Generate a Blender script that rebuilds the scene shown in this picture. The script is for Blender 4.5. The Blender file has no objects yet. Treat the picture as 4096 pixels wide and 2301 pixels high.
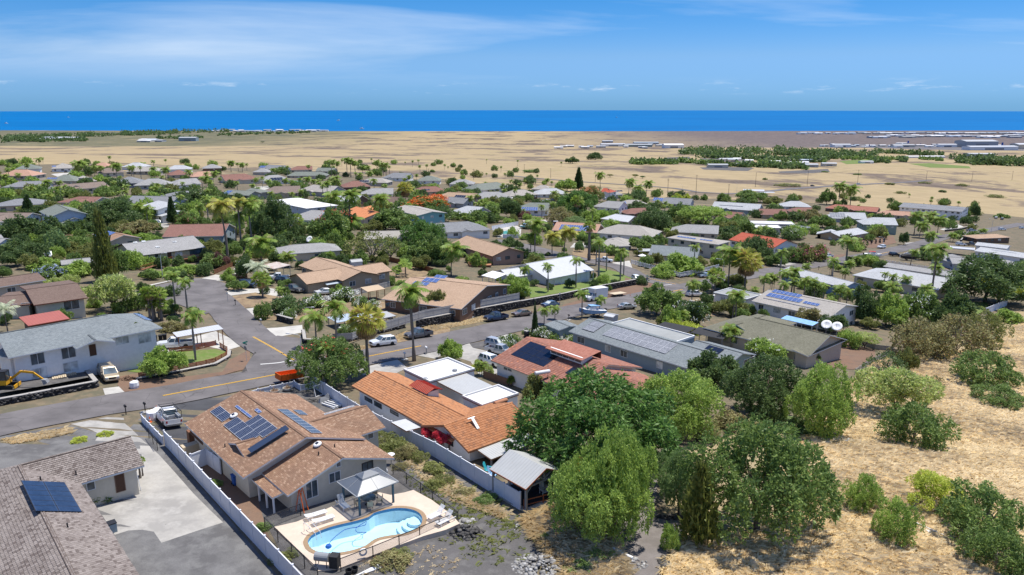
import bpy, bmesh, math, random
import numpy as np
from mathutils import Matrix, Vector
random.seed(7);RNG=np.random.default_rng(7)
# ---------------- camera, sky, sun, exposure ----------------
scene=bpy.context.scene
F_PX=3000.;CXP,CYP=2048.,1150.5;PITCH=math.radians(13.70);CZ=42.5
cam=bpy.data.cameras.new('camera');camo=bpy.data.objects.new('camera',cam);scene.collection.objects.link(camo)
cam.sensor_width=36;cam.lens=F_PX/4096*36;cam.clip_start=.5;cam.clip_end=120000
camo.location=(0,0,CZ);camo.rotation_euler=(math.pi/2-PITCH,0,0);scene.camera=camo
SUN_DIR=Vector((-.27,-.20,-1)).normalized()      # the way the light travels
EL=math.asin(-SUN_DIR.z);AZ=math.atan2(-SUN_DIR.x,-SUN_DIR.y)
world=bpy.data.worlds.new('World');scene.world=world;world.use_nodes=True
nt=world.node_tree;nt.nodes.clear()
def wn(t,**k):
 n=nt.nodes.new(t)
 for a,b in k.items(): setattr(n,a,b)
 return n
sky=wn('ShaderNodeTexSky',sky_type='NISHITA',sun_disc=False,sun_elevation=EL,sun_rotation=AZ,altitude=300,air_density=1.0,dust_density=.15,ozone_density=3.0)
hsv=wn('ShaderNodeHueSaturation');hsv.inputs['Saturation'].default_value=1.3;hsv.inputs['Value'].default_value=1.0
tint=wn('ShaderNodeMix',data_type='RGBA',blend_type='MULTIPLY');tint.inputs[0].default_value=1
grad=wn('ShaderNodeValToRGB');cr_=grad.color_ramp  # deep tropical blue, the same at every compass point
for i_,(p_,c_) in enumerate(((0,(.145,.36,.92)),(.06,(.29,.43,.72)),(.13,(.19,.43,.67)),(.45,(.36,.58,.86)),(1,(.56,.74,.98)))):
 e_=cr_.elements[i_] if i_<2 else cr_.elements.new(p_);e_.position=p_;e_.color=(*c_,1)
geo=wn('ShaderNodeTexCoord');sep=wn('ShaderNodeSeparateXYZ');mz=wn('ShaderNodeMath',operation='ADD');mz.inputs[1].default_value=.09
mzz=wn('ShaderNodeMath',operation='MAXIMUM');mzz.inputs[1].default_value=.03
dx=wn('ShaderNodeMath',operation='DIVIDE');dy=wn('ShaderNodeMath',operation='DIVIDE');cmb=wn('ShaderNodeCombineXYZ')
mp=wn('ShaderNodeMapping');mp.inputs['Rotation'].default_value=(0,0,.5);mp.inputs['Scale'].default_value=(.34,.62,1);mp.inputs['Location'].default_value=(5.3,1.9,0)
nz=wn('ShaderNodeTexNoise');nz.inputs['Scale'].default_value=.62;nz.inputs['Detail'].default_value=7;nz.inputs['Roughness'].default_value=.55;nz.inputs['Distortion'].default_value=.5
rmp=wn('ShaderNodeMapRange');rmp.inputs[1].default_value=.46;rmp.inputs[2].default_value=.78;rmp.inputs[3].default_value=0;rmp.inputs[4].default_value=.75
fad=wn('ShaderNodeMapRange',interpolation_type='SMOOTHSTEP');fad.inputs[1].default_value=.015;fad.inputs[2].default_value=.075;fmu=wn('ShaderNodeMath',operation='MULTIPLY')
mp2=wn('ShaderNodeMapping');mp2.inputs['Scale'].default_value=(14,14,90);mp2.inputs['Location'].default_value=(1.7,.2,0)
nz2=wn('ShaderNodeTexNoise');nz2.inputs['Scale'].default_value=1.;nz2.inputs['Detail'].default_value=8;nz2.inputs['Roughness'].default_value=.65
rm2=wn('ShaderNodeMapRange');rm2.inputs[1].default_value=.56;rm2.inputs[2].default_value=.72;rm2.inputs[3].default_value=0;rm2.inputs[4].default_value=.55
band=wn('ShaderNodeFloatCurve');cv=band.mapping.curves[0]
for p in ((0,0),(.012,0),(.018,1),(.026,.8),(.034,0),(1,0)): cv.points.new(*p) if p not in ((0,0),(1,0)) else None
band.mapping.update()
mb=wn('ShaderNodeMath',operation='MULTIPLY');mx=wn('ShaderNodeMath',operation='MAXIMUM')
mixc=wn('ShaderNodeMix',data_type='RGBA');mixc.inputs[7].default_value=(5.0,5.6,6.3,1)
bg=wn('ShaderNodeBackground');bg.inputs['Strength'].default_value=.12;wout=wn('ShaderNodeOutputWorld')
L=nt.links.new
L(geo.outputs['Generated'],sep.inputs[0]);L(sep.outputs['Z'],mz.inputs[0]);L(mz.outputs[0],mzz.inputs[0])
L(sep.outputs['X'],dx.inputs[0]);L(mzz.outputs[0],dx.inputs[1]);L(sep.outputs['Y'],dy.inputs[0]);L(mzz.outputs[0],dy.inputs[1])
L(dx.outputs[0],cmb.inputs[0]);L(dy.outputs[0],cmb.inputs[1]);L(cmb.outputs[0],mp.inputs[0]);L(mp.outputs[0],nz.inputs[0]);L(nz.outputs[0],rmp.inputs[0])
L(geo.outputs['Generated'],mp2.inputs[0]);L(mp2.outputs[0],nz2.inputs[0]);L(nz2.outputs[0],rm2.inputs[0]);L(sep.outputs['Z'],band.inputs['Value'])
L(rm2.outputs[0],mb.inputs[0]);L(band.outputs[0],mb.inputs[1]);L(sep.outputs['Z'],fad.inputs[0]);L(rmp.outputs[0],fmu.inputs[0]);L(fad.outputs[0],fmu.inputs[1]);L(fmu.outputs[0],mx.inputs[0]);L(mb.outputs[0],mx.inputs[1])
L(sep.outputs['Z'],grad.inputs[0]);L(grad.outputs[0],tint.inputs[7]);L(sky.outputs[0],hsv.inputs['Color']);L(hsv.outputs[0],tint.inputs[6]);L(tint.outputs[2],mixc.inputs[6]);L(mx.outputs[0],mixc.inputs[0]);L(mixc.outputs[2],bg.inputs[0]);L(bg.outputs[0],wout.inputs[0])
sl=bpy.data.lights.new('sun','SUN');sl.energy=4.6;sl.angle=math.radians(.53);sl.color=(1,.955,.88)
so=bpy.data.objects.new('sun',sl);scene.collection.objects.link(so);so.rotation_euler=SUN_DIR.to_track_quat('-Z','Y').to_euler();so.location=(60,60,150)
vs=scene.view_settings;vs.view_transform='Standard';vs.look='None';vs.gamma=1;vs.use_curve_mapping=False;vs.exposure=.55
scene.cycles.max_bounces=6;scene.cycles.diffuse_bounces=3;scene.cycles.transparent_max_bounces=8;scene.cycles.use_denoising=True
# ---------------- measuring: from a point of the photograph to the ground it shows ----------------
SP,CP=math.sin(PITCH),math.cos(PITCH)
TY=[0,36,58,75,90,134,180,300,403,541,900,1350,1980,2700,4150,6000]
TB=[35,35.7,36.4,37.6,40.2,43.5,46.5,53,58,64.5,79,97,120,140,156,165]
TC=[.02,.02,.022,.03,.05,.0569,.0569,.057,.05,.05,.03,.015,.005,0,0,0]
SEA=CZ-157.
def gz(x,y): return CZ-(np.interp(y,TY,TB)+np.interp(y,TY,TC)*np.clip(x,-900,900))
REG={'A':(0,1500,1.809),'B':(700,1500,1.809),'C':(1300,1400,1.809),'D':(2000,1500,1.809),'E':(3000,1500,1.809),'F':(0,1000,1.809),'G':(800,950,1.809),'H':(1700,950,1.809),'I':(2500,950,1.809),'J':(3096,900,1.809),'K':(0,600,2.412),'L':(900,600,2.412),'M':(1700,600,2.412),'N':(2500,600,2.412),'O':(3096,500,2.412),'P':(0,400,1.84),'Q':(0,560,2.046),'S':(600,560,2.046),'T':(1200,600,2.046),'U':(1900,650,2.046),'V':(0,780,1.778),'W':(0,0,.62891),'Z':(0,0,1)}
def nat(r,x,y):
 a,b,s=REG[r];return a+x/s,b+y/s
def rayd(r,x,y):
 X,Y=nat(r,x,y);a=(X-CXP)/F_PX;d=(Y-CYP)/F_PX
 return np.array([a,CP-d*SP,-SP-d*CP])
CAM=np.array([0,0,CZ])
def at(r,x,y,h=0):
 d=rayd(r,x,y);lo,hi=20.,9000.
 for _ in range(50):
  m=(lo+hi)/2
  if (CZ+d[2]*m)-(gz(d[0]*m,d[1]*m)+h)>0: lo=m
  else: hi=m
 return CAM+d*hi
def atz(r,x,y,z):
 d=rayd(r,x,y);return CAM+d*((z-CZ)/d[2])
def hit(r,x,y,o,n):
 d=rayd(r,x,y);return CAM+d*(np.dot(np.array(o)-CAM,n)/np.dot(d,n))
def proj(p):
 v=np.array(p,float)-CAM;z=v[1]*CP-v[2]*SP;d=-(v[1]*SP+v[2]*CP)
 return CXP+F_PX*v[0]/z,CYP+F_PX*d/z,z
# ---------------- materials ----------------
MATS={}
class NB:
 def __init__(s,name):
  s.m=bpy.data.materials.new(name);s.m.use_nodes=True;s.t=s.m.node_tree;s.b=s.t.nodes['Principled BSDF'];s.o=s.t.nodes['Material Output']
 def n(s,t,ins=None,**k):
  n=s.t.nodes.new(t)
  for a,b in k.items(): setattr(n,a,b)
  for a,b in (ins or {}).items():
   if hasattr(b,'is_output'): s.t.links.new(b,n.inputs[a])
   else: n.inputs[a].default_value=b
  return n
 def l(s,a,b): s.t.links.new(a,b)
 def coord(s,kind='Object',scale=1,rot=None):
  c=s.n('ShaderNodeTexCoord').outputs[kind]
  if scale!=1:
   sc=(scale,)*3 if not hasattr(scale,'__len__') else scale
   c=s.n('ShaderNodeMapping',{'Vector':c,'Scale':sc,**({'Rotation':rot} if rot else {})}).outputs[0]
  return c
 def pos(s,scale=1):
  c=s.n('ShaderNodeNewGeometry').outputs['Position']
  if scale!=1: c=s.n('ShaderNodeMapping',{'Vector':c,'Scale':(scale,)*3 if not hasattr(scale,'__len__') else scale}).outputs[0]
  return c
 def noise(s,v,scale,det=4,rough=.55): return s.n('ShaderNodeTexNoise',{'Vector':v,'Scale':scale,'Detail':det,'Roughness':rough}).outputs[0]
 def rng(s,v,a,b,c=0,d=1): return s.n('ShaderNodeMapRange',{0:v,1:a,2:b,3:c,4:d}).outputs[0]
 def mix(s,f,a,b,bt='MIX'):
  return s.n('ShaderNodeMix',{0:f,6:a if hasattr(a,'is_output') else (*a,1),7:b if hasattr(b,'is_output') else (*b,1)},data_type='RGBA',blend_type=bt).outputs[2]
 def math(s,op,a,b=0): return s.n('ShaderNodeMath',{0:a,1:b},operation=op).outputs[0]
 def bump(s,h,dist=.02,st=.6): s.l(s.n('ShaderNodeBump',{'Height':h,'Distance':dist,'Strength':st}).outputs[0],s.b.inputs['Normal'])
 def out(s,col,rough=.8,spec=.3,metal=0):
  if hasattr(col,'is_output'): s.l(col,s.b.inputs['Base Color'])
  else: s.b.inputs['Base Color'].default_value=(*col,1)
  if hasattr(rough,'is_output'): s.l(rough,s.b.inputs['Roughness'])
  else: s.b.inputs['Roughness'].default_value=rough
  s.b.inputs['Specular IOR Level'].default_value=spec;s.b.inputs['Metallic'].default_value=metal
  return s.m
def mul(c,f): return tuple(max(0,x*f) for x in c)
def plain(name,col,rough=.75,var=.12,scale=1.5,spec=.3,metal=0,bump=0,kind='pos'):
 if name in MATS: return MATS[name]
 col=mul(col,.84);b=NB(name);v=b.pos();n=b.noise(v,scale,5,.6);n2=b.noise(v,scale*.13,3)
 f=b.rng(b.math('ADD',b.math('MULTIPLY',n,.6),b.math('MULTIPLY',n2,.4)),.33,.67)
 c=b.mix(f,mul(col,1-var),mul(col,1+var))
 if bump: b.bump(b.noise(v,scale*6,4),bump)
 MATS[name]=b.out(c,rough,spec,metal);return MATS[name]
def shingle(name,c1,c2,bw=.32,bh=.145,stain=.25,c3=None):
 if name in MATS: return MATS[name]
 c1,c2=mul(c1,.84),mul(c2,.84);b=NB(name);uv=b.coord('UV')
 br=b.n('ShaderNodeTexBrick',{'Vector':uv,'Color1':(*c1,1),'Color2':(*c2,1),'Mortar':(*mul(c1,.45),1),'Scale':1.,'Mortar Size':.012,'Mortar Smooth':.2,'Bias':0.,'Brick Width':bw,'Row Height':bh})
 n=b.noise(b.pos(),.35,5,.65);n3=b.noise(b.pos((2.2,2.2,.5)),1.1,4)
 c=b.mix(b.rng(n,.45,.75,0,stain),br.outputs[0],mul(c1,.35))
 c=b.mix(b.rng(n3,.35,.65,.0,.28),c,c3 or mul(c2,1.15))
 b.bump(br.outputs['Fac'],.012,.5)
 MATS[name]=b.out(c,.9,.2);return MATS[name]
def tilemat(name,c1,c2,c3,rough=.75,p3=.2,stain=.25,dark=(.1,.08,.06)):
 """loose roof pieces: every piece its own tone"""
 if name in MATS: return MATS[name]
 c1,c2,c3=mul(c1,.8),mul(c2,.8),mul(c3,.8);b=NB(name);i=b.n('ShaderNodeNewGeometry').outputs['Random Per Island'];o=b.n('ShaderNodeObjectInfo').outputs['Random']
 r=b.math('FRACT',b.math('ADD',i,o));r2=b.math('FRACT',b.math('MULTIPLY',r,7.31))
 c=b.mix(r,c1,c2);c=b.mix(b.rng(r2,1-p3,1-p3+.02),c,c3)
 n=b.noise(b.pos(),.45,5,.65);c=b.mix(b.rng(n,.46,.72,0,stain),c,dark)
 b.bump(b.noise(b.pos(),14,3),.01)
 MATS[name]=b.out(c,rough,.25);return MATS[name]
def metalroof(name,col,step=.3,rough=.45,rust=0):
 if name in MATS: return MATS[name]
 col=mul(col,.84);b=NB(name);uv=b.coord('UV');w=b.n('ShaderNodeTexWave',{'Vector':uv,'Scale':.314/step,'Distortion':0.},bands_direction='X').outputs['Fac']
 n=b.noise(b.pos(),.8,5,.65);rib=b.rng(w,.9,1.0)
 c=b.mix(b.rng(n,.4,.7,0,.35),col,mul(col,.75));c=b.mix(b.math('MULTIPLY',rib,.35),c,mul(col,.55))
 if rust: c=b.mix(b.rng(b.noise(b.pos((.6,3,1)),1.4,5),.5,.62,0,rust),c,(.25,.11,.05))
 b.bump(rib,.03,.8);MATS[name]=b.out(c,rough,.4,.0);return MATS[name]
def glass(name='window_glass',col=(.035,.05,.06),rough=.08):
 if name in MATS: return MATS[name]
 b=NB(name);n=b.noise(b.pos(),.7,2);c=b.mix(b.rng(n,.4,.65),col,mul(col,2.6));MATS[name]=b.out(c,rough,.6);return MATS[name]
def solar(name,col,line,cells=(6,10),rough=.12,spec=.5):
 if name in MATS: return MATS[name]
 b=NB(name);uv=b.coord('UV',(cells[0],cells[1],1));s=b.n('ShaderNodeSeparateXYZ',{0:uv})
 fx=b.math('ABSOLUTE',b.math('SUBTRACT',b.math('FRACT',s.outputs[0]),.5));fy=b.math('ABSOLUTE',b.math('SUBTRACT',b.math('FRACT',s.outputs[1]),.5))
 g=b.rng(b.math('MAXIMUM',fx,fy),.43,.47);n=b.noise(b.pos(),2,2)
 c=b.mix(g,b.mix(b.rng(n,.35,.65),mul(col,.8),mul(col,1.25)),line);MATS[name]=b.out(c,rough,spec);return MATS[name]
def leafmat(name,c1,c2,c3=None,p3=.0,trans=.4,rough=.55):
 if name in MATS: return MATS[name]
 if name[0] in 'lp': c1,c2=mul(c1,2.1),mul(c2,2.1)
 b=NB(name);i=b.n('ShaderNodeNewGeometry').outputs['Random Per Island'];n=b.noise(b.pos(),.55,3)
 orr=b.n('ShaderNodeObjectInfo').outputs['Random']
 f=b.math('ADD',b.math('MULTIPLY',i,.5),b.math('MULTIPLY',b.rng(n,.38,.62),.5));c=b.mix(f,mul(c1,.9),mul(c2,1.12))
 c=b.mix(b.math('MULTIPLY',orr,.35),c,b.mix(.5,c2,c1))
 if c3: c=b.mix(b.rng(b.math('FRACT',b.math('MULTIPLY',i,13.7)),1-p3,1-p3+.02),c,c3)
 b.out(c,rough,.35);tr=b.n('ShaderNodeBsdfTranslucent',{'Color':c});mx=b.n('ShaderNodeMixShader',{0:trans,1:b.b.outputs[0],2:tr.outputs[0]});b.l(mx.outputs[0],b.o.inputs[0])
 MATS[name]=b.m;return b.m
def getm(m): return MATS[m] if isinstance(m,str) else m
# ---------------- meshes and objects ----------------
COL=scene.collection;WM={}
class MB:
 def __init__(s): s.v=[];s.f=[];s.mi=[];s.uv=[]
 def add(s,vs,fs,mi=0,uvs=None):
  k=len(s.v);s.v+= [tuple(map(float,p)) for p in vs]
  for j,f in enumerate(fs):
   s.f.append([k+i for i in f]);s.mi.append(mi);s.uv.append(uvs[j] if uvs else None)
 def box(s,a,b,mi=0,M=None):
  x0,y0,z0=a;x1,y1,z1=b
  vs=[(x0,y0,z0),(x1,y0,z0),(x1,y1,z0),(x0,y1,z0),(x0,y0,z1),(x1,y0,z1),(x1,y1,z1),(x0,y1,z1)]
  if M is not None: vs=[M@Vector(p) for p in vs]
  s.add(vs,[(3,2,1,0),(4,5,6,7),(0,1,5,4),(1,2,6,5),(2,3,7,6),(3,0,4,7)],mi)
 def bar(s,p,q,w,h=None,mi=0,up=(0,0,1)):
  p,q=Vector(p),Vector(q);d=(q-p);ln=d.length;d.normalize();u=Vector(up)
  if abs(d.dot(u))>.98: u=Vector((1,0,0))
  sx=d.cross(u).normalized();uz=sx.cross(d);M=Matrix((sx,d,uz)).transposed().to_4x4();M.translation=p;h=h or w
  s.box((-w/2,0,-h/2),(w/2,ln,h/2),mi,M)
 def tube(s,pts,rs,n=8,mi=0,cap=True):
  pts=[Vector(p) for p in pts];rs=[rs]*len(pts) if not hasattr(rs,'__len__') else rs;k=len(s.v)
  for i,p in enumerate(pts):
   d=(pts[min(i+1,len(pts)-1)]-pts[max(i-1,0)]).normalized();u=Vector((0,0,1)) if abs(d.z)<.95 else Vector((1,0,0));a=d.cross(u).normalized();b=a.cross(d)
   for j in range(n):
    t=2*math.pi*j/n;s.v.append(tuple(p+(a*math.cos(t)+b*math.sin(t))*rs[i]))
  for i in range(len(pts)-1):
   for j in range(n):
    s.f.append([k+i*n+j,k+i*n+(j+1)%n,k+(i+1)*n+(j+1)%n,k+(i+1)*n+j]);s.mi.append(mi);s.uv.append(None)
  if cap:
   s.f.append([k+j for j in range(n)][::-1]);s.f.append([k+(len(pts)-1)*n+j for j in range(n)]);s.mi+=[mi,mi];s.uv+=[None,None]
 def lathe(s,prof,n=12,mi=0,M=None):
  k=len(s.v)
  for r,z in prof:
   for j in range(n):
    t=2*math.pi*j/n;p=Vector((r*math.cos(t),r*math.sin(t),z));s.v.append(tuple(M@p if M is not None else p))
  for i in range(len(prof)-1):
   for j in range(n):
    s.f.append([k+i*n+j,k+i*n+(j+1)%n,k+(i+1)*n+(j+1)%n,k+(i+1)*n+j]);s.mi.append(mi);s.uv.append(None)
  if prof[0][0]>1e-6: s.f.append([k+j for j in range(n)][::-1]);s.mi.append(mi);s.uv.append(None)
  if prof[-1][0]>1e-6: s.f.append([k+(len(prof)-1)*n+j for j in range(n)]);s.mi.append(mi);s.uv.append(None)
 def prism(s,poly,z0,z1,mi=0,mi_side=None):
  n=len(poly);vs=[(*p[:2],z0) for p in poly]+[(*p[:2],z1) for p in poly]
  s.add(vs,[list(range(n))[::-1],list(range(n,2*n))],mi);k=len(s.v)-2*n
  for i in range(n): s.f.append([k+i,k+(i+1)%n,k+n+(i+1)%n,k+n+i]);s.mi.append(mi if mi_side is None else mi_side);s.uv.append(None)
 def mesh(s,name,mats,smooth=False):
  me=bpy.data.meshes.new(name);me.from_pydata(s.v,[],s.f)
  for m in (mats if isinstance(mats,(list,tuple)) else [mats]): me.materials.append(getm(m))
  if s.mi: me.polygons.foreach_set('material_index',s.mi)
  if any(u is not None for u in s.uv):
   ul=me.uv_layers.new(name='UVMap');buf=[]
   for f,u in zip(s.f,s.uv):
    for i in range(len(f)): buf+= list(u[i]) if u is not None else [0,0]
   ul.data.foreach_set('uv',buf)
  if smooth: me.polygons.foreach_set('use_smooth',[True]*len(s.f))
  me.update();return me
 def build(s,name,mats,parent=None,M=None,smooth=False,world=False): return obj(name,s.mesh(name,mats,smooth),parent,M,world)
def obj(name,me,parent=None,M=None,world=False):
 """M: placement;in the parent's own frame, or (world=True) in the world"""
 o=bpy.data.objects.new(name,me);COL.objects.link(o);M=M if M is not None else Matrix()
 if parent is not None:
  o.parent=parent;PW=WM[parent.name]
  if world: W=M;B=PW.inverted()@M
  else: W=PW@M;B=M
 else: W=B=M
 o.matrix_basis=B;WM[o.name]=W;return o
def tag(o,label=None,cat=None,group=None,kind=None):
 if label: o['label']=label
 if cat: o['category']=cat
 if group: o['group']=group
 if kind: o['kind']=kind
 return o
def TR(x,y,z,rz=0,s=1): return Matrix.Translation((x,y,z))@Matrix.Rotation(rz,4,'Z')@Matrix.Diagonal((s,s,s,1) if not hasattr(s,'__len__') else (*s,1))
def thing(name,label,cat,M,group=None):
 o=obj(name,None,None,M);o.empty_display_size=.3;return tag(o,label,cat,group)
def copy_tree(o,M,label=None,group=None,parent=None):
 c=o.copy();COL.objects.link(c);c.parent=parent;
 if parent is None:
  c.matrix_basis=M;WM[c.name]=M
  if label: c['label']=label
  if group: c['group']=group
 for ch in o.children: copy_tree(ch,None,parent=c)
 return c
def npmesh(name,verts,faces,mats,mi=None,uv=None):
 """verts (n,3), faces (m,k) as arrays"""
 me=bpy.data.meshes.new(name);v=np.asarray(verts,np.float32);f=np.asarray(faces,np.int32);m,k=f.shape
 me.vertices.add(len(v));me.vertices.foreach_set('co',v.ravel());me.loops.add(m*k);me.loops.foreach_set('vertex_index',f.ravel())
 me.polygons.add(m);me.polygons.foreach_set('loop_start',np.arange(0,m*k,k,dtype=np.int32));me.polygons.foreach_set('loop_total',np.full(m,k,np.int32))
 for x in (mats if isinstance(mats,(list,tuple)) else [mats]): me.materials.append(getm(x))
 if mi is not None: me.polygons.foreach_set('material_index',np.asarray(mi,np.int32))
 if uv is not None: me.uv_layers.new(name='UVMap').data.foreach_set('uv',np.asarray(uv,np.float32).ravel())
 me.update();me.validate();return me
# ---------------- ground, sea ----------------
ROWS=sorted(set(list(np.arange(10,200,2.5))+list(np.arange(200,620,10.))+list(np.geomspace(620,6000,60))+[float(t) for t in TY[1:]]))
def asphalt(name,col,wear=.25):
 col=mul(col,.86);b=NB(name);v=b.pos();n=b.noise(v,.25,4);n2=b.noise(v,9,3,.7);c=b.mix(b.rng(n,.35,.68),mul(col,.74),mul(col,1.25));c=b.mix(b.rng(n2,.3,.7,0,.3),c,mul(col,1.5))
 cr=b.n('ShaderNodeTexVoronoi',{'Vector':b.n('ShaderNodeMix',{0:.35,4:v,5:b.n('ShaderNodeTexNoise',{'Vector':v,'Scale':.5}).outputs['Color']},data_type='VECTOR').outputs[1],'Scale':.38},feature='DISTANCE_TO_EDGE').outputs[0]
 c=b.mix(b.rng(cr,0,.012,.55,0),c,mul(col,.35));b.bump(n2,.01);MATS[name]=b.out(c,.88,.25)
asphalt('asphalt',(.135,.124,.122));asphalt('dark_asphalt',(.06,.06,.063))
def groundmat(name,cols,scale=.25,fine=6,bump=.04):
 cols=[mul(c,.80) for c in cols];b=NB(name);v=b.pos();n=b.noise(v,scale,6,.65);n2=b.noise(v,fine,4,.7);n3=b.noise(v,scale*3.1,5,.6)
 n4=b.noise(v,scale*.45,7,.7);c=b.mix(b.rng(n,.42,.58),mul(cols[0],1.1),mul(cols[1],.92));c=b.mix(b.rng(n4,.48,.64,0,.38),c,mul(cols[1],.62));c=b.mix(b.rng(n3,.5,.66,0,.8),c,cols[2]);c=b.mix(b.rng(n2,.35,.72,0,.45),c,cols[3] if len(cols)>3 else mul(cols[0],.55));b.bump(n2,bump);MATS[name]=b.out(c,.95,.15)
groundmat('town_dirt',[(.19,.15,.10),(.16,.15,.10),(.27,.21,.135)])
groundmat('brown_dirt',[(.21,.13,.09),(.25,.165,.115),(.18,.13,.10)])
groundmat('dry_verge',[(.33,.24,.14),(.24,.17,.115),(.36,.28,.17)],.5)
groundmat('lava_gravel',[(.11,.105,.10),(.16,.15,.145),(.20,.19,.18),(.06,.06,.06)],.3,9,.05)
groundmat('grey_gravel',[(.19,.185,.18),(.145,.14,.138),(.235,.23,.22),(.09,.09,.09)],.2,11,.05)
groundmat('fine_gravel',[(.225,.20,.185),(.20,.18,.165),(.25,.225,.21),(.13,.115,.11)],.3,10,.03)
groundmat('concrete',[(.42,.40,.36),(.36,.345,.315),(.47,.45,.41),(.33,.31,.29)],.22,5,.006)
groundmat('pale_concrete',[(.52,.50,.45),(.47,.45,.41),(.56,.54,.49),(.42,.4,.37)],.3,5,.006)
groundmat('lawn',[(.13,.20,.045),(.19,.24,.07),(.25,.25,.11),(.09,.14,.03)],.35,8,.03)
groundmat('pool_deck',[(.66,.54,.43),(.70,.58,.46),(.62,.51,.41),(.57,.46,.37)],.5,7,.004)
def fieldmat():
 b=NB('grass_field');P=b.pos();s=b.n('ShaderNodeSeparateXYZ',{0:P});Y=s.outputs[1];X=s.outputs[0]
 n=b.noise(P,.05,6,.6);n2=b.noise(b.pos((1,.45,1)),.9,5,.7);nl=b.noise(b.pos((.0062,.0048,.01)),1.,8,.62);nl2=b.noise(b.pos((.05,.04,.05)),1.,6,.65)
 n5=b.noise(b.pos((.009,.007,.01)),1.3,5,.6)
 g=b.mix(b.rng(n,.35,.65),(.36,.28,.165),(.285,.225,.13));g=b.mix(b.rng(n2,.3,.7,0,.5),g,(.235,.18,.10));g=b.mix(b.rng(n5,.58,.72,0,.4),g,(.20,.19,.075))
 lv=b.math('MULTIPLY',b.rng(b.math('ADD',nl,b.math('MULTIPLY',b.math('SUBTRACT',nl2,.5),.35)),.52,.585),b.rng(Y,560,680))
 lava=b.mix(b.rng(nl2,.4,.6),(.10,.078,.062),(.16,.125,.095));c=b.mix(lv,g,lava)
 e=b.math('ADD',b.rng(Y,2050,2700),b.math('MULTIPLY',b.math('SUBTRACT',nl,.5),1.6));lx=b.rng(X,100,1000)
 c=b.mix(b.math('MULTIPLY',b.rng(e,.4,.7),lx),c,b.mix(b.rng(nl2,.35,.65),(.155,.125,.115),(.09,.075,.07)))
 gx=b.rng(X,-500,-1200);c=b.mix(b.math('MULTIPLY',b.math('MULTIPLY',b.rng(e,.6,.9),gx),.8),c,b.mix(b.rng(nl2,.35,.65),(.05,.07,.035),(.13,.12,.08)))
 b.bump(n2,.25,.6);MATS['grass_field']=b.out(c,.95,.1)
fieldmat()
NX=150;vs=[];
for y in ROWS:
 half=.95*y+70;xs=np.linspace(-half,half,NX);vs.append(np.stack([xs,np.full(NX,y),gz(xs,y)],1))
vs=np.concatenate(vs);k=np.arange(len(ROWS)-1)[:,None]*NX+np.arange(NX-1)[None];fs=np.stack([k,k+1,k+1+NX,k+NX],2).reshape(-1,4)
tag(obj('terrain',npmesh('terrain',vs,fs,'grass_field')),kind='structure')
def seamat():
 b=NB('sea_water');P=b.pos();n=b.noise(b.pos((.004,.012,.01)),1,6,.6);n2=b.noise(b.pos((.0006,.0016,.01)),1,4)
 c=b.mix(b.rng(n2,.35,.65),(.0,.098,.27),(.0,.115,.31));b.bump(n,3.,.25);MATS['sea_water']=b.out(c,.5,.04)
seamat()
RE=6371000.;rad=np.concatenate([[3000],np.geomspace(3300,52000,60)]);an=np.linspace(math.radians(30),math.radians(150),90)
vs=np.array([[r*math.cos(a),r*math.sin(a),SEA-r*r/(2*RE)] for r in rad for a in an]);k=np.arange(len(rad)-1)[:,None]*90+np.arange(89)[None];fs=np.stack([k,k+90,k+91,k+1],2).reshape(-1,4)
tag(obj('sea',npmesh('sea',vs,fs,'sea_water')),kind='structure')
# ---------------- sheets laid on the ground ----------------
def parse(s):
 r=None;out=[]
 for t in s.split():
  if t in REG: r=t
  else:
   x,y=t.split(',');out.append(at(r,float(x),float(y)))
 return out
def sheet(name,pts,mat,lift=.04,thick=0,kind='structure',parent=None):
 bm=bmesh.new();f=bm.faces.new([bm.verts.new((p[0],p[1],0)) for p in pts]);bmesh.ops.triangulate(bm,faces=[f],ngon_method='EAR_CLIP')
 y0,y1=min(p[1] for p in pts),max(p[1] for p in pts)
 for y in ROWS:
  if y0<y<y1: bmesh.ops.bisect_plane(bm,geom=bm.verts[:]+bm.edges[:]+bm.faces[:],plane_co=(0,y,0),plane_no=(0,1,0))
 for v in bm.verts: v.co.z=float(gz(v.co.x,v.co.y))+lift
 if sum(f.normal.z for f in bm.faces)<0: bmesh.ops.reverse_faces(bm,faces=bm.faces)
 bm.normal_update()
 for f in bm.faces:
  if f.normal.z<0: f.normal_flip()
 if thick:
  r=bmesh.ops.extrude_face_region(bm,geom=bm.faces[:]);
  for v in [g for g in r['geom'] if isinstance(g,bmesh.types.BMVert)]: v.co.z+=thick
 me=bpy.data.meshes.new(name);bm.to_mesh(me);bm.free();me.materials.append(getm(mat));o=obj(name,me,parent)
 if kind: o['kind']=kind
 return o
def smooth_line(pts,step=3.):
 pts=[np.array(p[:2],float) for p in pts];out=[]
 for i in range(len(pts)-1):
  p0=pts[max(i-1,0)];p1=pts[i];p2=pts[i+1];p3=pts[min(i+2,len(pts)-1)];n=max(1,int(np.linalg.norm(p2-p1)/step))
  for k in range(n):
   t=k/n;out.append(.5*((2*p1)+(-p0+p2)*t+(2*p0-5*p1+4*p2-p3)*t*t+(-p0+3*p1-3*p2+p3)*t**3))
 out.append(pts[-1]);return out
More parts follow.
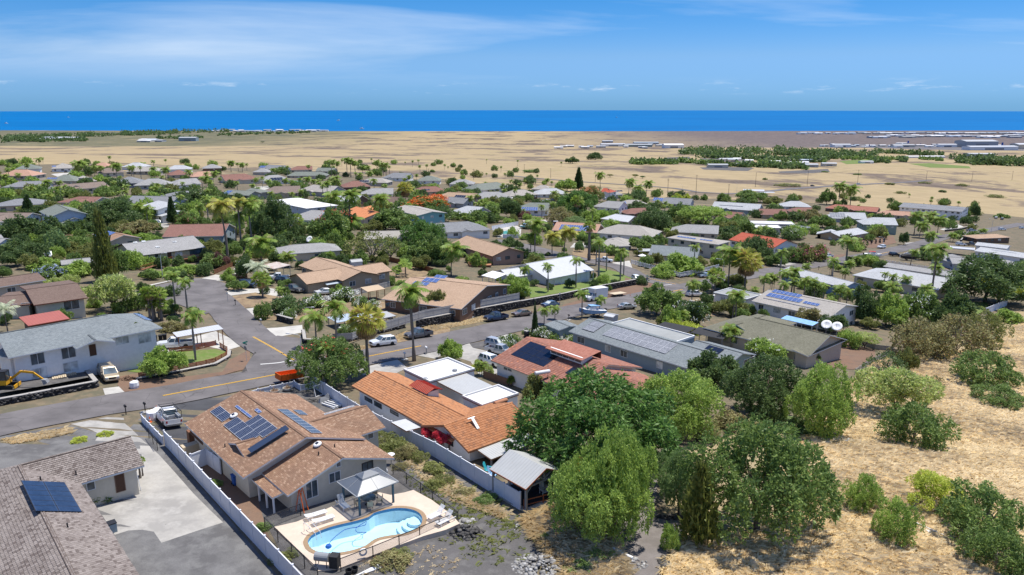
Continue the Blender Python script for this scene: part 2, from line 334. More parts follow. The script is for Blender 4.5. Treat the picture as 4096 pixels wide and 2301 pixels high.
def ribbon(name,pts,mat,width,lift,off=0,kind='structure',step=3.,wj=0):
 c=smooth_line(pts,step);vs=[];n=5
 for i,p in enumerate(c):
  d=c[min(i+1,len(c)-1)]-c[max(i-1,0)];d=d/np.linalg.norm(d);nrm=np.array([-d[1],d[0]])
  for j in range(n):
   q=p+nrm*(off+(j/(n-1)-.5)*width+(random.uniform(-wj,wj) if j in(0,n-1) else 0));vs.append((q[0],q[1],float(gz(q[0],q[1]))+lift))
 k=np.arange(len(c)-1)[:,None]*n+np.arange(n-1)[None];fs=np.stack([k,k+n,k+n+1,k+1],2).reshape(-1,4)
 o=obj(name,npmesh(name,vs,fs[:,::-1],mat));
 if kind: o['kind']=kind
 return o
sheet('town_ground',parse('W -300,418 0,416 300,410 700,428 1000,438 1240,466 1500,500 1800,500 2080,512 2250,548 2450,535 2700,560 2900,720 2640,775 2500,790 2465,830 2270,890 2165,940 2105,1000 1990,1050 1850,1090 1730,1135 1680,1250 1640,1400 1640,1560 -80,1560 -200,1000'),'town_dirt',.02)
MAIN=parse('Z -160,1738 0,1702 400,1627 652,1587 1000,1520 1115,1499 1422,1439 1684,1387 1850,1349 2050,1303 2300,1243 2588,1186 2730,1156 2880,1124 3060,1090 3345,1046 3494,1019 3600,996 3690,975 3775,948 3880,934 4096,895')
SIDE=parse('G 690,905 385,725 230,565 80,420 F 1500,330')
THIRD=parse('Z 2715,1150 2554,1107 2488,1073 2384,1050 2239,1020 2115,988 2032,969')
ribbon('road',MAIN,'asphalt',8.4,.13,wj=.12);ribbon('road',SIDE,'asphalt',7.6,.136,wj=.1);ribbon('road',THIRD,'asphalt',7.6,.136,wj=.1)
sheet('cul_de_sac',parse('F 960,345 1020,300 1110,262 1230,240 1330,216 1450,208 1560,222 1630,245 1650,285 1625,345 1660,420 1480,470 1300,400 1100,400'),'asphalt',.142)
sheet('cul_de_sac',parse('M 690,866 900,885 985,920 1100,955 1230,985 1300,1040 1100,1045 870,1020 850,960 760,915'),'asphalt',.142)
sheet('road_corner',parse('G 560,715 735,735 735,850 640,870 470,760'),'asphalt',.146);sheet('road_corner',parse('G 400,830 440,900 420,960 300,985 560,960 700,880'),'asphalt',.15)
ribbon('highway',parse('M 780,245 1000,268 1300,293 1700,322 2050,345 2412,372 N 700,408 1000,425 1300,408 1600,378 2000,350 2412,328 O 1200,560 1500,535'),'asphalt',9,.25,step=15)
ribbon('far_road',parse('O 1000,205 1500,200 2000,215 2412,235'),'asphalt',16,.4,step=30)
LI=.03  # lots, drives and yards
for nm,mt,s in (
 ('gravel_yard','grey_gravel','A 430,1500 -150,1500 -150,520 0,445 520,365 700,420 900,420 1000,330 1020,300 1190,520 1620,1000 1900,1330 2100,1560'),
 ('driveway','concrete','A 512,357 892,285 900,350 950,390 1040,480 1160,590 1260,700 1400,860 1520,980 1615,1070 1168,1217 1113,1137 1030,1122 930,1128 830,1160 690,940 640,880 560,700 720,430 640,390'),
 ('parking_lot','dark_asphalt','A 1020,300 1000,262 1180,215 1480,165 1660,170 1680,260 1340,350 1400,470 1480,560 1520,640 1420,690 1180,420'),
 ('side_yard','brown_dirt','B 20,530 360,600 500,760 720,1000 640,1040 700,1250 460,990'),
 ('gravel_yard','lava_gravel','B 640,1040 560,760 900,800 1250,640 1600,600 1809,760 2100,1100 1900,1300 1500,1560 900,1560'),
 ('gravel_yard','lava_gravel','C 240,340 500,600 700,700 1400,1190 1480,1300 1400,1560 950,1560 880,1200 640,950 480,800 300,560'),
 ('gravel_yard','lava_gravel','C 600,1000 1400,1180 1500,1250 1560,1330 1520,1760 600,1760'),
 ('gravel_drive','fine_gravel','D 960,620 1120,640 1140,760 1130,900 1110,960 1140,1010 1290,1060 1320,1130 1290,1230 1160,1350 1180,1560 980,1560 900,1400 850,1250 800,1150 830,1050 900,900 940,780'),
 ('gravel_yard','lava_gravel','B 230,180 420,150 850,60 990,90 1350,230 1060,300 900,260 640,200'),
 ('driveway','concrete','G 1130,955 1428,884 1500,945 1420,985 1180,1000'),
 ('driveway','concrete','G 1570,855 1640,835 1750,808 1800,830 1700,880'),
 ('driveway','concrete','H 130,840 320,765 345,800 470,830 560,870 550,980 400,1010 330,900'),
 ('gravel_patch','lava_gravel','H 325,770 480,740 560,760 480,820 345,800'),
 ('driveway','pale_concrete','H 480,735 600,700 625,720 560,760'),
 ('driveway','pale_concrete','F 745,1005 870,990 905,1030 760,1052'),
 ('driveway','pale_concrete','F 1140,700 1560,590 1770,690 1640,730 1500,700 1200,750'),
 ('driveway','pale_concrete','G 165,430 205,385 480,365 640,390 620,440 400,400'),
 ('driveway','pale_concrete','G 235,528 420,508 520,500 560,545 430,570 320,578'),
 ('driveway','pale_concrete','G 457,660 560,655 740,635 745,690 560,722'),
 ('driveway','pale_concrete','F 1440,212 1560,180 1640,190 1615,228'),
 ('driveway','concrete','F 1640,200 1700,130 1809,90 1809,150 1740,200'),
 ('yard','brown_dirt','F 860,920 1010,890 1330,980 1600,900 1660,800 1809,720 1809,860 1500,930 1100,1010 900,1030 850,980'),
 ('lawn','lawn','F 920,880 1100,820 1300,740 1560,720 1640,740 1640,780 1300,830 1000,890'),
 ('yard','dry_verge','G 170,440 400,400 620,440 720,440 520,490 240,520'),
 ('yard','dry_verge','G 200,345 310,350 340,375 210,385'),
 ('yard','dry_verge','G 720,480 1000,430 1330,470 1440,560 1000,560 700,600 440,600 330,580'),
 ('yard','brown_dirt','H 1000,490 1530,330 1640,345 1640,390 1480,420 1180,475 H 980,520'),
 ('yard','dry_verge','G 1060,830 1480,700 1809,620 1809,690 1400,770 1080,840'),
 ('lawn','lawn','H 740,345 860,370 1250,290 1260,220 1470,270 1520,300 1300,370 1000,400 760,440'),
 ('driveway','pale_concrete','H 1300,190 1480,170 1500,220 1400,235'),
 ('yard','dry_verge','M 1430,960 1900,960 1850,1040 1600,1060 1420,1010'),
 ('yard','brown_dirt','I 0,290 70,310 190,320 215,350 150,370 0,410'),
 ('yard','brown_dirt','I 1190,180 1430,140 1600,120 1520,180 1280,210'),
 ('driveway','concrete','I 1080,210 1170,165 1260,195 1170,225'),
 ('yard','brown_dirt','I 1330,790 1600,760 1809,820 1809,900 1650,960 1400,930'),
 ('yard','dry_verge','I 340,480 600,430 680,570 380,580'),
 ('yard','brown_dirt','M 1010,720 1250,730 1200,790 1000,780'),
 ('pool_terrace','pale_concrete','M 640,745 890,735 930,760 920,840 700,850'),
 ('driveway','pale_concrete','M 1440,900 1690,905 1690,940 1400,945'),
 ('yard','dry_verge','G 1360,260 1500,200 1680,260 1600,290 1420,330'),
 ('yard','brown_dirt','K 0,1030 400,960 470,1000 330,1060 0,1090'),
 ('lawn','lawn','J 1390,560 1540,560 1560,600 1480,650 1390,620'),
 ('yard','brown_dirt','O 810,1110 1150,1070 1180,1140 960,1190 820,1180'),
 ('driveway','concrete','O 1260,1140 1420,1125 1430,1150 1300,1175'),
 ('driveway','concrete','N 1560,1080 1700,1105 1600,1130 1520,1110'),
 ('court','pale_concrete','O 1600,1010 1780,960 1830,985 1680,1025'),
 ('driveway','concrete','K 1480,730 1600,700 1650,740 1500,770'),('driveway','concrete','K 620,760 740,740 800,780 640,800'),
 ('driveway','pale_concrete','K 490,235 690,215 710,240 560,262'),
 ('driveway','pale_concrete','L 250,360 420,350 440,385 300,400'),
 ('farm_field','lawn','O 630,350 900,330 1000,345 960,370 700,380'),('farm_field','lawn','O 1300,375 1500,370 1880,400 1900,420 1500,412'),
 ('lava_field','lava_gravel','O 40,450 520,425 540,455 300,470 60,462'),('lava_field','lava_gravel','N 380,75 620,65 640,92 420,95'),('lava_field','lava_gravel','N 720,170 1000,165 1250,175 1180,205 760,190'),('lava_field','lava_gravel','N 720,82 1150,80 1160,105 760,105'),
 ('apron','asphalt','O 380,210 700,185 1900,200 2412,215 2412,250 1800,245 1000,225'),
 ): LI+=.0016;sheet(nm,parse(s),mt,LI)
def lines(name,pts,mat,offs,w,lift=.16):
 for o in offs: ribbon(name,pts,mat,w,lift,o)
plain('yellow_paint',(.75,.43,.05),.7,.1,3);plain('white_paint',(.72,.71,.68),.7,.12,3);plain('kerb_concrete',(.38,.36,.33),.85,.15,2)
ym=parse('Z 652,1587 1000,1520');ym2=parse('Z 1000,1520 1115,1499');
for s in ('F 1180,1062 1500,1002 1809,944 G 570,995','G 1120,886 1360,838 1600,790','G 385,725 530,805 680,895','H 1610,430 1640,425 I 160,430 415,380','N 130,1225 300,1260 490,1300','O 900,1280 1000,1253 1110,1228'):
 lines('centre_line',parse(s),'yellow_paint',(-.11,.11),.12)
ribbon('stop_line',parse('G 437,925 560,915 680,895'),'white_paint',.3,.165);ribbon('stop_line',parse('N 310,1315 400,1308 450,1302'),'white_paint',.3,.165)
ribbon('kerb',parse('G 740,850 900,838 1050,815 1160,800'),'kerb_concrete',.3,.2);ribbon('kerb',parse('F 990,285 1110,255 1230,228'),'pale_concrete',.9,.17)
# ---------------- houses ----------------
SH=lambda n,a,b,**k: shingle(n,a,b,**k)
SH('roof_brown',(.30,.175,.115),(.40,.26,.175));SH('roof_tan',(.40,.27,.18),(.48,.34,.235));SH('roof_slate',(.20,.205,.215),(.27,.275,.285));SH('roof_bluegrey',(.17,.195,.205),(.26,.285,.29))
SH('roof_grey',(.29,.285,.28),(.37,.365,.355));SH('roof_lightgrey',(.42,.43,.44),(.50,.51,.52));SH('roof_green',(.175,.195,.17),(.235,.255,.22));SH('roof_moss',(.17,.165,.115),(.225,.215,.16),stain=.4);SH('roof_redbrown',(.225,.115,.09),(.29,.155,.125));SH('roof_mauve',(.20,.155,.13),(.27,.21,.175));SH('roof_darkbrown',(.155,.105,.085),(.21,.15,.12));SH('roof_salmon',(.44,.255,.175),(.52,.32,.235));SH('roof_greywarm',(.35,.325,.29),(.42,.39,.35))
SH('roof_red',(.36,.075,.045),(.46,.12,.07),bw=.33,bh=.36);SH('roof_orange',(.55,.20,.085),(.62,.26,.12),bw=.33,bh=.36);SH('roof_redtile',(.33,.13,.09),(.40,.18,.13),bw=.33,bh=.36)
metalroof('metal_white',(.56,.57,.58),.4);metalroof('metal_grey',(.47,.475,.46),.32);metalroof('metal_rust',(.62,.55,.48),.3,rust=.8);metalroof('metal_red',(.42,.13,.085),.5);metalroof('metal_orange',(.5,.2,.1),.3,rust=.5);metalroof('metal_blue',(.45,.52,.58),.3)
plain('membrane_white',(.70,.695,.68),.8,.05,1.2);plain('membrane_grey',(.30,.31,.30),.85,.12,.8);plain('fabric_white',(.82,.82,.82),.7,.04);plain('tarp_blue',(.05,.25,.62),.5,.2,3);plain('tarp_lightblue',(.25,.45,.72),.5,.25,2);plain('shade_black',(.03,.03,.032),.8,.2,3)
for n,c in dict(w_white=(.92,.91,.87),w_cream=(.66,.60,.48),w_tan=(.50,.38,.25),w_beige=(.55,.48,.38),w_grey=(.42,.44,.45),w_bluegrey=(.30,.37,.40),w_blue=(.22,.36,.55),w_paleblue=(.58,.64,.72),w_teal=(.24,.50,.52),w_pinkbrown=(.38,.26,.20),w_yellow=(.56,.49,.32),w_olive=(.27,.29,.25),w_brown=(.20,.12,.08),w_green=(.30,.38,.34),fascia_white=(.78,.78,.76),fascia_brown=(.12,.065,.045),fascia_red=(.30,.07,.04),trim_dark=(.05,.045,.04),wood_brown=(.22,.10,.05),wood_red=(.30,.10,.045),wood_pale=(.55,.45,.31),wood_grey=(.42,.405,.385),post_blue=(.08,.15,.19),metal_dark=(.03,.03,.032),metal_mid=(.28,.29,.30),metal_light=(.62,.63,.64),plastic_white=(.80,.80,.79),plastic_black=(.02,.02,.022),plastic_blue=(.03,.12,.42),rubber=(.02,.02,.02),red_paint=(.5,.04,.02),orange_paint=(.85,.16,.02),yellow_machine=(.75,.38,.02),terracotta=(.42,.19,.10),vinyl_white=(.74,.755,.80),door_dark=(.10,.05,.03)).items(): plain(n,c,.7 if n[0]!='m' else .45,.08,2.)
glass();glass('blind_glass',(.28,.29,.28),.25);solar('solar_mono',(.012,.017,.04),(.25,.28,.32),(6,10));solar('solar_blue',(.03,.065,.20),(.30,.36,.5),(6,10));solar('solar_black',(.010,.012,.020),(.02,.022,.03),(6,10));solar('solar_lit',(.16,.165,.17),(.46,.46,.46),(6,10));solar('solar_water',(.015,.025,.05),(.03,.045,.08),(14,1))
plain('solar_frame',(.62,.63,.65),.4,.05);
def unit(a): return np.array(a,float)/np.linalg.norm(a)
GRID=math.radians(-49)
HOUSES=[]
class House:
 def __init__(s,ref,label,h=2.7,wall='w_cream',roof='roof_grey',fascia='fascia_white',name='house',cat='house',zref=None):
  s.ref,s.label,s.h,s.wm,s.rm,s.fm=ref,label,h,wall,roof,fascia;s.name,s.cat=name,cat;s.e=None;s.z=None;s.wings=[];s.tiles=[];HOUSES.append(s)
 def wing(s,r,A,B,C=None,W=None,rp=None,pitch=.33,hips='',dh=0,ov=.55,ea=0,eb=0,snap=None,roof=None,wall=None,kind='gable',t=.16,rr=None,walls=True,skip='',win=1,turn=False,low=None,r2=None):
  if s.z is None:
   s.z=float((at(r,*A,s.h)[2]+at(r2 or r,*B,s.h)[2])/2)
  z=s.z+dh;a=atz(r,*A,z)[:2];b=atz(r2 or r,*B,z)[:2];u=unit(b-a);m=(a+b)/2;Ln=np.linalg.norm(b-a)
  if snap is not None:
   th=math.atan2(u[1],u[0]);k=round((th-snap)/(math.pi/2));th=snap+k*math.pi/2;u=np.array([math.cos(th),math.sin(th)]);Ln=max(np.dot(b-a,u),1.);a=m-u*Ln/2
  v=np.array([-u[1],u[0]])
  if C is not None:
   c=atz(rr or r2 or r,*C,z)[:2];W=abs(np.dot(c-b,v))
  if rp is not None:  # half width from the ridge seen in the picture, at this pitch
   best=None
   for w in np.arange(1.5,12,.05):
    q=atz(rr or r,*rp,z+pitch*w)[:2];e=abs(np.dot(q-a,v)-w)
    if best is None or e<best[0]: best=(e,w)
   W=2*best[1]
  if kind in('shed',) and rp is None and C is None: W=W or 4
  a=a-u*ea;Ln+=ea+eb
  if turn:  # ridge runs the other way
   a=a+u*Ln;u,v=v,-u;Ln,W=W,Ln
  th=math.atan2(u[1],u[0]);cs=[a,a+u*Ln,a+u*Ln+v*W,a+v*W];zb=min(float(gz(*c)) for c in cs)-.3
  if low is not None: zb=z-low
  if s.e is None:
   ctr=sum(cs)/4;s.M=TR(ctr[0],ctr[1],zb+.3,th);s.e=thing(s.name,s.label,s.cat,s.M)
  MW=TR(a[0],a[1],z,th);wg=dict(M=MW,L=Ln,W=W,p=pitch,ov=ov,zb=zb-z,kind=kind,hips=hips,t=t,rm=roof or s.rm,wm=wall or s.wm);s.wings.append(wg);s._roof(wg);
  if walls: s._walls(wg,skip)
  if win: s._autowin(wg,skip,win)
  return wg
 def planes(s,w):
  L_,W,p=w['L'],w['W'],w['p'];h=w['hips'];k=math.hypot(1,p);H=W/2
  if w['kind']=='gable':
   x0=H if '0' in h else 0;x1=L_-H if '1' in h else L_
   if x1<x0: x0=x1=L_/2
   P={'s0':((0,0,0),(1,0,0),(0,1/k,p/k),[(0,0),(L_,0),(x1,H*k),(x0,H*k)]),'s1':((L_,W,0),(-1,0,0),(0,-1/k,p/k),[(0,0),(L_,0),(L_-x0,H*k),(L_-x1,H*k)])}
   if '1' in h: P['e1']=((L_,0,0),(0,1,0),(-1/k,0,p/k),[(0,0),(W,0),(H,min(H,L_/2)*k)])
   if '0' in h: P['e0']=((0,W,0),(0,-1,0),(1/k,0,p/k),[(0,0),(W,0),(H,min(H,L_/2)*k)])
  elif w['kind']=='shed': P={'s0':((0,0,0),(1,0,0),(0,1/k,p/k),[(0,0),(L_,0),(L_,W*k),(0,W*k)])}
  else: P={'s0':((0,0,0),(1,0,0),(0,1,0),[(0,0),(L_,0),(L_,W),(0,W)])}
  return P
 def _roof(s,w):
  m=MB();t=w['t']
  for key,(o,u,v,poly) in s.planes(w).items():
   o,u,v=np.array(o),np.array(u),np.array(v);top=[o+u*a+v*b for a,b in poly];n=len(top)
   m.add(top,[list(range(n))],0,[[tuple(q) for q in poly]]);bot=[q-np.array([0,0,t]) for q in top];m.add(bot,[list(range(n))[::-1]],1)
   for i in range(n): j=(i+1)%n;m.add([top[i],bot[i],bot[j],top[j]],[(0,1,2,3)],1)
  if w['kind']=='flat':  # parapet
   L_,W=w['L'],w['W'];q=.18
   for a,b in (((0,0,-t),(L_,q,.22)),((0,W-q,-t),(L_,W,.22)),((0,q,-t),(q,W-q,.22)),((L_-q,q,-t),(L_,W-q,.22))): m.box(a,b,1 if s.fm!='terracotta' else 2)
  elif w['kind']=='gable': # ridge cap
   h=w['hips'];H=w['W']/2;x0=H if '0' in h else 0;x1=w['L']-H if '1' in h else w['L']
   if x1>x0: k_=len(m.f);m.bar((x0,H,H*w['p']+.01),(x1,H,H*w['p']+.01),.30,.05,0);m.uv[k_:]=[[(.15,.07)]*4]*6
  w['roof']=m.build('roof',[w['rm'],s.fm,'membrane_white'],s.e,w['M'],world=True)
 def _zu(s,w,x,y):
  p=w['p'];c=[y,w['W']-y]
  if '0' in w['hips']: c.append(x)
  if '1' in w['hips']: c.append(w['L']-x)
  if w['kind']=='shed': return p*y-w['t']-.01
  if w['kind']=='flat': return -w['t']-.01
  return p*min(c)-w['t']-.01
 def _walls(s,w,skip):
  o=w['ov'];L_,W=w['L'],w['W'];zb=w['zb'];m=MB();X0,X1,Y0,Y1=o,L_-o,o,W-o
  def side(pts):
   m.add([(x,y,zb) for x,y in (pts[0],pts[-1])]+[(x,y,s._zu(w,x,y)) for x,y in pts[::-1]],[list(range(len(pts)+2))])
  H=W/2
  if 's0' not in skip: side([(X0,Y0),(X1,Y0)])
  if 'e1' not in skip: side([(X1,Y0),(X1,H),(X1,Y1)])
  if 's1' not in skip: side([(X1,Y1),(X0,Y1)])
  if 'e0' not in skip: side([(X0,Y1),(X0,H),(X0,Y0)])
  w['wall']=m.build('wall',[w['wm']],s.e,w['M'],world=True)
 def wallframe(s,w,k):
  o=w['ov'];L_,W=w['L'],w['W']
  return {'s0':((o,o,0),(1,0,0),(0,-1,0),L_-2*o),'e1':((L_-o,o,0),(0,1,0),(1,0,0),W-2*o),'s1':((L_-o,W-o,0),(-1,0,0),(0,1,0),L_-2*o),'e0':((o,W-o,0),(0,-1,0),(-1,0,0),W-2*o)}[k]
 def window(s,w,k,a,z,ww,hh,pane='window_glass',frame='fascia_white',name='window',split=True,far=False):
  o,u,n,_=s.wallframe(w,k);o,u,n=Vector(o),Vector(u),Vector(n);P=o+u*a;P.z=z
  M=w['M']@Matrix(((u.x,0,-n.x*-1,P.x),(u.y,0,n.y,P.y),(u.z,1,n.z,P.z),(0,0,0,1)))
  m=MB();f=.07
  key=(name,round(ww,1),round(hh,1),frame,pane,far)
  if key not in WINM:
   ww_,hh_=round(ww,1),round(hh,1)
   if far: m.box((0,0,.01),(ww_,hh_,.03));WINM[key]=(m.mesh(name,pane),None)
   else:
    m.box((-f,-f,0),(ww_+f,0,.06));m.box((-f,hh_,0),(ww_+f,hh_+f,.06));m.box((-f,0,0),(0,hh_,.06));m.box((ww_,0,0),(ww_+f,hh_,.06))
    if split and ww_>.9: m.box((ww_/2-.03,0,0),(ww_/2+.03,hh_,.05))
    p=MB();p.box((0,0,.005),(ww_,hh_,.025));WINM[key]=(m.mesh(name,frame),p.mesh('pane',pane))
  a_,b_=WINM[key];o_=obj(name,a_,s.e,M,world=True)
  if b_: obj('pane',b_,o_)
 def winpx(s,w,k,r,p1,p2,**kw):
  o,u,n,_=s.wallframe(w,k);M=w['M'];ow=np.array(M@Vector(o));nw=np.array((M.to_3x3()@Vector(n)));I=M.inverted()
  q=[I@Vector(hit(r,*p,ow,nw)) for p in (p1,p2)];u=Vector(u);a=[(x-Vector(o)).dot(u) for x in q];z=[x.z for x in q]
  s.window(w,k,min(a),min(z),max(.3,abs(a[1]-a[0])),max(.3,abs(z[1]-z[0])),**kw)
 def _autowin(s,w,skip,mode):
  c=w['M']@Vector((w['L']/2,w['W']/2,0));far=c.y>215
  for k in ('s0','e1','e0'):
   if k in skip: continue
   o,u,n,ln=s.wallframe(w,k);nw=w['M'].to_3x3()@Vector(n);pw=w['M']@Vector(o)
   if (Vector((0,0,CZ))-pw).dot(nw)<=0: continue
   N=int(ln/3.6);hs=[-1.75] if -w['zb']<4.6 else [-1.75,-4.4]
   for zz in hs:
    for i in range(N):
     if random.random()<.2: continue
     ww=random.choice((1.2,1.5,1.8));s.window(w,k,ln*(i+.5)/N-ww/2+random.uniform(-.4,.4),zz,ww,1.1,random.choice(('window_glass','window_glass','blind_glass')),far=far)
 def uvpx(s,w,k,r,x,y):
  o,u,v,_=s.planes(w)[k];M=w['M'];R=M.to_3x3();ow=np.array(M@Vector(o));uw=np.array(R@Vector(u));vw=np.array(R@Vector(v));q=hit(r,x,y,ow,np.cross(uw,vw));return float(np.dot(q-ow,uw)),float(np.dot(q-ow,vw))
 def frame_on(s,w,k,a,b,lift=0):
  o,u,v,_=s.planes(w)[k];u,v=Vector(u),Vector(v);n=u.cross(v);P=Vector(o)+u*a+v*b+n*lift
  return w['M']@Matrix(((u.x,v.x,n.x,P.x),(u.y,v.y,n.y,P.y),(u.z,v.z,n.z,P.z),(0,0,0,1)))
 def solar(s,w,k,r,p1,p2,nu,nv,mat='solar_blue',gap=.03,tilt=0,frame='solar_frame',lift=.12,rect=None):
  if rect is None:
   q=[s.uvpx(w,k,r,*p) for p in (p1,p2)];a0,a1=sorted(x[0] for x in q);b0,b1=sorted(x[1] for x in q)
  else: a0,b0,a1,b1=rect
  pw,ph=(a1-a0)/nu,(b1-b0)/nv;me=MB();me.box((0,0,-.04),(pw-gap,ph-gap,0),1);f=.028
  me.add([(f,f,.004),(pw-gap-f,f,.004),(pw-gap-f,ph-gap-f,.004),(f,ph-gap-f,.004)],[(0,1,2,3)],0,[[(0,0),(1,0),(1,1),(0,1)]] if pw<ph else [[(0,0),(0,1),(1,1),(1,0)]]);mesh=me.mesh('solar_panel',[mat,frame])
  M0=s.frame_on(w,k,a0,b0,lift);arr=obj('solar_array',None,s.e,M0,world=True);arr.empty_display_size=.2
  if tilt: M0=M0@Matrix.Rotation(tilt,4,'X')
  for i in range(nu):
   for j in range(nv): obj('solar_panel',mesh,arr,M0@Matrix.Translation((i*pw,j*ph,0)),world=True)
  rl=MB()
  for j in range(nv):
   for q in (.25,.75): rl.box((0,(j+q)*ph-.02,-.10),(a1-a0,(j+q)*ph+.02,-.045))
  rl.build('rail','metal_light',arr,M0,world=True)
 def pipe(s,w,k,r,x,y,h=.4,mat='metal_dark',rad=.06):
  a,b=s.uvpx(w,k,r,x,y);M=s.frame_on(w,k,a,b);P=M.translation;m=MB();m.tube([(0,0,-.1),(0,0,h)],rad,8);m.lathe([(rad*2,-.02),(rad*1.2,.06)],8);m.build('vent_pipe',mat,s.e,Matrix.Translation(P),world=True)
 def on(s,w,k,r,x,y,mb,name,mats,lift=0,smooth=False):
  a,b=s.uvpx(w,k,r,x,y);return mb.build(name,mats,s.e,s.frame_on(w,k,a,b,lift),world=True,smooth=smooth)
 def lay(s,w,keys,tw,th,style='flat',jit=.02,stag=.5):
  """collect the loose roof pieces of some planes"""
  for k in keys:
   o,u,v,poly=s.planes(w)[k];us=[q[0] for q in poly];vv=[q[1] for q in poly];nr=int(max(vv)/th)+1
   for j in range(nr):
    vb=j*th;xs=[];vm=vb+th*.5
    for i in range(len(poly)):
     (x0,y0),(x1,y1)=poly[i],poly[(i+1)%len(poly)]
     if (y0-vm)*(y1-vm)<0: xs.append(x0+(x1-x0)*(vm-y0)/(y1-y0))
    if len(xs)<2: continue
    a0,a1=min(xs),max(xs);a=a0-(tw*stag*(j%2))
    while a<a1-.05:
     l_=max(a,a0);r_=min(a+tw,a1)
     if r_-l_>.06: s.tiles.append((w,k,l_,vb+random.uniform(-jit,jit),r_-l_))
     a+=tw
 def finish_tiles(s,tw,th,style,mat,name='shingle',n_single=300,inside=()):
  """nearest pieces as parts of their own, the rest joined"""
  if not s.tiles: return
  hid=[]
  for w,k,a,b,wd in s.tiles:
   M=s.frame_on(w,k,a,b,.004);p=M@Vector((wd/2,th/2,0))
   bad=False
   for w2 in s.wings:  # under another wing's roof
    if w2 is w or w2['kind']!='gable': continue
    q=w2['M'].inverted()@p
    if 0<q.x<w2['L'] and 0<q.y<w2['W'] and q.z<s._zu(w2,q.x,q.y): bad=True;break
   if bad: continue
   X,Y,Z=proj(p);vis=-100<X<4200 and Y<2400
   hid.append((Z if vis else Z+1000,M,wd,w))
  hid.sort(key=lambda t:t[0]);base=[];V,Fc=PIECE(style,tw,th);me=None;k=0;allv=[];allf=[];nv=0
  Va=np.array(V);full=[]
  for z,M,wd,w in hid:
   if k<n_single and abs(wd-tw)<.01:
    if me is None:
     mm=MB();mm.add(V,Fc);me=mm.mesh(name,mat)
    R=M@Matrix.Rotation(random.uniform(-.01,.01),4,'Z');obj(name,me,w['roof'],R,world=True);k+=1
   else:
    q=Va.copy();q[:,0]*=wd/tw;A=np.array(M);allv.append(q@A[:3,:3].T+A[:3,3]);allf+= [[i+nv for i in f] for f in Fc];nv+=len(V)
  mm=MB();mm.v=[tuple(p) for a in allv for p in a];mm.f=allf;mm.mi=[0]*len(allf);mm.uv=[None]*len(allf)
  o=obj(name+'s',mm.mesh(name+'s',mat),s.wings[0]['roof'],Matrix(),world=True);o['kind']='stuff'
WINM={}
def PIECE(style,tw,th):
 if style=='flat':  # asphalt or wood shingle: butt edge proud of the course below
  g=.012;z=.05 if th>.18 else .02
  V=[(g,0,z),(tw-g,0,z),(tw-g,th*1.05,.004),(g,th*1.05,.004),(g,0,0),(tw-g,0,0)];return V,[(0,1,2,3),(4,5,1,0),(0,3,4),(5,2,1)]
 V=[];Fc=[];xs=[0,.10,.24,.38,.5,.6,.74,.88,1.];hs=[.0,.05,.065,.05,.012,.05,.065,.05,.0]
 for x,h in zip(xs,hs): V.append((x*tw,0,h+.045))
 for x,h in zip(xs,hs): V.append((x*tw,th*1.04,h*.9+.012))
 n=len(xs)
 for i in range(n-1): Fc.append((i,i+1,n+i+1,n+i))
 k=len(V);V+=[(0,0,0),(tw,0,0)];Fc.append((k,k+1)+tuple(range(n-1,-1,-1)));return V,Fc
tilemat('wood_shake',(.225,.19,.168),(.315,.272,.245),(.16,.13,.115),.9,.15,.4,(.07,.05,.045))
h=House('the grey shake house','low house with weathered grey shake roof beside the concrete driveway',2.7,'w_cream','roof_mauve')
H_SHAKE=h;w1=h.wing('A',(980,1420),(590,785),W=7.8,pitch=.41,hips='1',ea=10,eb=7.8,snap=GRID,win=0,ov=.6)
w2=h.wing('A',(590,785),(1045,655),W=7.8,pitch=.41,ea=4.,snap=GRID,win=0,ov=.6)
h.lay(w1,('s0','s1','e1'),.28,.24,stag=.37);h.lay(w2,('s0','s1'),.28,.24,stag=.37);h.finish_tiles(.28,.24,'flat','wood_shake','shake')
h.solar(w1,'s0','A',(148,772),(590,1000),6,2,'solar_water',.012,frame='metal_dark')
h.pipe(w1,'s0','A',490,1105);h.pipe(w1,'s0','A',295,765);h.pipe(w2,'s0','A',552,725)
h.winpx(w2,'s0','A',(828,712),(905,830),pane='door_dark',name='door',split=False,frame='w_brown');h.winpx(w2,'s0','A',(625,775),(690,820))
tilemat('brown_shingle',(.255,.148,.094),(.35,.215,.138),(.43,.29,.195),.92,.14,.35,(.10,.07,.055))
h=House('the brown shingled pool house','sprawling beige house with mottled brown shingle roof beside the swimming pool',2.8,'w_cream','roof_brown')
H_POOL=h;p1=h.wing('B',(70,350),(490,748),rp=(945,445),pitch=.33,snap=GRID,win=0,ov=.7)
p2=h.wing('B',(640,730),(822,872),C=(1590,597),pitch=.33,dh=-.45,snap=GRID,ea=13,win=0,ov=.6)
p3=h.wing('B',(1365,430),(1525,380),rp=(1390,220),pitch=.33,dh=-.1,snap=GRID,ea=12,win=0,ov=.6)
p4=h.wing('B',(530,735),(705,890),W=2.2,pitch=.12,dh=-.75,snap=GRID,kind='shed',walls=False,win=0)
for w,ks in ((p1,('s0','s1')),(p2,('s0','s1')),(p3,('s0','s1')),(p4,('s0',))): h.lay(w,ks,.33,.15)
h.finish_tiles(.33,.15,'flat','brown_shingle')
S=h.solar
for a,b,nu,nv,mt in (((330,228),(345,345),2,1,'solar_mono'),((455,308),(515,505),4,1,'solar_mono'),((610,290),(640,460),4,1,'solar_mono')): S(p1,'s0','B',a,b,nu,nv,mt)
S(p1,'s0','B',(455,222),(545,318),3,1,'solar_blue');S(p1,'s0','B',(600,245),(610,285),2,1,'solar_blue')
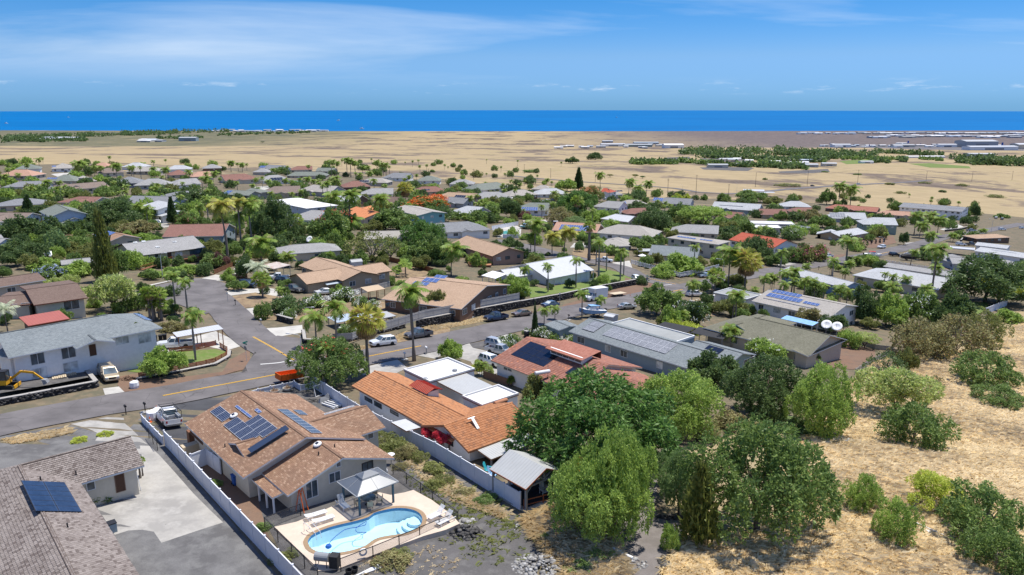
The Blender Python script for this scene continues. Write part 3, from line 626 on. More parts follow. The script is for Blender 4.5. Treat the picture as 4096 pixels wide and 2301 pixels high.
S(p1,'s1','B',(735,252),(1065,428),8,1,'solar_mono');S(p3,'s0','B',(1075,285),(1300,232),5,1,'solar_lit');S(p1,'s1','B',(850,258),(960,295),2,1,'solar_mono')
for w,k,x,y in ((p1,'s0',362,522),(p2,'s0',1040,580),(p2,'s1',1155,525),(p2,'s1',1135,435),(p2,'s1',1205,415)): h.pipe(w,k,'B',x,y,.35)
for w,x,y in ((p1,430,303),(p2,1035,512)):
 m=MB();m.lathe([(.30,0),(.30,.12),(.42,.14),(.42,.22),(.34,.30),(0,.33)],16);m.box((-.18,-.14,.315),(.18,.14,.35),1);h.on(w,'s0','B',x,y,m,'attic_fan',['plastic_white','solar_black'])
m=MB()  # tilted water-heater collector on its frame
for y in (-1.7,0,1.7): m.bar((-.5,y,0),(-.5,y,.55),.05,mi=1);m.bar((.5,y,0),(.5,y,.2),.05,mi=1)
m.box((-.35,-2.1,.0),(.35,2.1,.06),0,Matrix.Translation((0,0,.42))@Matrix.Rotation(.32,4,'Y'))
h.on(p1,'s0','B',690,490,m,'solar_collector',['solar_water','metal_dark'],.02)
h.winpx(p2,'e1','B',(945,785),(1030,870));h.winpx(p2,'e1','B',(1115,720),(1195,755));h.winpx(p2,'e1','B',(1355,645),(1430,695),frame='trim_dark');h.winpx(p2,'e1','B',(1167,628),(1200,655),split=False);h.winpx(p3,'s0','B',(1395,425),(1430,452))
h.winpx(p1,'s0','B',(115,420),(200,500),pane='door_dark',frame='wood_brown',name='garage_door')
m=MB()
for i,t in enumerate((.04,.36,.68,.97)):
 q=p4['M']@Vector((p4['L']*t,.15,0));g=float(gz(q.x,q.y));m2=MB();m2.box((-.07,-.07,g-.2),(.07,.07,q.z-.16));m2.build('porch_post','fascia_white',h.e,TR(q.x,q.y,0,GRID),world=True)
tilemat('orange_tile',(.46,.20,.085),(.56,.265,.125),(.38,.18,.09),.7,.15,.12,(.2,.13,.09))
h=House('the orange tile house','white walled house with bright orange tile roof and flat white annexes',2.8,'w_white','roof_orange','terracotta')
H_ORANGE=h;o1=h.wing('C',(190,262),(715,545),rp=(360,155),pitch=.34,snap=GRID,eb=5.5,win=0,ov=.7)
o2=h.wing('C',(1045,745),(1530,552),rp=(860,550),pitch=.34,snap=GRID,win=0,ov=.7)
for w in (o1,o2): h.lay(w,('s0','s1'),.30,.33,stag=0,jit=.004)
h.finish_tiles(.30,.33,'tile','orange_tile','roof_tile')
for w in (o1,o2):  # hip and ridge tiles, one by one
 m=MB();m.lathe([(.15,0),(.13,.40)],8,0,Matrix.Rotation(math.pi/2,4,'Y'));me=m.mesh('ridge_tile','orange_tile');x=0
 while x<w['L']-.2: obj('ridge_tile',me,w['roof'],w['M']@Matrix.Translation((x,w['W']/2,w['W']/2*w['p']+.03)),world=True);x+=.37
fw=h.wing('C',(760,237),(1085,142),C=(885,62),kind='flat',dh=.25,ov=.1,snap=GRID,roof='membrane_white',win=0,pitch=0)
f2=h.wing('C',(1130,405),(1410,325),C=(1250,265),kind='flat',dh=.25,ov=.1,snap=GRID,roof='membrane_white',win=0,pitch=0)
f3=h.wing('C',(1010,330),(1225,265),C=(1000,172),kind='shed',dh=-.1,ov=.3,snap=GRID,roof='metal_grey',win=0,pitch=.03,walls=False)
aw=h.wing('C',(565,580),(725,572),W=3.2,kind='shed',dh=-.3,snap=GRID,roof='metal_white',win=0,pitch=.06,walls=False,turn=True)
a2=h.wing('C',(1200,790),(1560,655),W=3.4,kind='shed',dh=-.35,ov=.3,snap=GRID,roof='metal_grey',win=0,pitch=.10,walls=False)
for x in (.2,a2['L']/2,a2['L']-.2):
 q=a2['M']@Vector((x,.2,0));m=MB();m.box((-.08,-.08,float(gz(q.x,q.y))-.2),(.08,.08,q.z-.14));m.build('awning_post','metal_mid',h.e,TR(q.x,q.y,0,GRID),world=True)
rd=MB();rd.add([(-1.9,-1.2,.55),(1.9,-1.2,.55),(1.9,0,1.0),(-1.9,0,1.0),(1.9,1.2,.55),(-1.9,1.2,.55)],[(0,1,2,3),(3,2,4,5)],0,[[(0,0),(3.8,0),(3.8,1.3),(0,1.3)],[(0,0),(3.8,0),(3.8,1.3),(0,1.3)]]);rd.box((-1.6,-.8,-.6),(1.6,.8,.6),1)
for i in range(14): rd.bar((-1.9+i*.29,-1.22,.58),(-1.9+i*.29,0,1.03),.06,.06,2);rd.bar((-1.9+i*.29,1.22,.58),(-1.9+i*.29,0,1.03),.06,.06,2)
q=hit('C',730,290,(o1['M']@Vector((0,o1['W']/2,o1['W']/2*.34)))[:],(0,0,1));rd.build('roof_lantern',['metal_red','fascia_white','red_paint'],h.e,TR(q[0],q[1],o1['M'].translation.z+o1['W']/2*.34-.25,GRID),world=True)
m=MB();m.lathe([(0,0),(.24,.02),(.27,.1),(.27,1.9),(.24,1.98),(0,2)],14,0,Matrix.Rotation(math.pi/2,4,'Y'));m.box((-.1,-.7,-.3),(2.1,-.1,-.22),1)
q=atz('C',1225,390,f2['M'].translation.z+.45);m.build('water_tank',['terracotta','solar_water'],h.e,TR(q[0],q[1],q[2],math.radians(41)),world=True,smooth=True)
m=MB();m.bar((0,-1.2,.06),(.1,.3,.5),.35,.05);m.box((-.5,.2,.45),(.5,.35,.5));h.on(o2,'s0','C',1062,530,m,'flashing_patch','plastic_white',.08)
for x,y in ((726,215),(940,152)):
 m=MB();m.lathe([(.25,0),(.25,.1),(.38,.14),(.3,.24),(0,.27)],12);q=atz('C',x,y,fw['M'].translation.z);m.build('roof_vent','metal_mid',h.e,TR(q[0],q[1],q[2]),world=True)
h.winpx(o2,'e0','C',(860,618),(925,695),frame='trim_dark');h.winpx(o2,'e0','C',(828,600),(842,655),frame='trim_dark',split=False)
h.winpx(o1,'s0','C',(290,335),(340,385),frame='trim_dark');h.winpx(o1,'s0','C',(360,372),(410,425),frame='trim_dark');h.winpx(o1,'s0','C',(475,435),(530,480),frame='trim_dark')
tilemat('red_tile',(.30,.125,.085),(.40,.19,.14),(.55,.22,.12),.75,.06,.2,(.22,.17,.15))
h=House('the red tile house','white walled house with faded red tile roof and black solar panels',2.8,'w_white','roof_redtile','w_cream')
r1=h.wing('H',(480,890),(1057,1124),rp=(735,720),pitch=.30,snap=GRID,win=0,ov=.7)
r2=h.wing('H',(1057,1124),(1420,1262),W=r1['W']*.86,pitch=.30,dh=-.3,snap=GRID,win=0,ov=.7,ea=.5)
for w in (r1,r2): h.lay(w,('s0','s1'),.32,.34,stag=0,jit=.004)
h.finish_tiles(.32,.34,'tile','red_tile','roof_tile')
S=h.solar;S(r1,'s0','H',(765,757),(860,940),4,3,'solar_black',.02,frame='metal_dark') ;S(r1,'s0','H',(1075,940),(1095,1015),2,1,'solar_black',.02,frame='metal_dark')
h.winpx(r1,'s0','H',(600,945),(628,972));h.winpx(r1,'s0','H',(572,930),(596,962))
q=r1['M'];cl=MB();X0,X1=r1['L']*.42,r1['L']*.80;zr=r1['W']/2*.30;yy=r1['W']*.5
cl.box((X0,yy-1.9,zr-.7),(X1,yy+.2,zr+.55),0);cl.add([(X0-.5,yy-2.5,zr+.45),(X1+.5,yy-2.5,zr+.45),(X1+.5,yy+1.6,zr+.95),(X0-.5,yy+1.6,zr+.95)],[(0,1,2,3)],1,[[(0,0),(9,0),(9,4),(0,4)]]);cl.box((X0-.5,yy-2.52,zr+.3),(X1+.5,yy-2.4,zr+.45),2);cl.box((X0-.5,yy+1.5,zr-.2),(X1+.5,yy+1.62,zr+.93),1)
cl.build('clerestory',['w_white','roof_redtile','terracotta'],h.e,q,world=True)
for i in range(5):
 m=MB();d=(X1-X0-.4)/5;m.box((X0+.2+i*d+.08,yy-1.96,zr-.25),(X0+.2+(i+1)*d-.08,yy-1.9,zr+.28),0);m.build('clerestory_window','window_glass',h.e,q,world=True)
m=MB();m.lathe([(0,0),(.26,.02),(.29,.1),(.29,2.3),(.26,2.38),(0,2.4)],14,0,Matrix.Rotation(math.pi/2,4,'Y'));m.bar((.3,0,-.9),(.3,0,-.2),.06,mi=1);m.bar((2.1,0,-.9),(2.1,0,-.2),.06,mi=1);m.tube([(2.2,.2,-.2),(2.2,.2,1.1),(2.6,.2,1.15)],.03,6,1)
q=atz('H',795,985,r1['M'].translation.z+1.3);m.build('water_tank',['metal_light','metal_mid'],h.e,TR(q[0],q[1],q[2],math.radians(25)),world=True,smooth=True)
h=House('the blue-grey shingle house','long house with blue-grey shingle roof carrying two rows of solar panels',2.8,'w_bluegrey','roof_bluegrey')
b1=h.wing('H',(1035,680),(1900,945),rp=(1180,580),pitch=.28,snap=GRID,ov=.6);b2=h.wing('I',(480,845),(748,925),rp=(838,832),pitch=.28,snap=GRID,ea=2,ov=.6,wall='w_green')
b3=h.wing('H',(1350,625),(1809,765),W=5.5,kind='flat',dh=.6,ov=.1,roof='membrane_grey',pitch=0,snap=GRID,win=0)
h.solar(b1,'s0','H',(1375,645),(1740,845),9,2,'solar_lit');h.solar(b1,'s0','H',(1225,605),(1220,690),1,2,'solar_lit',frame='metal_dark');h.solar(b2,'s0','I',(610,782),(650,870),3,2,'solar_black',frame='metal_dark')
h.winpx(b2,'e1','I',(860,890),(930,940),pane='window_glass')
sh=House('the blue-grey garden shed','small blue-grey garden shed with shingle roof beside the road',2.5,'w_bluegrey','roof_bluegrey',name='garden_shed',cat='shed')
sh.wing('H',(862,628),(970,672),C=(1072,622),pitch=.14,ov=.25,kind='gable',win=0)
h=House('the moss green roofed house','wide house with dull green shingle roof and two large satellite dishes behind',2.8,'w_beige','roof_moss')
g1=h.wing('I',(575,650),(1330,858),rp=(1415,690),pitch=.33,snap=GRID,ov=.7,hips='0')
g2=h.wing('I',(940,720),(1200,640),W=9,pitch=.33,snap=GRID,eb=3,hips='1',walls=False,win=0)
g3=h.wing('I',(1330,862),(1590,745),W=3.2,pitch=.16,snap=GRID,dh=-.1,kind='shed',ov=.5,win=0,walls=True)
h=House('the white house with the blue solar roof','white house with pale roof covered in rows of blue solar panels',3.3,'w_white','roof_greywarm')
f1=h.wing('I',(930,455),(1468,588),rp=(1560,480),pitch=.22,snap=GRID,ov=.7)
for p1_,p2_,n in (((1085,378),(1262,437),7),((1050,402),(1262,475),8),((1000,440),(1380,520),14)): h.solar(f1,'s0','I',p1_,p2_,n,1,'solar_blue')
h.solar(f1,'s0','I',(1305,462),(1395,500),4,1,'solar_blue')
h=House('the flat roofed white garage','flat roofed white garage beside the white pickup trucks',3.0,'w_white','membrane_grey',name='garage',cat='garage')
h.wing('I',(640,402),(880,452),C=(970,412),kind='flat',ov=.3,pitch=0)
def H(ref,label,wings,h=2.7,wall='w_cream',roof='roof_grey',fascia='fascia_white',sol=(),cat='house',name='house',**k):
 o=House(ref,label,h,wall,roof,fascia,name,cat);ws=[]
 for w in wings:
  r,A,B=w[:3];kw=dict(k);kw.update(w[3] if len(w)>3 else {});ws.append(o.wing(r,A,B,**kw))
 for wi,key,r,p1_,p2_,nu,nv,*mt in sol: o.solar(ws[wi],key,r,p1_,p2_,nu,nv,*(mt or ['solar_blue']))
 return o,ws
H('the blue house behind the palms','blue house with pale grey roof behind a row of slender palms',[('J',(40,335),(505,455),dict(C=(607,422),ov=.6,pitch=.28))],3.2,'w_blue','roof_lightgrey')
H('the long cream house','long cream house with pale grey roof beside the tall leaning palm',[('J',(565,362),(1190,470),dict(C=(1335,408),pitch=.28,hips='0'))],3.,'w_cream','roof_lightgrey')
H('the dark grey roof beside the picket fence','low house with dark grey roof below the white picket fence',[('J',(790,300),(1290,375),dict(W=8,pitch=.22))],2.4,'w_grey','roof_grey')
H('the grey roofed house with the boat yard','house with wide grey gable roof next to the fenced boat yard',[('J',(1130,225),(1310,280),dict(W=11,hips='0')),('J',(1290,280),(1809,305),dict(W=10,hips='1',dh=.2))],2.8,'w_grey','roof_grey')
H('the white house with solar at the edge','pale roofed house covered in solar panels near the right edge',[('O',(1930,1215),(2450,1290),dict(W=12,pitch=.2)),('O',(1935,1160),(2250,1195),dict(W=9,dh=.3,pitch=.2))],2.8,'w_white','roof_lightgrey',sol=[(0,'s0','O',(2100,1205),(2340,1240),8,2)])
H('the tan hip roof at the edge','low house with tan hip roof near the right edge',[('O',(1955,1098),(2290,1085),dict(W=10,hips='01',pitch=.25))],2.7,'w_brown','roof_tan')
H('the carport behind the boat yard','open carport with flat pale roof behind the boat yard',[('O',(1695,1190),(1935,1210),dict(W=6,kind='flat',pitch=0,walls=False,win=0))],2.8,'w_grey','metal_white',cat='carport',name='carport')
o,ws=H('the white verandah house','white bungalow with metal roof and long railed verandah on the lawn',[('H',(890,302),(1225,236),dict(rp=(705,195),pitch=.30,ov=.9,win=0)),('H',(610,292),(785,268),dict(rp=(530,237),pitch=.3,dh=-.1,win=0))],2.7,'w_white','metal_white')
VER=(o,ws[0])
H('the pink-brown gabled house','pink-brown house with broad tan gable roof and red deck',[('M',(250,900),(650,1027),dict(C=(910,968),pitch=.33))],3.2,'w_pinkbrown','roof_tan','fascia_brown')
o,ws=H('the tan house with the arched door','tan house with arched entrance and sprawling tan shingle roof',[('L',(790,1298),(1180,1232),dict(rp=(690,1195),pitch=.3,win=0)),('L',(670,1120),(1175,1258),dict(rp=(1315,1170),pitch=.3)),('L',(1440,1197),(1608,1163),dict(rp=(1510,1085),pitch=.3,ea=4))],2.8,'w_tan','roof_tan','fascia_brown',snap=GRID);TANW=(o,ws)
H('the tan roof with three solar panels','low tan roofed house with blue solar panels behind the grey fence',[('Z',(1525,1196),(1760,1226),dict(rp=(1790,1100),pitch=.2,eb=5))],2.7,'w_brown','roof_tan','fascia_white',sol=[(0,'s0','G',(1560,318),(1640,352),3,1),(0,'s0','G',(1640,292),(1710,330),3,1),(0,'s0','G',(1715,272),(1770,302),2,1)])
o,ws=H('the big white two-storey house','big white two-storey house with slate blue shingle roof above the excavator',[('F',(60,782),(1175,562),dict(rp=(930,440),pitch=.36,hips='1',win=0,ov=.8)),('F',(550,717),(835,662),dict(W=4.5,pitch=.3,dh=-.15,hips='',turn=True,walls=False,win=0)),('F',(-60,760),(60,782),dict(W=6,dh=-.3,win=0))],5.3,'w_white','roof_bluegrey');BIGW=(o,ws)
for a,b in (((215,745),(325,815)),((440,710),(550,770)),((230,868),(340,910)),((455,822),(565,865)),((835,625),(930,670)),((1000,620),(1095,660))): o.winpx(ws[0],'s0','F',a,b,pane=random.choice(('window_glass','blind_glass')))
o.winpx(ws[0],'s0','F',(640,690),(700,760),pane='door_dark',name='door',split=False)
o.solar(ws[0],'e1','F',(960,460),(1100,515),4,2)
o,ws=H('the white stucco house with the brown roof','white house with flat brown roof and outside stairs behind the red shed',[('F',(245,400),(635,345),dict(rp=(585,235),pitch=.12,ov=.6,win=0)),('F',(-60,415),(225,392),dict(W=12,pitch=.1,dh=-.4,win=0))],3.6,'w_cream','roof_darkbrown','fascia_red')
o.winpx(ws[0],'s0','F',(458,378),(578,420));o.winpx(ws[1],'s0','F',(90,395),(125,412));o.winpx(ws[1],'s0','F',(155,388),(215,402))
H('the red shed roof','red flat roofed lean-to behind the big white house',[('F',(205,550),(505,497),dict(C=(440,447),kind='shed',pitch=.05,win=0))],2.7,'w_brown','metal_red','fascia_red',cat='shed',name='lean_to')
H('the brown roof at the left edge','low house with brown roof at the left edge behind a flowering hedge',[('F',(-40,275),(335,215),dict(rp=(290,160),pitch=.2))],2.6,'w_beige','roof_darkbrown')
o,ws=H('the yellow house with the ramp','yellow sided house with grey roof and a long wooden ramp',[('K',(1285,1030),(1985,940),dict(rp=(1905,820),pitch=.28,win=0,ov=.5))],3.2,'w_yellow','roof_grey','trim_dark');YEL=(o,ws)
o.winpx(ws[0],'s0','K',(1410,1020),(1450,1088));o.winpx(ws[0],'s0','K',(1492,1005),(1530,1035));o.winpx(ws[0],'s0','K',(1610,990),(1660,1060),pane='door_dark',name='door',split=False);o.winpx(ws[0],'s0','K',(1690,985),(1760,1045),pane='blind_glass');o.winpx(ws[0],'s0','K',(1830,960),(1950,1000),frame='trim_dark')
for x,y in ((1305,895),(1385,885),(1520,938),(1685,888)):
 m=MB();m.box((-.5,-.4,0),(.5,.4,.14));m.box((-.42,-.32,.14),(.42,.32,.17),1);o.on(ws[0],'s0','K',x,y,m,'skylight',['fascia_white','blind_glass'])
H('the small grey gable','small outbuilding with curved grey roof behind the blue flowering bush',[('K',(590,1110),(900,1080),dict(W=5,pitch=.3))],2.3,'w_beige','roof_grey',cat='outbuilding',name='outbuilding')
H('the brown roof with blue solar','brown roofed house with blue solar panels behind the pines',[('K',(860,848),(1035,892),dict(C=(1300,832),pitch=.3)),('K',(600,860),(870,850),dict(W=7,pitch=.2,dh=-.3))],2.8,'w_beige','roof_brown','fascia_white',sol=[(0,'s0','K',(890,830),(1120,800),4,2)])
H('the reddish roof with the chimney','house with reddish brown roof and blue-grey chimney behind the yellow house',[('K',(1560,840),(2150,830),dict(rp=(1620,720),pitch=.3))],3.,'w_bluegrey','roof_redbrown')
H('the pale blue two-storey house','pale blue two-storey house with green roof and double garage',[('K',(375,592),(482,648),dict(C=(828,608),pitch=.36)),('K',(430,695),(560,722),dict(C=(800,668),pitch=.33,dh=-2.6,win=0))],5.2,'w_paleblue','roof_green')
H('the blue-grey cottage at the left edge','blue-grey cottage with lumber lying in its brown yard',[('K',(-120,900),(60,880),dict(W=9,pitch=.3)),('K',(-40,925),(170,870),dict(W=9,pitch=.3,turn=True,win=0))],2.8,'w_paleblue','roof_grey')
H('the brown roof beside the dark pine','low brown roofed house at the left edge beside a dark pine',[('K',(-120,665),(225,668),dict(W=10,pitch=.3)),('K',(-100,710),(150,668),dict(W=9,pitch=.3,dh=-.3))],2.8,'w_white','roof_mauve')
H('the grey hip roof by the school bus','grey hipped roof house below the yellow van at the left',[('K',(-40,545),(460,520),dict(W=13,hips='01',pitch=.3))],2.7,'w_beige','roof_slate')
H('the rosy hip roof','beige house with rosy brown hip roof',[('K',(540,505),(890,515),dict(W=13,hips='0',pitch=.3)),('K',(800,520),(1050,490),dict(W=10,pitch=.3))],2.9,'w_beige','roof_redbrown')
H('the long mauve roof','long cream house with mauve brown roof and front gable',[('K',(620,388),(1060,352),dict(W=14,pitch=.33)),('K',(512,352),(640,380),dict(W=10,pitch=.33))],3.,'w_cream','roof_mauve')
H('the slate roof with white gable','slate roofed house with a wide white edged gable at the left',[('K',(10,362),(455,350),dict(W=14,pitch=.33,hips='0'))],2.9,'w_grey','roof_slate')
H('the slate gabled house','slate gabled house beside the white modern house',[('K',(1195,512),(1645,520),dict(W=14,pitch=.36))],2.7,'w_bluegrey','roof_slate')
H('the grey house with small solar','grey hipped house with a small solar panel on its ridge',[('K',(1660,462),(1990,425),dict(W=13,hips='01',pitch=.3))],2.7,'w_olive','roof_slate')
H('the green-grey house with four panels','green-grey house with four blue solar panels on its hip roof',[('K',(2065,425),(2395,440),dict(W=12,hips='0',pitch=.3)),('L',(180,400),(300,415),dict(W=10,pitch=.3,hips='1'))],2.8,'w_olive','roof_green',sol=[(0,'s0','K',(2150,425),(2250,395),2,2)])
H('the white modern house','white modern house with stepped pale roofs and a car in its drive',[('K',(1340,545),(1515,578),dict(W=8,pitch=.2,kind='shed')),('K',(1390,612),(1560,640),dict(W=8,pitch=.15,kind='shed',dh=-2.2))],5.,'w_white','roof_lightgrey')
far=[ # ref, label, region, A, B, W, roof, wall, hips, h, solar
 ('the grey roof with two gables','grey roofed house with twin gables among the palms','K',(1285,345),(1640,335),13,'roof_grey','w_grey','01',2.8,0),
 ('the pale walled grey house','white walled house with plain grey gable roof by the palms','K',(1675,345),(1945,325),12,'roof_grey','w_white','0',2.8,0),
 ('the grey roof with the lit solar array','grey-green roofed house with a bright reflecting solar array','K',(1085,325),(1370,318),13,'roof_slate','w_grey','01',2.8,('solar_lit',(1095,325),(1235,292))),
 ('the white-grey roof with dark solar','pale grey roof with a broad dark solar array','K',(690,312),(940,300),12,'roof_greywarm','w_grey','01',2.8,('solar_black',(760,295),(890,268))),
 ('the green-grey roof behind the bus','green-grey roofed house with blue panels behind the yellow van','K',(440,300),(720,300),12,'roof_green','w_beige','01',2.8,('solar_blue',(450,282),(560,268))),
 ('the salmon roof at the far left','low salmon roofed house at the far left','K',(-30,250),(310,250),13,'roof_salmon','w_beige','01',2.7,0),
 ('the white ridged grey house','grey roofed house with a white stripe along its ridge at the field edge','K',(140,188),(390,180),13,'roof_green','w_white','01',2.8,0),
 ('the grey house with the double garage','grey hipped house with white double garage facing the field edge','K',(490,182),(710,175),14,'roof_greywarm','w_white','01',2.8,('solar_blue',(500,165),(540,152))),
 ('the pink hip roof','pinkish hipped roof among palms at the field edge','K',(850,165),(1050,165),12,'roof_salmon','w_beige','01',2.7,0),
 ('the white hip roof','bright white hipped roof at the field edge','K',(1165,165),(1385,165),13,'roof_lightgrey','w_white','01',2.8,0),
 ('the mauve roof behind the palms','low mauve roof behind a cluster of palms','K',(935,225),(1200,215),12,'roof_mauve','w_cream','01',2.8,0),
 ('the grey-mauve long roof','long grey-mauve roof in the palm grove','K',(1210,210),(1550,205),12,'roof_greywarm','w_beige','01',2.7,0),
 ('the white low roof','low white roof behind the palms at the field edge','K',(1590,190),(1840,185),12,'roof_lightgrey','w_white','01',2.6,0),
 ('the red-brown roof in the grove','red-brown roof in the palm grove','K',(1635,245),(1850,235),12,'roof_redbrown','w_beige','01',2.7,0),
 ('the salmon gabled roof','salmon roof with a small front gable','K',(1850,262),(2060,250),12,'roof_salmon','w_beige','0',2.7,0),
 ('the grey hip roof with two posts','grey hipped roof with open lanai at the field edge','K',(1950,180),(2140,175),13,'roof_grey','w_brown','01',2.7,0),
 ('the broad red-brown roof','broad red-brown roof with a pair of pale gables','L',(0,300),(345,280),15,'roof_redbrown','w_cream','1',2.8,0),
 ('the grey roof with the black array','grey roof with one large black solar array','L',(360,300),(640,285),13,'roof_grey','w_white','01',2.7,('solar_black',(450,295),(550,265))),
 ('the slate roof at the field edge','slate roofed house with solar panels at the field edge','L',(310,180),(540,190),13,'roof_slate','w_white','0',2.9,('solar_blue',(325,170),(400,155))),
 ('the grey roof in front of the slate roof','grey roof half hidden in front of the slate roofed house','L',(260,215),(420,215),11,'roof_grey','w_beige','01',2.6,0),
 ('the red-brown gable at the field edge','red-brown roofed house standing at the edge of the dry field','L',(625,195),(845,190),12,'roof_redbrown','w_cream','0',2.8,0),
 ('the dark green roof at the field edge','cream house with dark green roof at the edge of the dry field','L',(870,205),(1040,208),11,'roof_green','w_cream','',2.8,0),
 ('the green-grey low roof','low green-grey roof between the hedge and the dark green roof','L',(590,250),(980,248),11,'roof_green','w_beige','01',2.5,0),
 ('the mauve-brown gabled house','cream house with mauve-brown roof and a white edged gable','L',(345,422),(725,412),13,'roof_mauve','w_beige','0',2.9,0),
 ('the brown-grey roof by the white wall','brown-grey roofed house along the white yard wall','L',(690,392),(1020,412),13,'roof_greywarm','w_grey','0',2.8,0),
 ('the brown hip roof','warm brown hipped roof beside the tall palms','L',(1140,362),(1410,352),14,'roof_redbrown','w_brown','01',2.8,0),
 ('the tan-grey roof with two black arrays','tan-grey roof with two black solar arrays','L',(1290,312),(1560,318),12,'roof_greywarm','w_beige','01',2.7,('solar_black',(1295,308),(1395,295))),
 ('the slate gable near the field','slate roofed house with a large front gable near the field','L',(1510,268),(1770,272),15,'roof_slate','w_white','0',3.,0),
 ('the green-grey hip near the field','green-grey hipped house near the field','L',(1850,298),(2075,298),14,'roof_green','w_white','01',2.8,0),
 ('the grey roof with white garage door','grey roofed house with white garage door near the field','L',(2160,330),(2395,332),13,'roof_grey','w_white','01',2.8,0),
 ('the grey double hip roof','grey house with a double hipped roof behind the brown roof','L',(1305,430),(1625,425),12,'roof_grey','w_white','0',2.8,0),
 ('the dark brown gable','dark brown gabled roof behind the orange roof','L',(1395,500),(1725,525),11,'roof_darkbrown','w_white','',2.6,0),
 ('the white roof behind the tall palms','white roofed house half hidden behind tall coconut palms','L',(960,490),(1260,505),12,'roof_lightgrey','w_brown','0',2.7,0),
 ('the brown flat roof with black panel','low brown roof with one black solar panel','L',(1825,410),(2145,400),12,'roof_redbrown','w_beige','01',2.5,('solar_black',(1900,392),(1975,378))),
 ('the tan roof with the black array','tan roofed house with a wide black solar array','L',(2010,460),(2390,480),12,'roof_tan','w_brown','0',2.7,('solar_black',(2200,470),(2330,440))),
 ('the navy slate roof','low house with navy slate roof behind the flame tree','L',(2025,500),(2300,520),10,'roof_slate','w_grey','0',2.6,0),
 ('the white-grey verandah roof','pale roofed house with railed verandah beside the teal house','L',(2150,600),(2412,625),12,'roof_lightgrey','w_grey','0',2.8,0),
 ('the pale green-grey double roof','green-grey house with stepped roof at the field edge','M',(490,395),(850,360),16,'roof_green','w_white','01',2.9,0),
 ('the plain grey roof','plain grey roof in front of the stepped green-grey roof','M',(485,470),(840,460),13,'roof_grey','w_beige','01',2.7,0),
 ('the warm grey hip roof','warm grey hipped roof with white awning','M',(815,450),(1095,430),13,'roof_greywarm','w_brown','01',2.8,0),
 ('the white roof by the parked trucks','white roofed house with parked pickup trucks before it','M',(1070,430),(1385,425),14,'roof_lightgrey','w_white','01',2.8,0),
 ('the small grey roof by the field','small warm grey roof beside the dry field','M',(1020,378),(1210,385),11,'roof_greywarm','w_beige','01',2.6,0),
 ('the white house with solar behind the garden','white house with green-grey roof and blue solar array',"M",(880,580),(1190,585),13,'roof_green','w_white','0',3.,('solar_blue',(930,585),(1090,555))),
 ('the red and white two-storey house','white two-storey house with red roof beside the peach tree','M',(1690,405),(1790,412),9,'roof_red','w_white','1',5.,0),
 ('the grey roof beside the red one','grey roof with black panel beside the red and white house','M',(1790,435),(1915,430),11,'roof_grey','w_grey','01',3.,('solar_black',(1830,405),(1900,390))),
 ('the grey two-storey with twin gables','grey roofed two-storey house with twin gables behind the big tree','M',(1610,545),(1870,565),12,'roof_grey','w_white','0',4.6,0),
 ('the low grey roof with skylight panel','low grey roof with one pale panel behind the garden','M',(1860,545),(2180,545),13,'roof_greywarm','w_beige','01',2.7,('solar_blue',(1890,520),(1940,500))),
 ('the slate house with four solar arrays','slate roofed house carrying four solar arrays','N',(260,510),(630,530),13,'roof_slate','w_grey','0',3.,('solar_blue',(265,490),(375,465))),
 ('the low white metal roof','long low white metal roof behind the hedge','M',(1690,662),(1960,697),9,'metal_white','w_beige','0',3.,0),
 ('the brown roof in the trees','brown roof almost hidden among trees','M',(1945,618),(2170,610),9,'roof_redbrown','w_brown','0',2.5,0),
 ('the salmon roof with twelve panels','salmon roofed house with a broad blue solar array','M',(1225,775),(1660,800),12,'roof_salmon','w_brown','',2.8,('solar_blue',(1290,770),(1590,735))),
 ('the big grey hip roof','large white house with grey hipped roof and a hipped garage','M',(1640,800),(2200,840),14,'roof_greywarm','w_white','01',3.4,0),
 ('the hipped grey garage','small grey hipped garage beside the dry yard','M',(1710,900),(1960,915),8,'roof_greywarm','w_grey','01',2.5,0),
 ('the grey roof with the water heater','grey roof with black solar water heater behind the two-storey house','N',(430,790),(900,812),12,'roof_grey','w_beige','0',2.8,0),
 ('the long pale roof with a solar strip','long pale roof with a strip of solar panels along its ridge','N',(830,560),(1290,590),14,'roof_lightgrey','w_bluegrey','',3.,('solar_black',(910,535),(1140,545))),
 ('the brown roof behind the umbrella tree','brown roof behind the spreading umbrella tree','N',(840,640),(1095,665),11,'roof_redbrown','w_beige','0',2.8,0),
 ('the white flat roofed studio','white flat roofed studio behind the hedge','N',(1255,752),(1515,757),8,'membrane_white','w_white','flat',3.,0),
 ('the brown gabled house in the palms','brown gabled house surrounded by palms','N',(1310,625),(1575,628),11,'roof_redbrown','w_tan','',2.8,0),
 ('the pale grey roof in the palms','pale grey roof behind a screen of palms','N',(1510,545),(1800,552),13,'roof_lightgrey','w_grey','01',2.9,0),
 ('the long red tile roof by the field','long red tile roof at the edge of the dry field','N',(1925,560),(2430,600),10,'roof_redtile','w_brown','0',2.7,0),
 ('the pale roof with bright solar','pale roof with bright framed solar panels','O',(540,900),(900,910),12,'roof_lightgrey','w_grey','0',2.8,('solar_lit',(545,890),(680,850))),
 ('the salmon roof below the long white house','long salmon roof in front of the white two-storey house','O',(995,862),(1540,893),9,'roof_salmon','w_beige','0',2.8,0),
 ('the green-grey two-storey house','green-grey two-storey house with pale gabled roof above the rock yard','O',(860,960),(1200,968),12,'roof_lightgrey','w_green','0',5.,0),
 ('the dark roof in the palms','low dark roof among palms behind the white studio','N',(1620,780),(1790,748),8,'roof_slate','w_grey','flat',2.7,0),
 ('the flat white long house','long flat white roof behind the white studio','N',(1200,712),(1640,722),8,'membrane_white','w_grey','flat',2.9,0),
 ('the brown low roof beside the palms','brown low roof beside the palm grove','N',(1600,600),(1830,600),9,'roof_redbrown','w_tan','0',2.6,0),
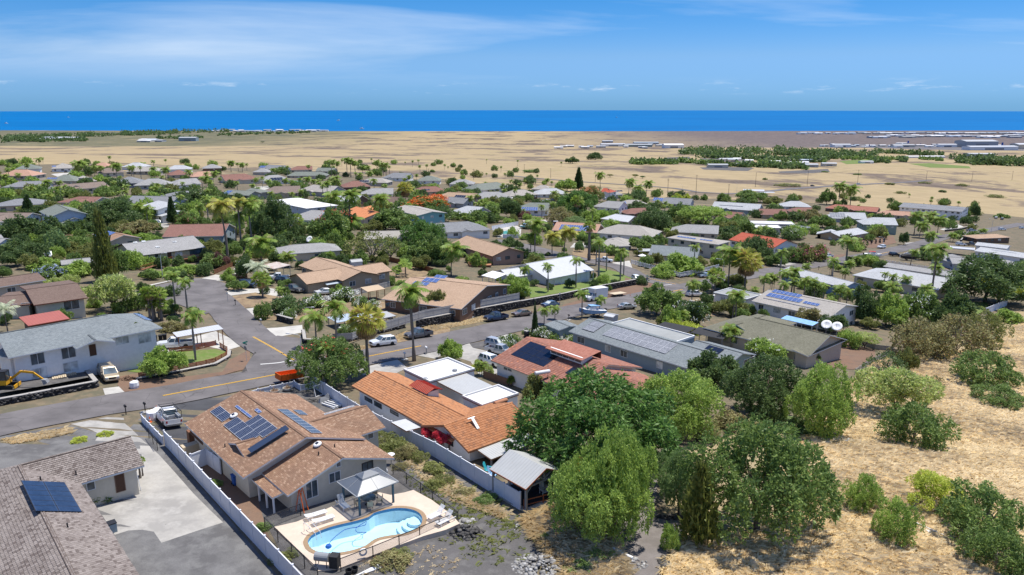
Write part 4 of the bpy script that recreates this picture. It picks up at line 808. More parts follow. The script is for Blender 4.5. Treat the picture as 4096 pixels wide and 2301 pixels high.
 ('the grey roof with the dish','grey roofed house with a large white dish beside a rusty shed','L',(500,1012),(1130,968),11,'roof_grey','w_cream','01',2.7,0),
 ('the twin grey gables behind the bare tree','pale grey twin gables behind the bare branched tree','L',(1340,862),(1790,850),11,'roof_greywarm','w_beige','',2.7,0),
 ('the dark grey house with the open garage','dark grey roofed house with open double garage',"M",(150,800),(640,768),13,'roof_slate','w_white','1',3.,0),
 ('the grey house beside the cream white house','grey shingled house below the big cream white house','L',(575,668),(880,682),14,'roof_grey','w_white','0',3.,0),
 ('the grey pitched roof at the junction','grey roofed house hidden by the street trees at the junction','H',(1285,70),(1490,62),10,'roof_greywarm','w_grey','01',2.6,0),
]
for ref,lab,r,A,B,W,rf,wl,hp,hh,sol in far:
 fl=hp=='flat';Yh=at(r,*A)[1];k=dict(W=W+(2 if Yh>300 else 0),hips='' if fl else hp,pitch=0 if fl else .30+.14*min(1,max(0,(Yh-200)/220)))
 if fl: k['kind']='flat'
 o,ws=H(ref,lab,[(r,A,B,k)],hh,wl,rf)
 if sol: o.solar(ws[0],'s0',r,sol[1],sol[2],max(2,int(abs(sol[2][0]-sol[1][0])/22)),2,sol[0])
 if hp in('0','','1') and random.random()<.5:  # a cross gable facing the street
  ln=ws[0]['L'];t=random.uniform(.25,.7)
  M=ws[0]['M'];a=M@Vector((ln*t-2.6,-1.6,0));b=M@Vector((ln*t+2.6,-1.6,0))
  pa,pb=proj(a)[:2],proj(b)[:2];o.wing('Z',pa,pb,W=W*.5+1.6,turn=True,pitch=.3,win=0,dh=-.02)
H('the cream white house','big white two-storey house with plain cream roof above the tall trees',[('L',(415,490),(785,565),dict(C=(1008,518),hips='01',pitch=.16))],5.2,'w_paleblue','membrane_white')
H('the orange roof house','house with vivid orange tile roof among coconut palms',[('L',(1130,600),(1335,664),dict(C=(1490,602),pitch=.3)),('L',(1330,600),(1480,560),dict(W=7,pitch=.3))],3.,'w_beige','roof_orange','terracotta')
H('the teal house','teal two-storey house with white windows and railed balcony',[('L',(1600,568),(1860,634),dict(C=(2122,602),pitch=.16,ov=1.))],5.2,'w_teal','roof_greywarm')
H('the cream two-storey house','cream two-storey house with two blue solar arrays on its grey roof',[('N',(400,846),(900,914),dict(C=(1025,882),hips='01',pitch=.2))],5.6,'w_cream','roof_greywarm',sol=[(0,'s0','N',(500,840),(690,855),6,1),(0,'s0','N',(720,868),(850,876),4,1)])
H('the green-grey gabled corner house','green-grey gabled house with white railing wall at the street corner',[('N',(225,1010),(700,1042),dict(C=(890,985),pitch=.36))],3.1,'w_cream','roof_bluegrey','fascia_brown')
H('the red roof house','house with bright red roof beside the blue market tent',[('N',(1000,866),(1432,947),dict(C=(1590,892),pitch=.3))],3.,'w_white','roof_red','fascia_red')
H('the house with the open garage','tan house with pale gabled roof and cluttered open garage',[('N',(2090,845),(2350,800),dict(W=12,pitch=.3)),('N',(1845,812),(2115,830),dict(W=7,pitch=.3,turn=True,win=0,skip='e0'))],3.,'w_tan','roof_lightgrey')
H('the long white two-storey house','long white two-storey house with slate roof at the edge of the field',[('O',(1200,790),(1815,838),dict(C=(1925,800),pitch=.12,ov=.8))],6.,'w_white','roof_slate',sol=[(0,'s0','O',(1680,800),(1830,812),5,1),(0,'s0','O',(1400,785),(1470,790),3,1)])
H('the yellow carport shed','open sided farm stand with cream metal roof beside the highway',[('N',(1140,392),(1345,398),dict(W=9,pitch=.2,walls=False,win=0)),('N',(1320,415),(1450,412),dict(W=7,pitch=.1,walls=False,win=0))],3.5,'w_tan','metal_white',cat='farm stand',name='farm_stand')
# ---------------- plants ----------------
LM=leafmat
LM('leaf_mango',(.020,.055,.012),(.085,.15,.032),(.13,.16,.05),.08);LM('leaf_dark',(.02,.042,.014),(.08,.115,.036));LM('leaf_mid',(.035,.068,.016),(.125,.17,.045));LM('leaf_bright',(.07,.12,.02),(.20,.26,.06));LM('leaf_yellow',(.14,.18,.022),(.29,.31,.055));LM('leaf_pale',(.12,.165,.035),(.28,.31,.11),(.40,.40,.20),.18);LM('leaf_olive',(.06,.075,.02),(.14,.145,.045));LM('leaf_brown',(.08,.08,.03),(.19,.175,.075),(.20,.12,.06),.15);LM('leaf_blue',(.06,.10,.035),(.14,.19,.07));LM('leaf_purple',(.05,.025,.02),(.12,.06,.05));LM('leaf_red',(.22,.02,.03),(.42,.05,.07))
LM('palm_green',(.05,.10,.015),(.15,.20,.035),(.25,.20,.06),.12);LM('palm_yellow',(.11,.14,.02),(.27,.25,.05),(.30,.22,.07),.2);LM('palm_silver',(.17,.20,.13),(.30,.32,.23));LM('palm_dead',(.17,.11,.06),(.28,.20,.11));LM('needle',(.04,.08,.03),(.10,.16,.05));LM('needle_olive',(.10,.13,.03),(.24,.26,.06))
LM('flower_white',(.70,.70,.60),(.85,.85,.80),trans=.1);LM('flower_orange',(.62,.09,.01),(.80,.20,.03),trans=.15);LM('flower_red',(.55,.04,.03),(.7,.12,.08),trans=.15);LM('flower_pink',(.50,.10,.14),(.6,.22,.25),trans=.15);LM('flower_blue',(.30,.36,.66),(.5,.55,.8),trans=.15);LM('flower_peach',(.62,.26,.10),(.75,.40,.20),trans=.15);LM('grass_dry',(.73,.58,.34),(.90,.76,.49),(.55,.42,.24),.2,trans=.35);LM('grass_tan',(.48,.37,.21),(.70,.57,.35),trans=.35)
plain('bark',(.16,.125,.095),.9,.25,4);plain('bark_pale',(.30,.27,.23),.9,.2,4);plain('palm_trunk',(.24,.20,.165),.9,.25,6)
def rv(n):
 v=RNG.normal(size=(n,3));return v/np.linalg.norm(v,axis=1)[:,None]
def leaf_quads(c,d,ln,w,fold=.0,up=None):
 """pointed leaves from c along d"""
 n=len(c);r=rv(n);s=np.cross(d,r);s/=np.linalg.norm(s,axis=1)[:,None]+1e-9;ln=np.broadcast_to(ln,(n,))[:,None];w=np.broadcast_to(w,(n,))[:,None]
 V=np.stack([c,c+d*ln*.45+s*w*.5,c+d*ln,c+d*ln*.45-s*w*.5],1);return V.reshape(-1,3)
def crown_pts(n,lobes,seed,z0,flat=1.,dome=False,rad=1.):
 """points on a lumpy shell, unit radius, z from z0 to 1"""
 rg=np.random.default_rng(seed);L_=[]
 for i in range(lobes):
  a=rg.uniform(0,2*math.pi);q=math.sqrt(rg.uniform(0,1))*(.66 if rad==1 else .9);t=rg.uniform(.12,.82 if not dome else .62);zz=t*(1-(.55 if not dome else .35)*q*q*1.3);L_.append((q*math.cos(a),q*math.sin(a),zz,rg.uniform(.24,.40)*rad))
 L_.append((0,0,.55 if rad==1 else .3,.45));out=[];nr=[]
 L_=np.array(L_);wts=L_[:,3]**2;wts/=wts.sum()
 while sum(len(o) for o in out)<n:
  k=rg.choice(len(L_),n,p=wts);d=rg.normal(size=(n,3));d/=np.linalg.norm(d,axis=1)[:,None];keep=d[:,2]>-.55
  P=L_[k,:3]+d*L_[k,3:4]*np.array([1,1,1*flat])*rg.uniform(.72,1.04,(n,1))
  dd=np.linalg.norm((P[:,None,:]-L_[None,:,:3])/np.array([1,1,flat]),axis=2)/L_[None,:,3];keep&=(dd.min(1)>.68)&(P[:,2]>0.0)
  out.append(P[keep]);nr.append(d[keep])
 P=np.concatenate(out)[:n];N=np.concatenate(nr)[:n];m=max(np.abs(P[:,:2]).max()*.95,.5);P[:,:2]/=m;P[:,2]=z0+(1-z0)*np.clip(P[:,2]/np.percentile(P[:,2],99.5),0,1.05);return P,N
def crown(name,n,k,ln,w,lobes,seed,z0=.25,droop=.35,mat='leaf_mid',dome=False,flat=1.,rad=1.):
 P,N=crown_pts(n,lobes,seed,z0,flat,dome,rad);c=np.repeat(P,k,0)+RNG.normal(scale=ln*.25,size=(n*k,3));d=np.repeat(N,k,0)*.7+rv(n*k)*.9;d[:,2]-=droop;d/=np.linalg.norm(d,axis=1)[:,None];d[:,2]*=.62
 V=leaf_quads(c,d,ln*RNG.choice([.5,.75,1.,1.3],n*k),w*RNG.uniform(.7,1.2,n*k));V[:,2]=np.maximum(V[:,2],.01);f=np.arange(len(V)).reshape(-1,4);return npmesh(name,V,f,mat)
def flowers(n,size,lobes,seed,z0,top=.55,mat='flower_white',dome=False):
 P,N=crown_pts(n*3,lobes,seed,z0,1.,dome);P=P[N[:,2]>-.1][:n];P=P*np.array([1.03,1.03,1.02]);k=4;c=np.repeat(P,k,0)+RNG.normal(scale=size*.5,size=(len(P)*k,3));d=rv(len(c));d[:,2]=np.abs(d[:,2])*.3
 V=leaf_quads(c,d,size,size*.9);f=np.arange(len(V)).reshape(-1,4);return npmesh('flowers',V,f,mat)
def limbs(name,seed,z0,n=6,th=.05,mat='bark',spread=.62):
 rg=random.Random(seed);m=MB();zf=max(.10,z0*.7);m.tube([(0,0,-.03),(.02,.01,zf*.5),(0,0,zf)],[th*1.25,th*.95,th*.8],7,cap=False)
 for i in range(n):
  a=2*math.pi*i/n+rg.uniform(-.3,.3);r=spread*rg.uniform(.6,1.1);z=rg.uniform(.5,.86);m.tube([(0,0,zf*.9),(r*.35*math.cos(a),r*.35*math.sin(a),zf+(z-zf)*.5),(r*math.cos(a),r*math.sin(a),z)],[th*.6,th*.4,th*.12],5,cap=False)
  for q in range(2):
   b=a+rg.uniform(-.8,.8);m.tube([(r*.35*math.cos(a),r*.35*math.sin(a),zf+(z-zf)*.5),(r*.9*math.cos(b),r*.9*math.sin(b),z+rg.uniform(-.15,.1))],[th*.3,th*.08],4,cap=False)
 return m.mesh(name,mat)
def frond(rg,ln,az,el,droop,npair,lw,ll):
 """one arching palm leaf: midrib and leaflets as quads"""
 V=[];prev=None;pts=[];p=np.zeros(3);e=el
 n=npair
 for i in range(n+1):
  pts.append(p.copy());p=p+np.array([math.cos(az)*math.cos(e),math.sin(az)*math.cos(e),math.sin(e)])*ln/n;e-=droop/n*(1+.8*i/n)
 side=np.array([-math.sin(az),math.cos(az),0])
 for i in range(1,n+1):
  a,b=pts[i-1],pts[i];t=(b-a)/np.linalg.norm(b-a);up=np.cross(side,t);s=i/n;L_=ll*(.35+.9*math.sin(math.pi*min(1,.12+.86*s)))
  V+= [a-side*.012*ln*.3,a+side*.012*ln*.3,b+side*.012*ln*.25,b-side*.012*ln*.25]
  for sg in (-1,1):
   d=side*sg*.80+t*.62-up*-1*0;d=d+np.array([0,0,-.30-.35*s+rg.uniform(-.12,.12)]);d/=np.linalg.norm(d);L2=L_*rg.uniform(.8,1.1);q=a+t*(ln/n)*rg.uniform(0,1);wv=t*lw
   V+= [q-wv*.5,q+wv*.5,q+d*L2+wv*.15,q+d*L2-wv*.15]
 return V
def palm_crown(name,seed,nf,ln,npair,lw,ll,mat,el=(1.25,-.35),droop=1.6,wind=.0):
 rg=random.Random(seed);V=[]
 for i in range(nf):
  az=i*2.399+rg.uniform(-.2,.2);t=i/nf;e=el[0]+(el[1]-el[0])*t**.8+rg.uniform(-.12,.12);V+=frond(rg,ln*rg.uniform(.85,1.1)*(.75 if t<.12 else 1),az,e,droop*rg.uniform(.75,1.2)*(.55+.5*t),npair,lw,ll)
 V=np.array(V)
 if wind: r2=np.hypot(V[:,0],V[:,1]);V[:,0]+=wind*r2*.35;V[:,2]-=0.02*r2
 return npmesh(name,V,np.arange(len(V)).reshape(-1,4),mat)
def fan_crown(name,seed,nf,r,mat,skirt=0):
 rg=random.Random(seed);V=[];mi=[]
 def fan(az,el,st,rad,m_):
  d=np.array([math.cos(az)*math.cos(el),math.sin(az)*math.cos(el),math.sin(el)]);s=np.array([-math.sin(az),math.cos(az),0]);u=np.cross(s,d);c=d*st
  V.extend([-s*.03,s*.03,c+s*.02,c-s*.02]);mi.append(m_)
  for k in range(13):
   t=-1.35+2.7*k/12;q=d*math.cos(t)+s*math.sin(t);q=q-np.array([0,0,.25*abs(math.sin(t))+.1]);w=np.cross(q,u)*.055;V.extend([c-w*.2,c+w*.2,c+q*rad*.7+w,c+q*rad-np.array([0,0,.12])]);mi.append(m_)
 for i in range(nf):
  t=i/nf;fan(i*2.399,1.2-1.6*t+rg.uniform(-.1,.1),r*.55,r*.6,0)
 for i in range(int(skirt)):
  fan(i*2.399+1,-1.15+rg.uniform(-.2,.2),r*.35,r*.55,1)
 V=np.array(V);return npmesh(name,V,np.arange(len(V)).reshape(-1,4),[mat,'palm_dead'],mi)
def conifer(name,seed,whorls,mat,z0=.12,dens=1,gap=.0,arm=.35):
 rg=random.Random(seed);C=[];D=[]
 for i in range(whorls):
  z=z0+(1-z0)*(i/whorls);r=(1-z)**.8*1.0+.03;nb=int(7+6*(1-z))
  for b in range(nb):
   a=2*math.pi*(b+rg.random()*.6)/nb;e=rg.uniform(.02,.12)
   for k in range(int(12*dens*(.35+r))):
    t=rg.uniform(.12,1);C.append((r*t*math.cos(a),r*t*math.sin(a),z+e*t*r*.35+.02*t*t));dd=np.array([math.cos(a)*.7+rg.uniform(-.8,.8),math.sin(a)*.7+rg.uniform(-.8,.8),rg.uniform(-.1,.45)]);D.append(dd/np.linalg.norm(dd))
 C=np.array(C);D=np.array(D);V=leaf_quads(C,D*np.array([1,1,arm]),.22,.07);return npmesh(name,V,np.arange(len(V)).reshape(-1,4),mat)
def post(name,mat,r0,r1,lean,seed,n=8,bulge=0):
 rg=random.Random(seed);m=MB();pts=[];rs=[]
 for i in range(9):
  t=i/8;pts.append((lean*t*t,.25*lean*math.sin(3*t)*.3,t-.02 if i==0 else t));rs.append(r0+(r1-r0)*t+bulge*math.sin(math.pi*min(1,t*1.1))+rg.uniform(-.006,.006))
 m.tube(pts,rs,n);return m.mesh(name,mat,True)
CR={};
CR['mango']=[crown('crown',5200,6,.066,.024,64,11,.06,.55,'leaf_mango',dome=True,rad=.58)]
CR['mango2']=[crown('crown',2300,6,.09,.034,34,s,.10,.5,'leaf_mid',dome=True,rad=.66) for s in (21,22)]
CR['big']=[crown('crown',4200,6,.058,.024,46,s,.14,.3,'leaf_mid',dome=True,rad=.58) for s in (25,26)]
CR['bush']=[crown('crown',1700,6,.085,.036,34,s,.0,-.1,'leaf_mid',dome=True,rad=.55) for s in (65,66)]
CR['near']=[crown('crown',2000,6,.075,.033,16,s,.26,.0,'leaf_bright',flat=.75) for s in (45,46)]
CR['broad']=[crown('crown',1250,6,.13,.056,22,s,.24,.3,'leaf_mid',rad=.75) for s in (31,32,33,34)]
CR['open']=[crown('crown',850,7,.12,.05,15,s,.30,.0,'leaf_bright',flat=.7) for s in (41,42)]
CR['umbrella']=[crown('crown',1100,7,.075,.035,18,s,.52,.1,'leaf_bright',flat=.45) for s in (51,52)]
CR['shrub']=[crown('crown',650,6,.17,.07,17,s,.0,.1,'leaf_mid',dome=True,rad=.75) for s in (61,62,63)]
CR['sparse']=[crown('crown',300,5,.10,.045,14,s,.25,.1,'leaf_olive') for s in (71,)]
CR['thicket']=[crown('crown',1500,6,.075,.034,40,s,.0,.1,'leaf_brown',dome=True,rad=.6) for s in (81,82)]
CR['pine']=[conifer('crown',91,26,'needle'),conifer('crown',92,22,'needle',dens=1.3)]
CR['column']=[conifer('crown',93,26,'needle',.02,.9,arm=1.6)]
CR['softpine']=[conifer('crown',94,18,'needle_olive',.08,.8,arm=1.2)]
FL={}
PC={'coco':[palm_crown('crown',s,22,1.,20,.068,.34,'palm_green',wind=w) for s,w in ((1,.25),(2,.35),(3,.1))],'cocoy':[palm_crown('crown',4,22,1.,20,.068,.34,'palm_yellow',wind=.3)],'royal':[palm_crown('crown',s,13,1.,18,.075,.34,'palm_green',el=(1.3,-.1),droop=1.9,wind=.1) for s in (5,6)],'small':[palm_crown('crown',s,11,1.,14,.07,.34,'palm_green',el=(1.35,.1),droop=1.7) for s in (7,8)],'silver':[palm_crown('crown',9,16,1.,18,.05,.25,'palm_silver',el=(1.3,.2),droop=1.5)],'fan':[fan_crown('crown',10,30,1.,'palm_green',10)],'fanskirt':[fan_crown('crown',11,34,1.,'palm_yellow',46)],'yucca':[fan_crown('crown',12,22,1.,'palm_green',4)],'papaya':[fan_crown('crown',13,14,1.,'leaf_bright',0)]}
TK={k:limbs('trunk',i,.3,6,.05) for i,k in enumerate(('tree','tree2'))};TK['low']=limbs('trunk',5,.1,7,.03,'bark_pale',.5);TK['bare']=limbs('trunk',9,.25,11,.05,'bark_pale',.9)
TK['straight']=post('trunk','bark',.05,.012,0,3);
PT=[post('trunk','palm_trunk',.024,.014,l,i) for i,l in enumerate((.0,.05,-.07,.12))];PTR=post('trunk','bark_pale',.026,.016,.01,7,bulge=.006);PTS=post('trunk','palm_trunk',.05,.03,.02,8)
PTT=[post('trunk','palm_trunk',.03,.022,l,20+i) for i,l in enumerate((0,.03))]
TREES=[]
def skin(o,mat,i=0):
 o.material_slots[i].link='OBJECT';o.material_slots[i].material=MATS[mat]
NAMES={'mango':'mango_tree','mango2':'broadleaf_tree','big':'broadleaf_tree','near':'open_crowned_tree','bush':'shrub','broad':'broadleaf_tree','open':'open_crowned_tree','umbrella':'umbrella_tree','shrub':'shrub','sparse':'bare_tree','thicket':'thicket_shrub','pine':'norfolk_pine','column':'cypress','softpine':'young_pine','coco':'coconut_palm','cocoy':'coconut_palm','royal':'royal_palm','small':'areca_palm','silver':'silver_palm','fan':'fan_palm','fanskirt':'fan_palm','yucca':'yucca','papaya':'papaya_tree'}
TONE={'leaf_mango':'deep green','leaf_dark':'dark green','leaf_mid':'green','leaf_bright':'bright green','leaf_yellow':'yellow-green','leaf_pale':'pale green','leaf_olive':'olive','leaf_brown':'brownish','leaf_blue':'grey-green','leaf_purple':'purple leaved','leaf_red':'red leaved'}
def tree(kind,r,x,yb,yt,hw,mat=None,fl=None,label=None,seed=None,dens=None):
 b=at(r,x,yb);tr=rayd(r,x,yt);t=b[1]/tr[1];h=max(.4,CZ+tr[2]*t-b[2]);R=hw/REG[r][2]*proj(b)[2]/F_PX*1.14
 return plant(kind,b,h,R,mat,fl,label,seed)
def plant(kind,b,h,R,mat=None,fl=None,label=None,seed=None,nm=None):
 i=len(TREES);rg=random.Random(i*13+5 if seed is None else seed);rz=rg.uniform(0,6.28);b=(b[0],b[1],float(gz(b[0],b[1]))-.03)
 nm=nm or NAMES[kind];e=thing(nm,label,nm.replace('_',' ').split()[-1] if kind not in('shrub','thicket','bush') else 'shrub',TR(*b));rec=dict(e=e,kind=kind,b=b,h=h,R=R,mat=mat,fl=fl,label=label);TREES.append(rec)
 if kind in PC:
  if kind in('yucca',):
   for q in range(9):
    a=rg.uniform(0,6.28);d=R*.7*math.sqrt(rg.random());hh=h*rg.uniform(.45,.85);px,py=d*math.cos(a),d*math.sin(a);obj('trunk',PTS,e,TR(px,py,0,0,(hh,hh,hh)));obj('crown',PC[kind][0],e,TR(px,py,hh,a,R*.45))
   return rec
  hh=max(h-R*.35,h*.45);T=PTR if kind=='royal' else (PTS if kind in('fan','fanskirt','papaya') else rg.choice(PT));sx=max(hh,3.5) if kind not in('small','papaya') else hh*.6+1
  if kind=='fanskirt': sx*=.7
  top=[v.co for v in T.vertices][-8:];tx=sum(v.x for v in top)/8;ty=sum(v.y for v in top)/8;R2=Matrix.Rotation(rz,4,'Z')
  obj('trunk',T,e,R2@Matrix.Diagonal((sx,sx,hh,1)));p=R2@Vector((tx*sx,ty*sx,0));obj('crown',rg.choice(PC[kind]),e,TR(p.x,p.y,hh,rz if kind not in('coco','cocoy') else rg.uniform(-.5,.5),R))
  if kind in('small',):  # several stems
   for q in range(3): a=rz+q*2.1;obj('trunk',T,e,TR(R*.25*math.cos(a),R*.25*math.sin(a),0,a,(sx*.8,sx*.8,hh*.8)));obj('crown',rg.choice(PC[kind]),e,TR(R*.25*math.cos(a)+.1,R*.25*math.sin(a),hh*.8,a,R*.75))
  return rec
 C=rg.choice(CR[kind]);S=Matrix.Rotation(rz,4,'Z')@Matrix.Diagonal((R*rg.uniform(.93,1.07),R*rg.uniform(.93,1.07),h,1))
 T=TK['straight'] if kind in('pine','column','softpine') else TK['bare'] if kind=='sparse' else TK['low'] if kind in('shrub','thicket','bush') else TK[rg.choice(('tree','tree2'))]
 if kind in('pine','column','softpine'): S=Matrix.Rotation(rz,4,'Z')@Matrix.Diagonal((R,R,h,1));obj('trunk',T,e,Matrix.Diagonal((h*.35,h*.35,h*.97,1)))
 else: obj('trunk',T,e,Matrix.Rotation(rz,4,'Z')@Matrix.Diagonal((R*.9,R*.9,h*.95,1)))
 c=obj('crown',C,e,S)
 if mat and C.materials[0].name!=mat: skin(c,mat)
 if fl:
  col,n=fl;key=(kind,col,n)
  if key not in FL: FL[key]=flowers(n,.05 if kind!='shrub' else .09,12,hash(kind)%97+n%7,.25 if kind!='shrub' else .05,mat=col,dome=kind=='shrub')
  tag(obj("flowers",FL[key],e,S),kind="stuff")
 return rec
W_=lambda n: ('flower_white',n)
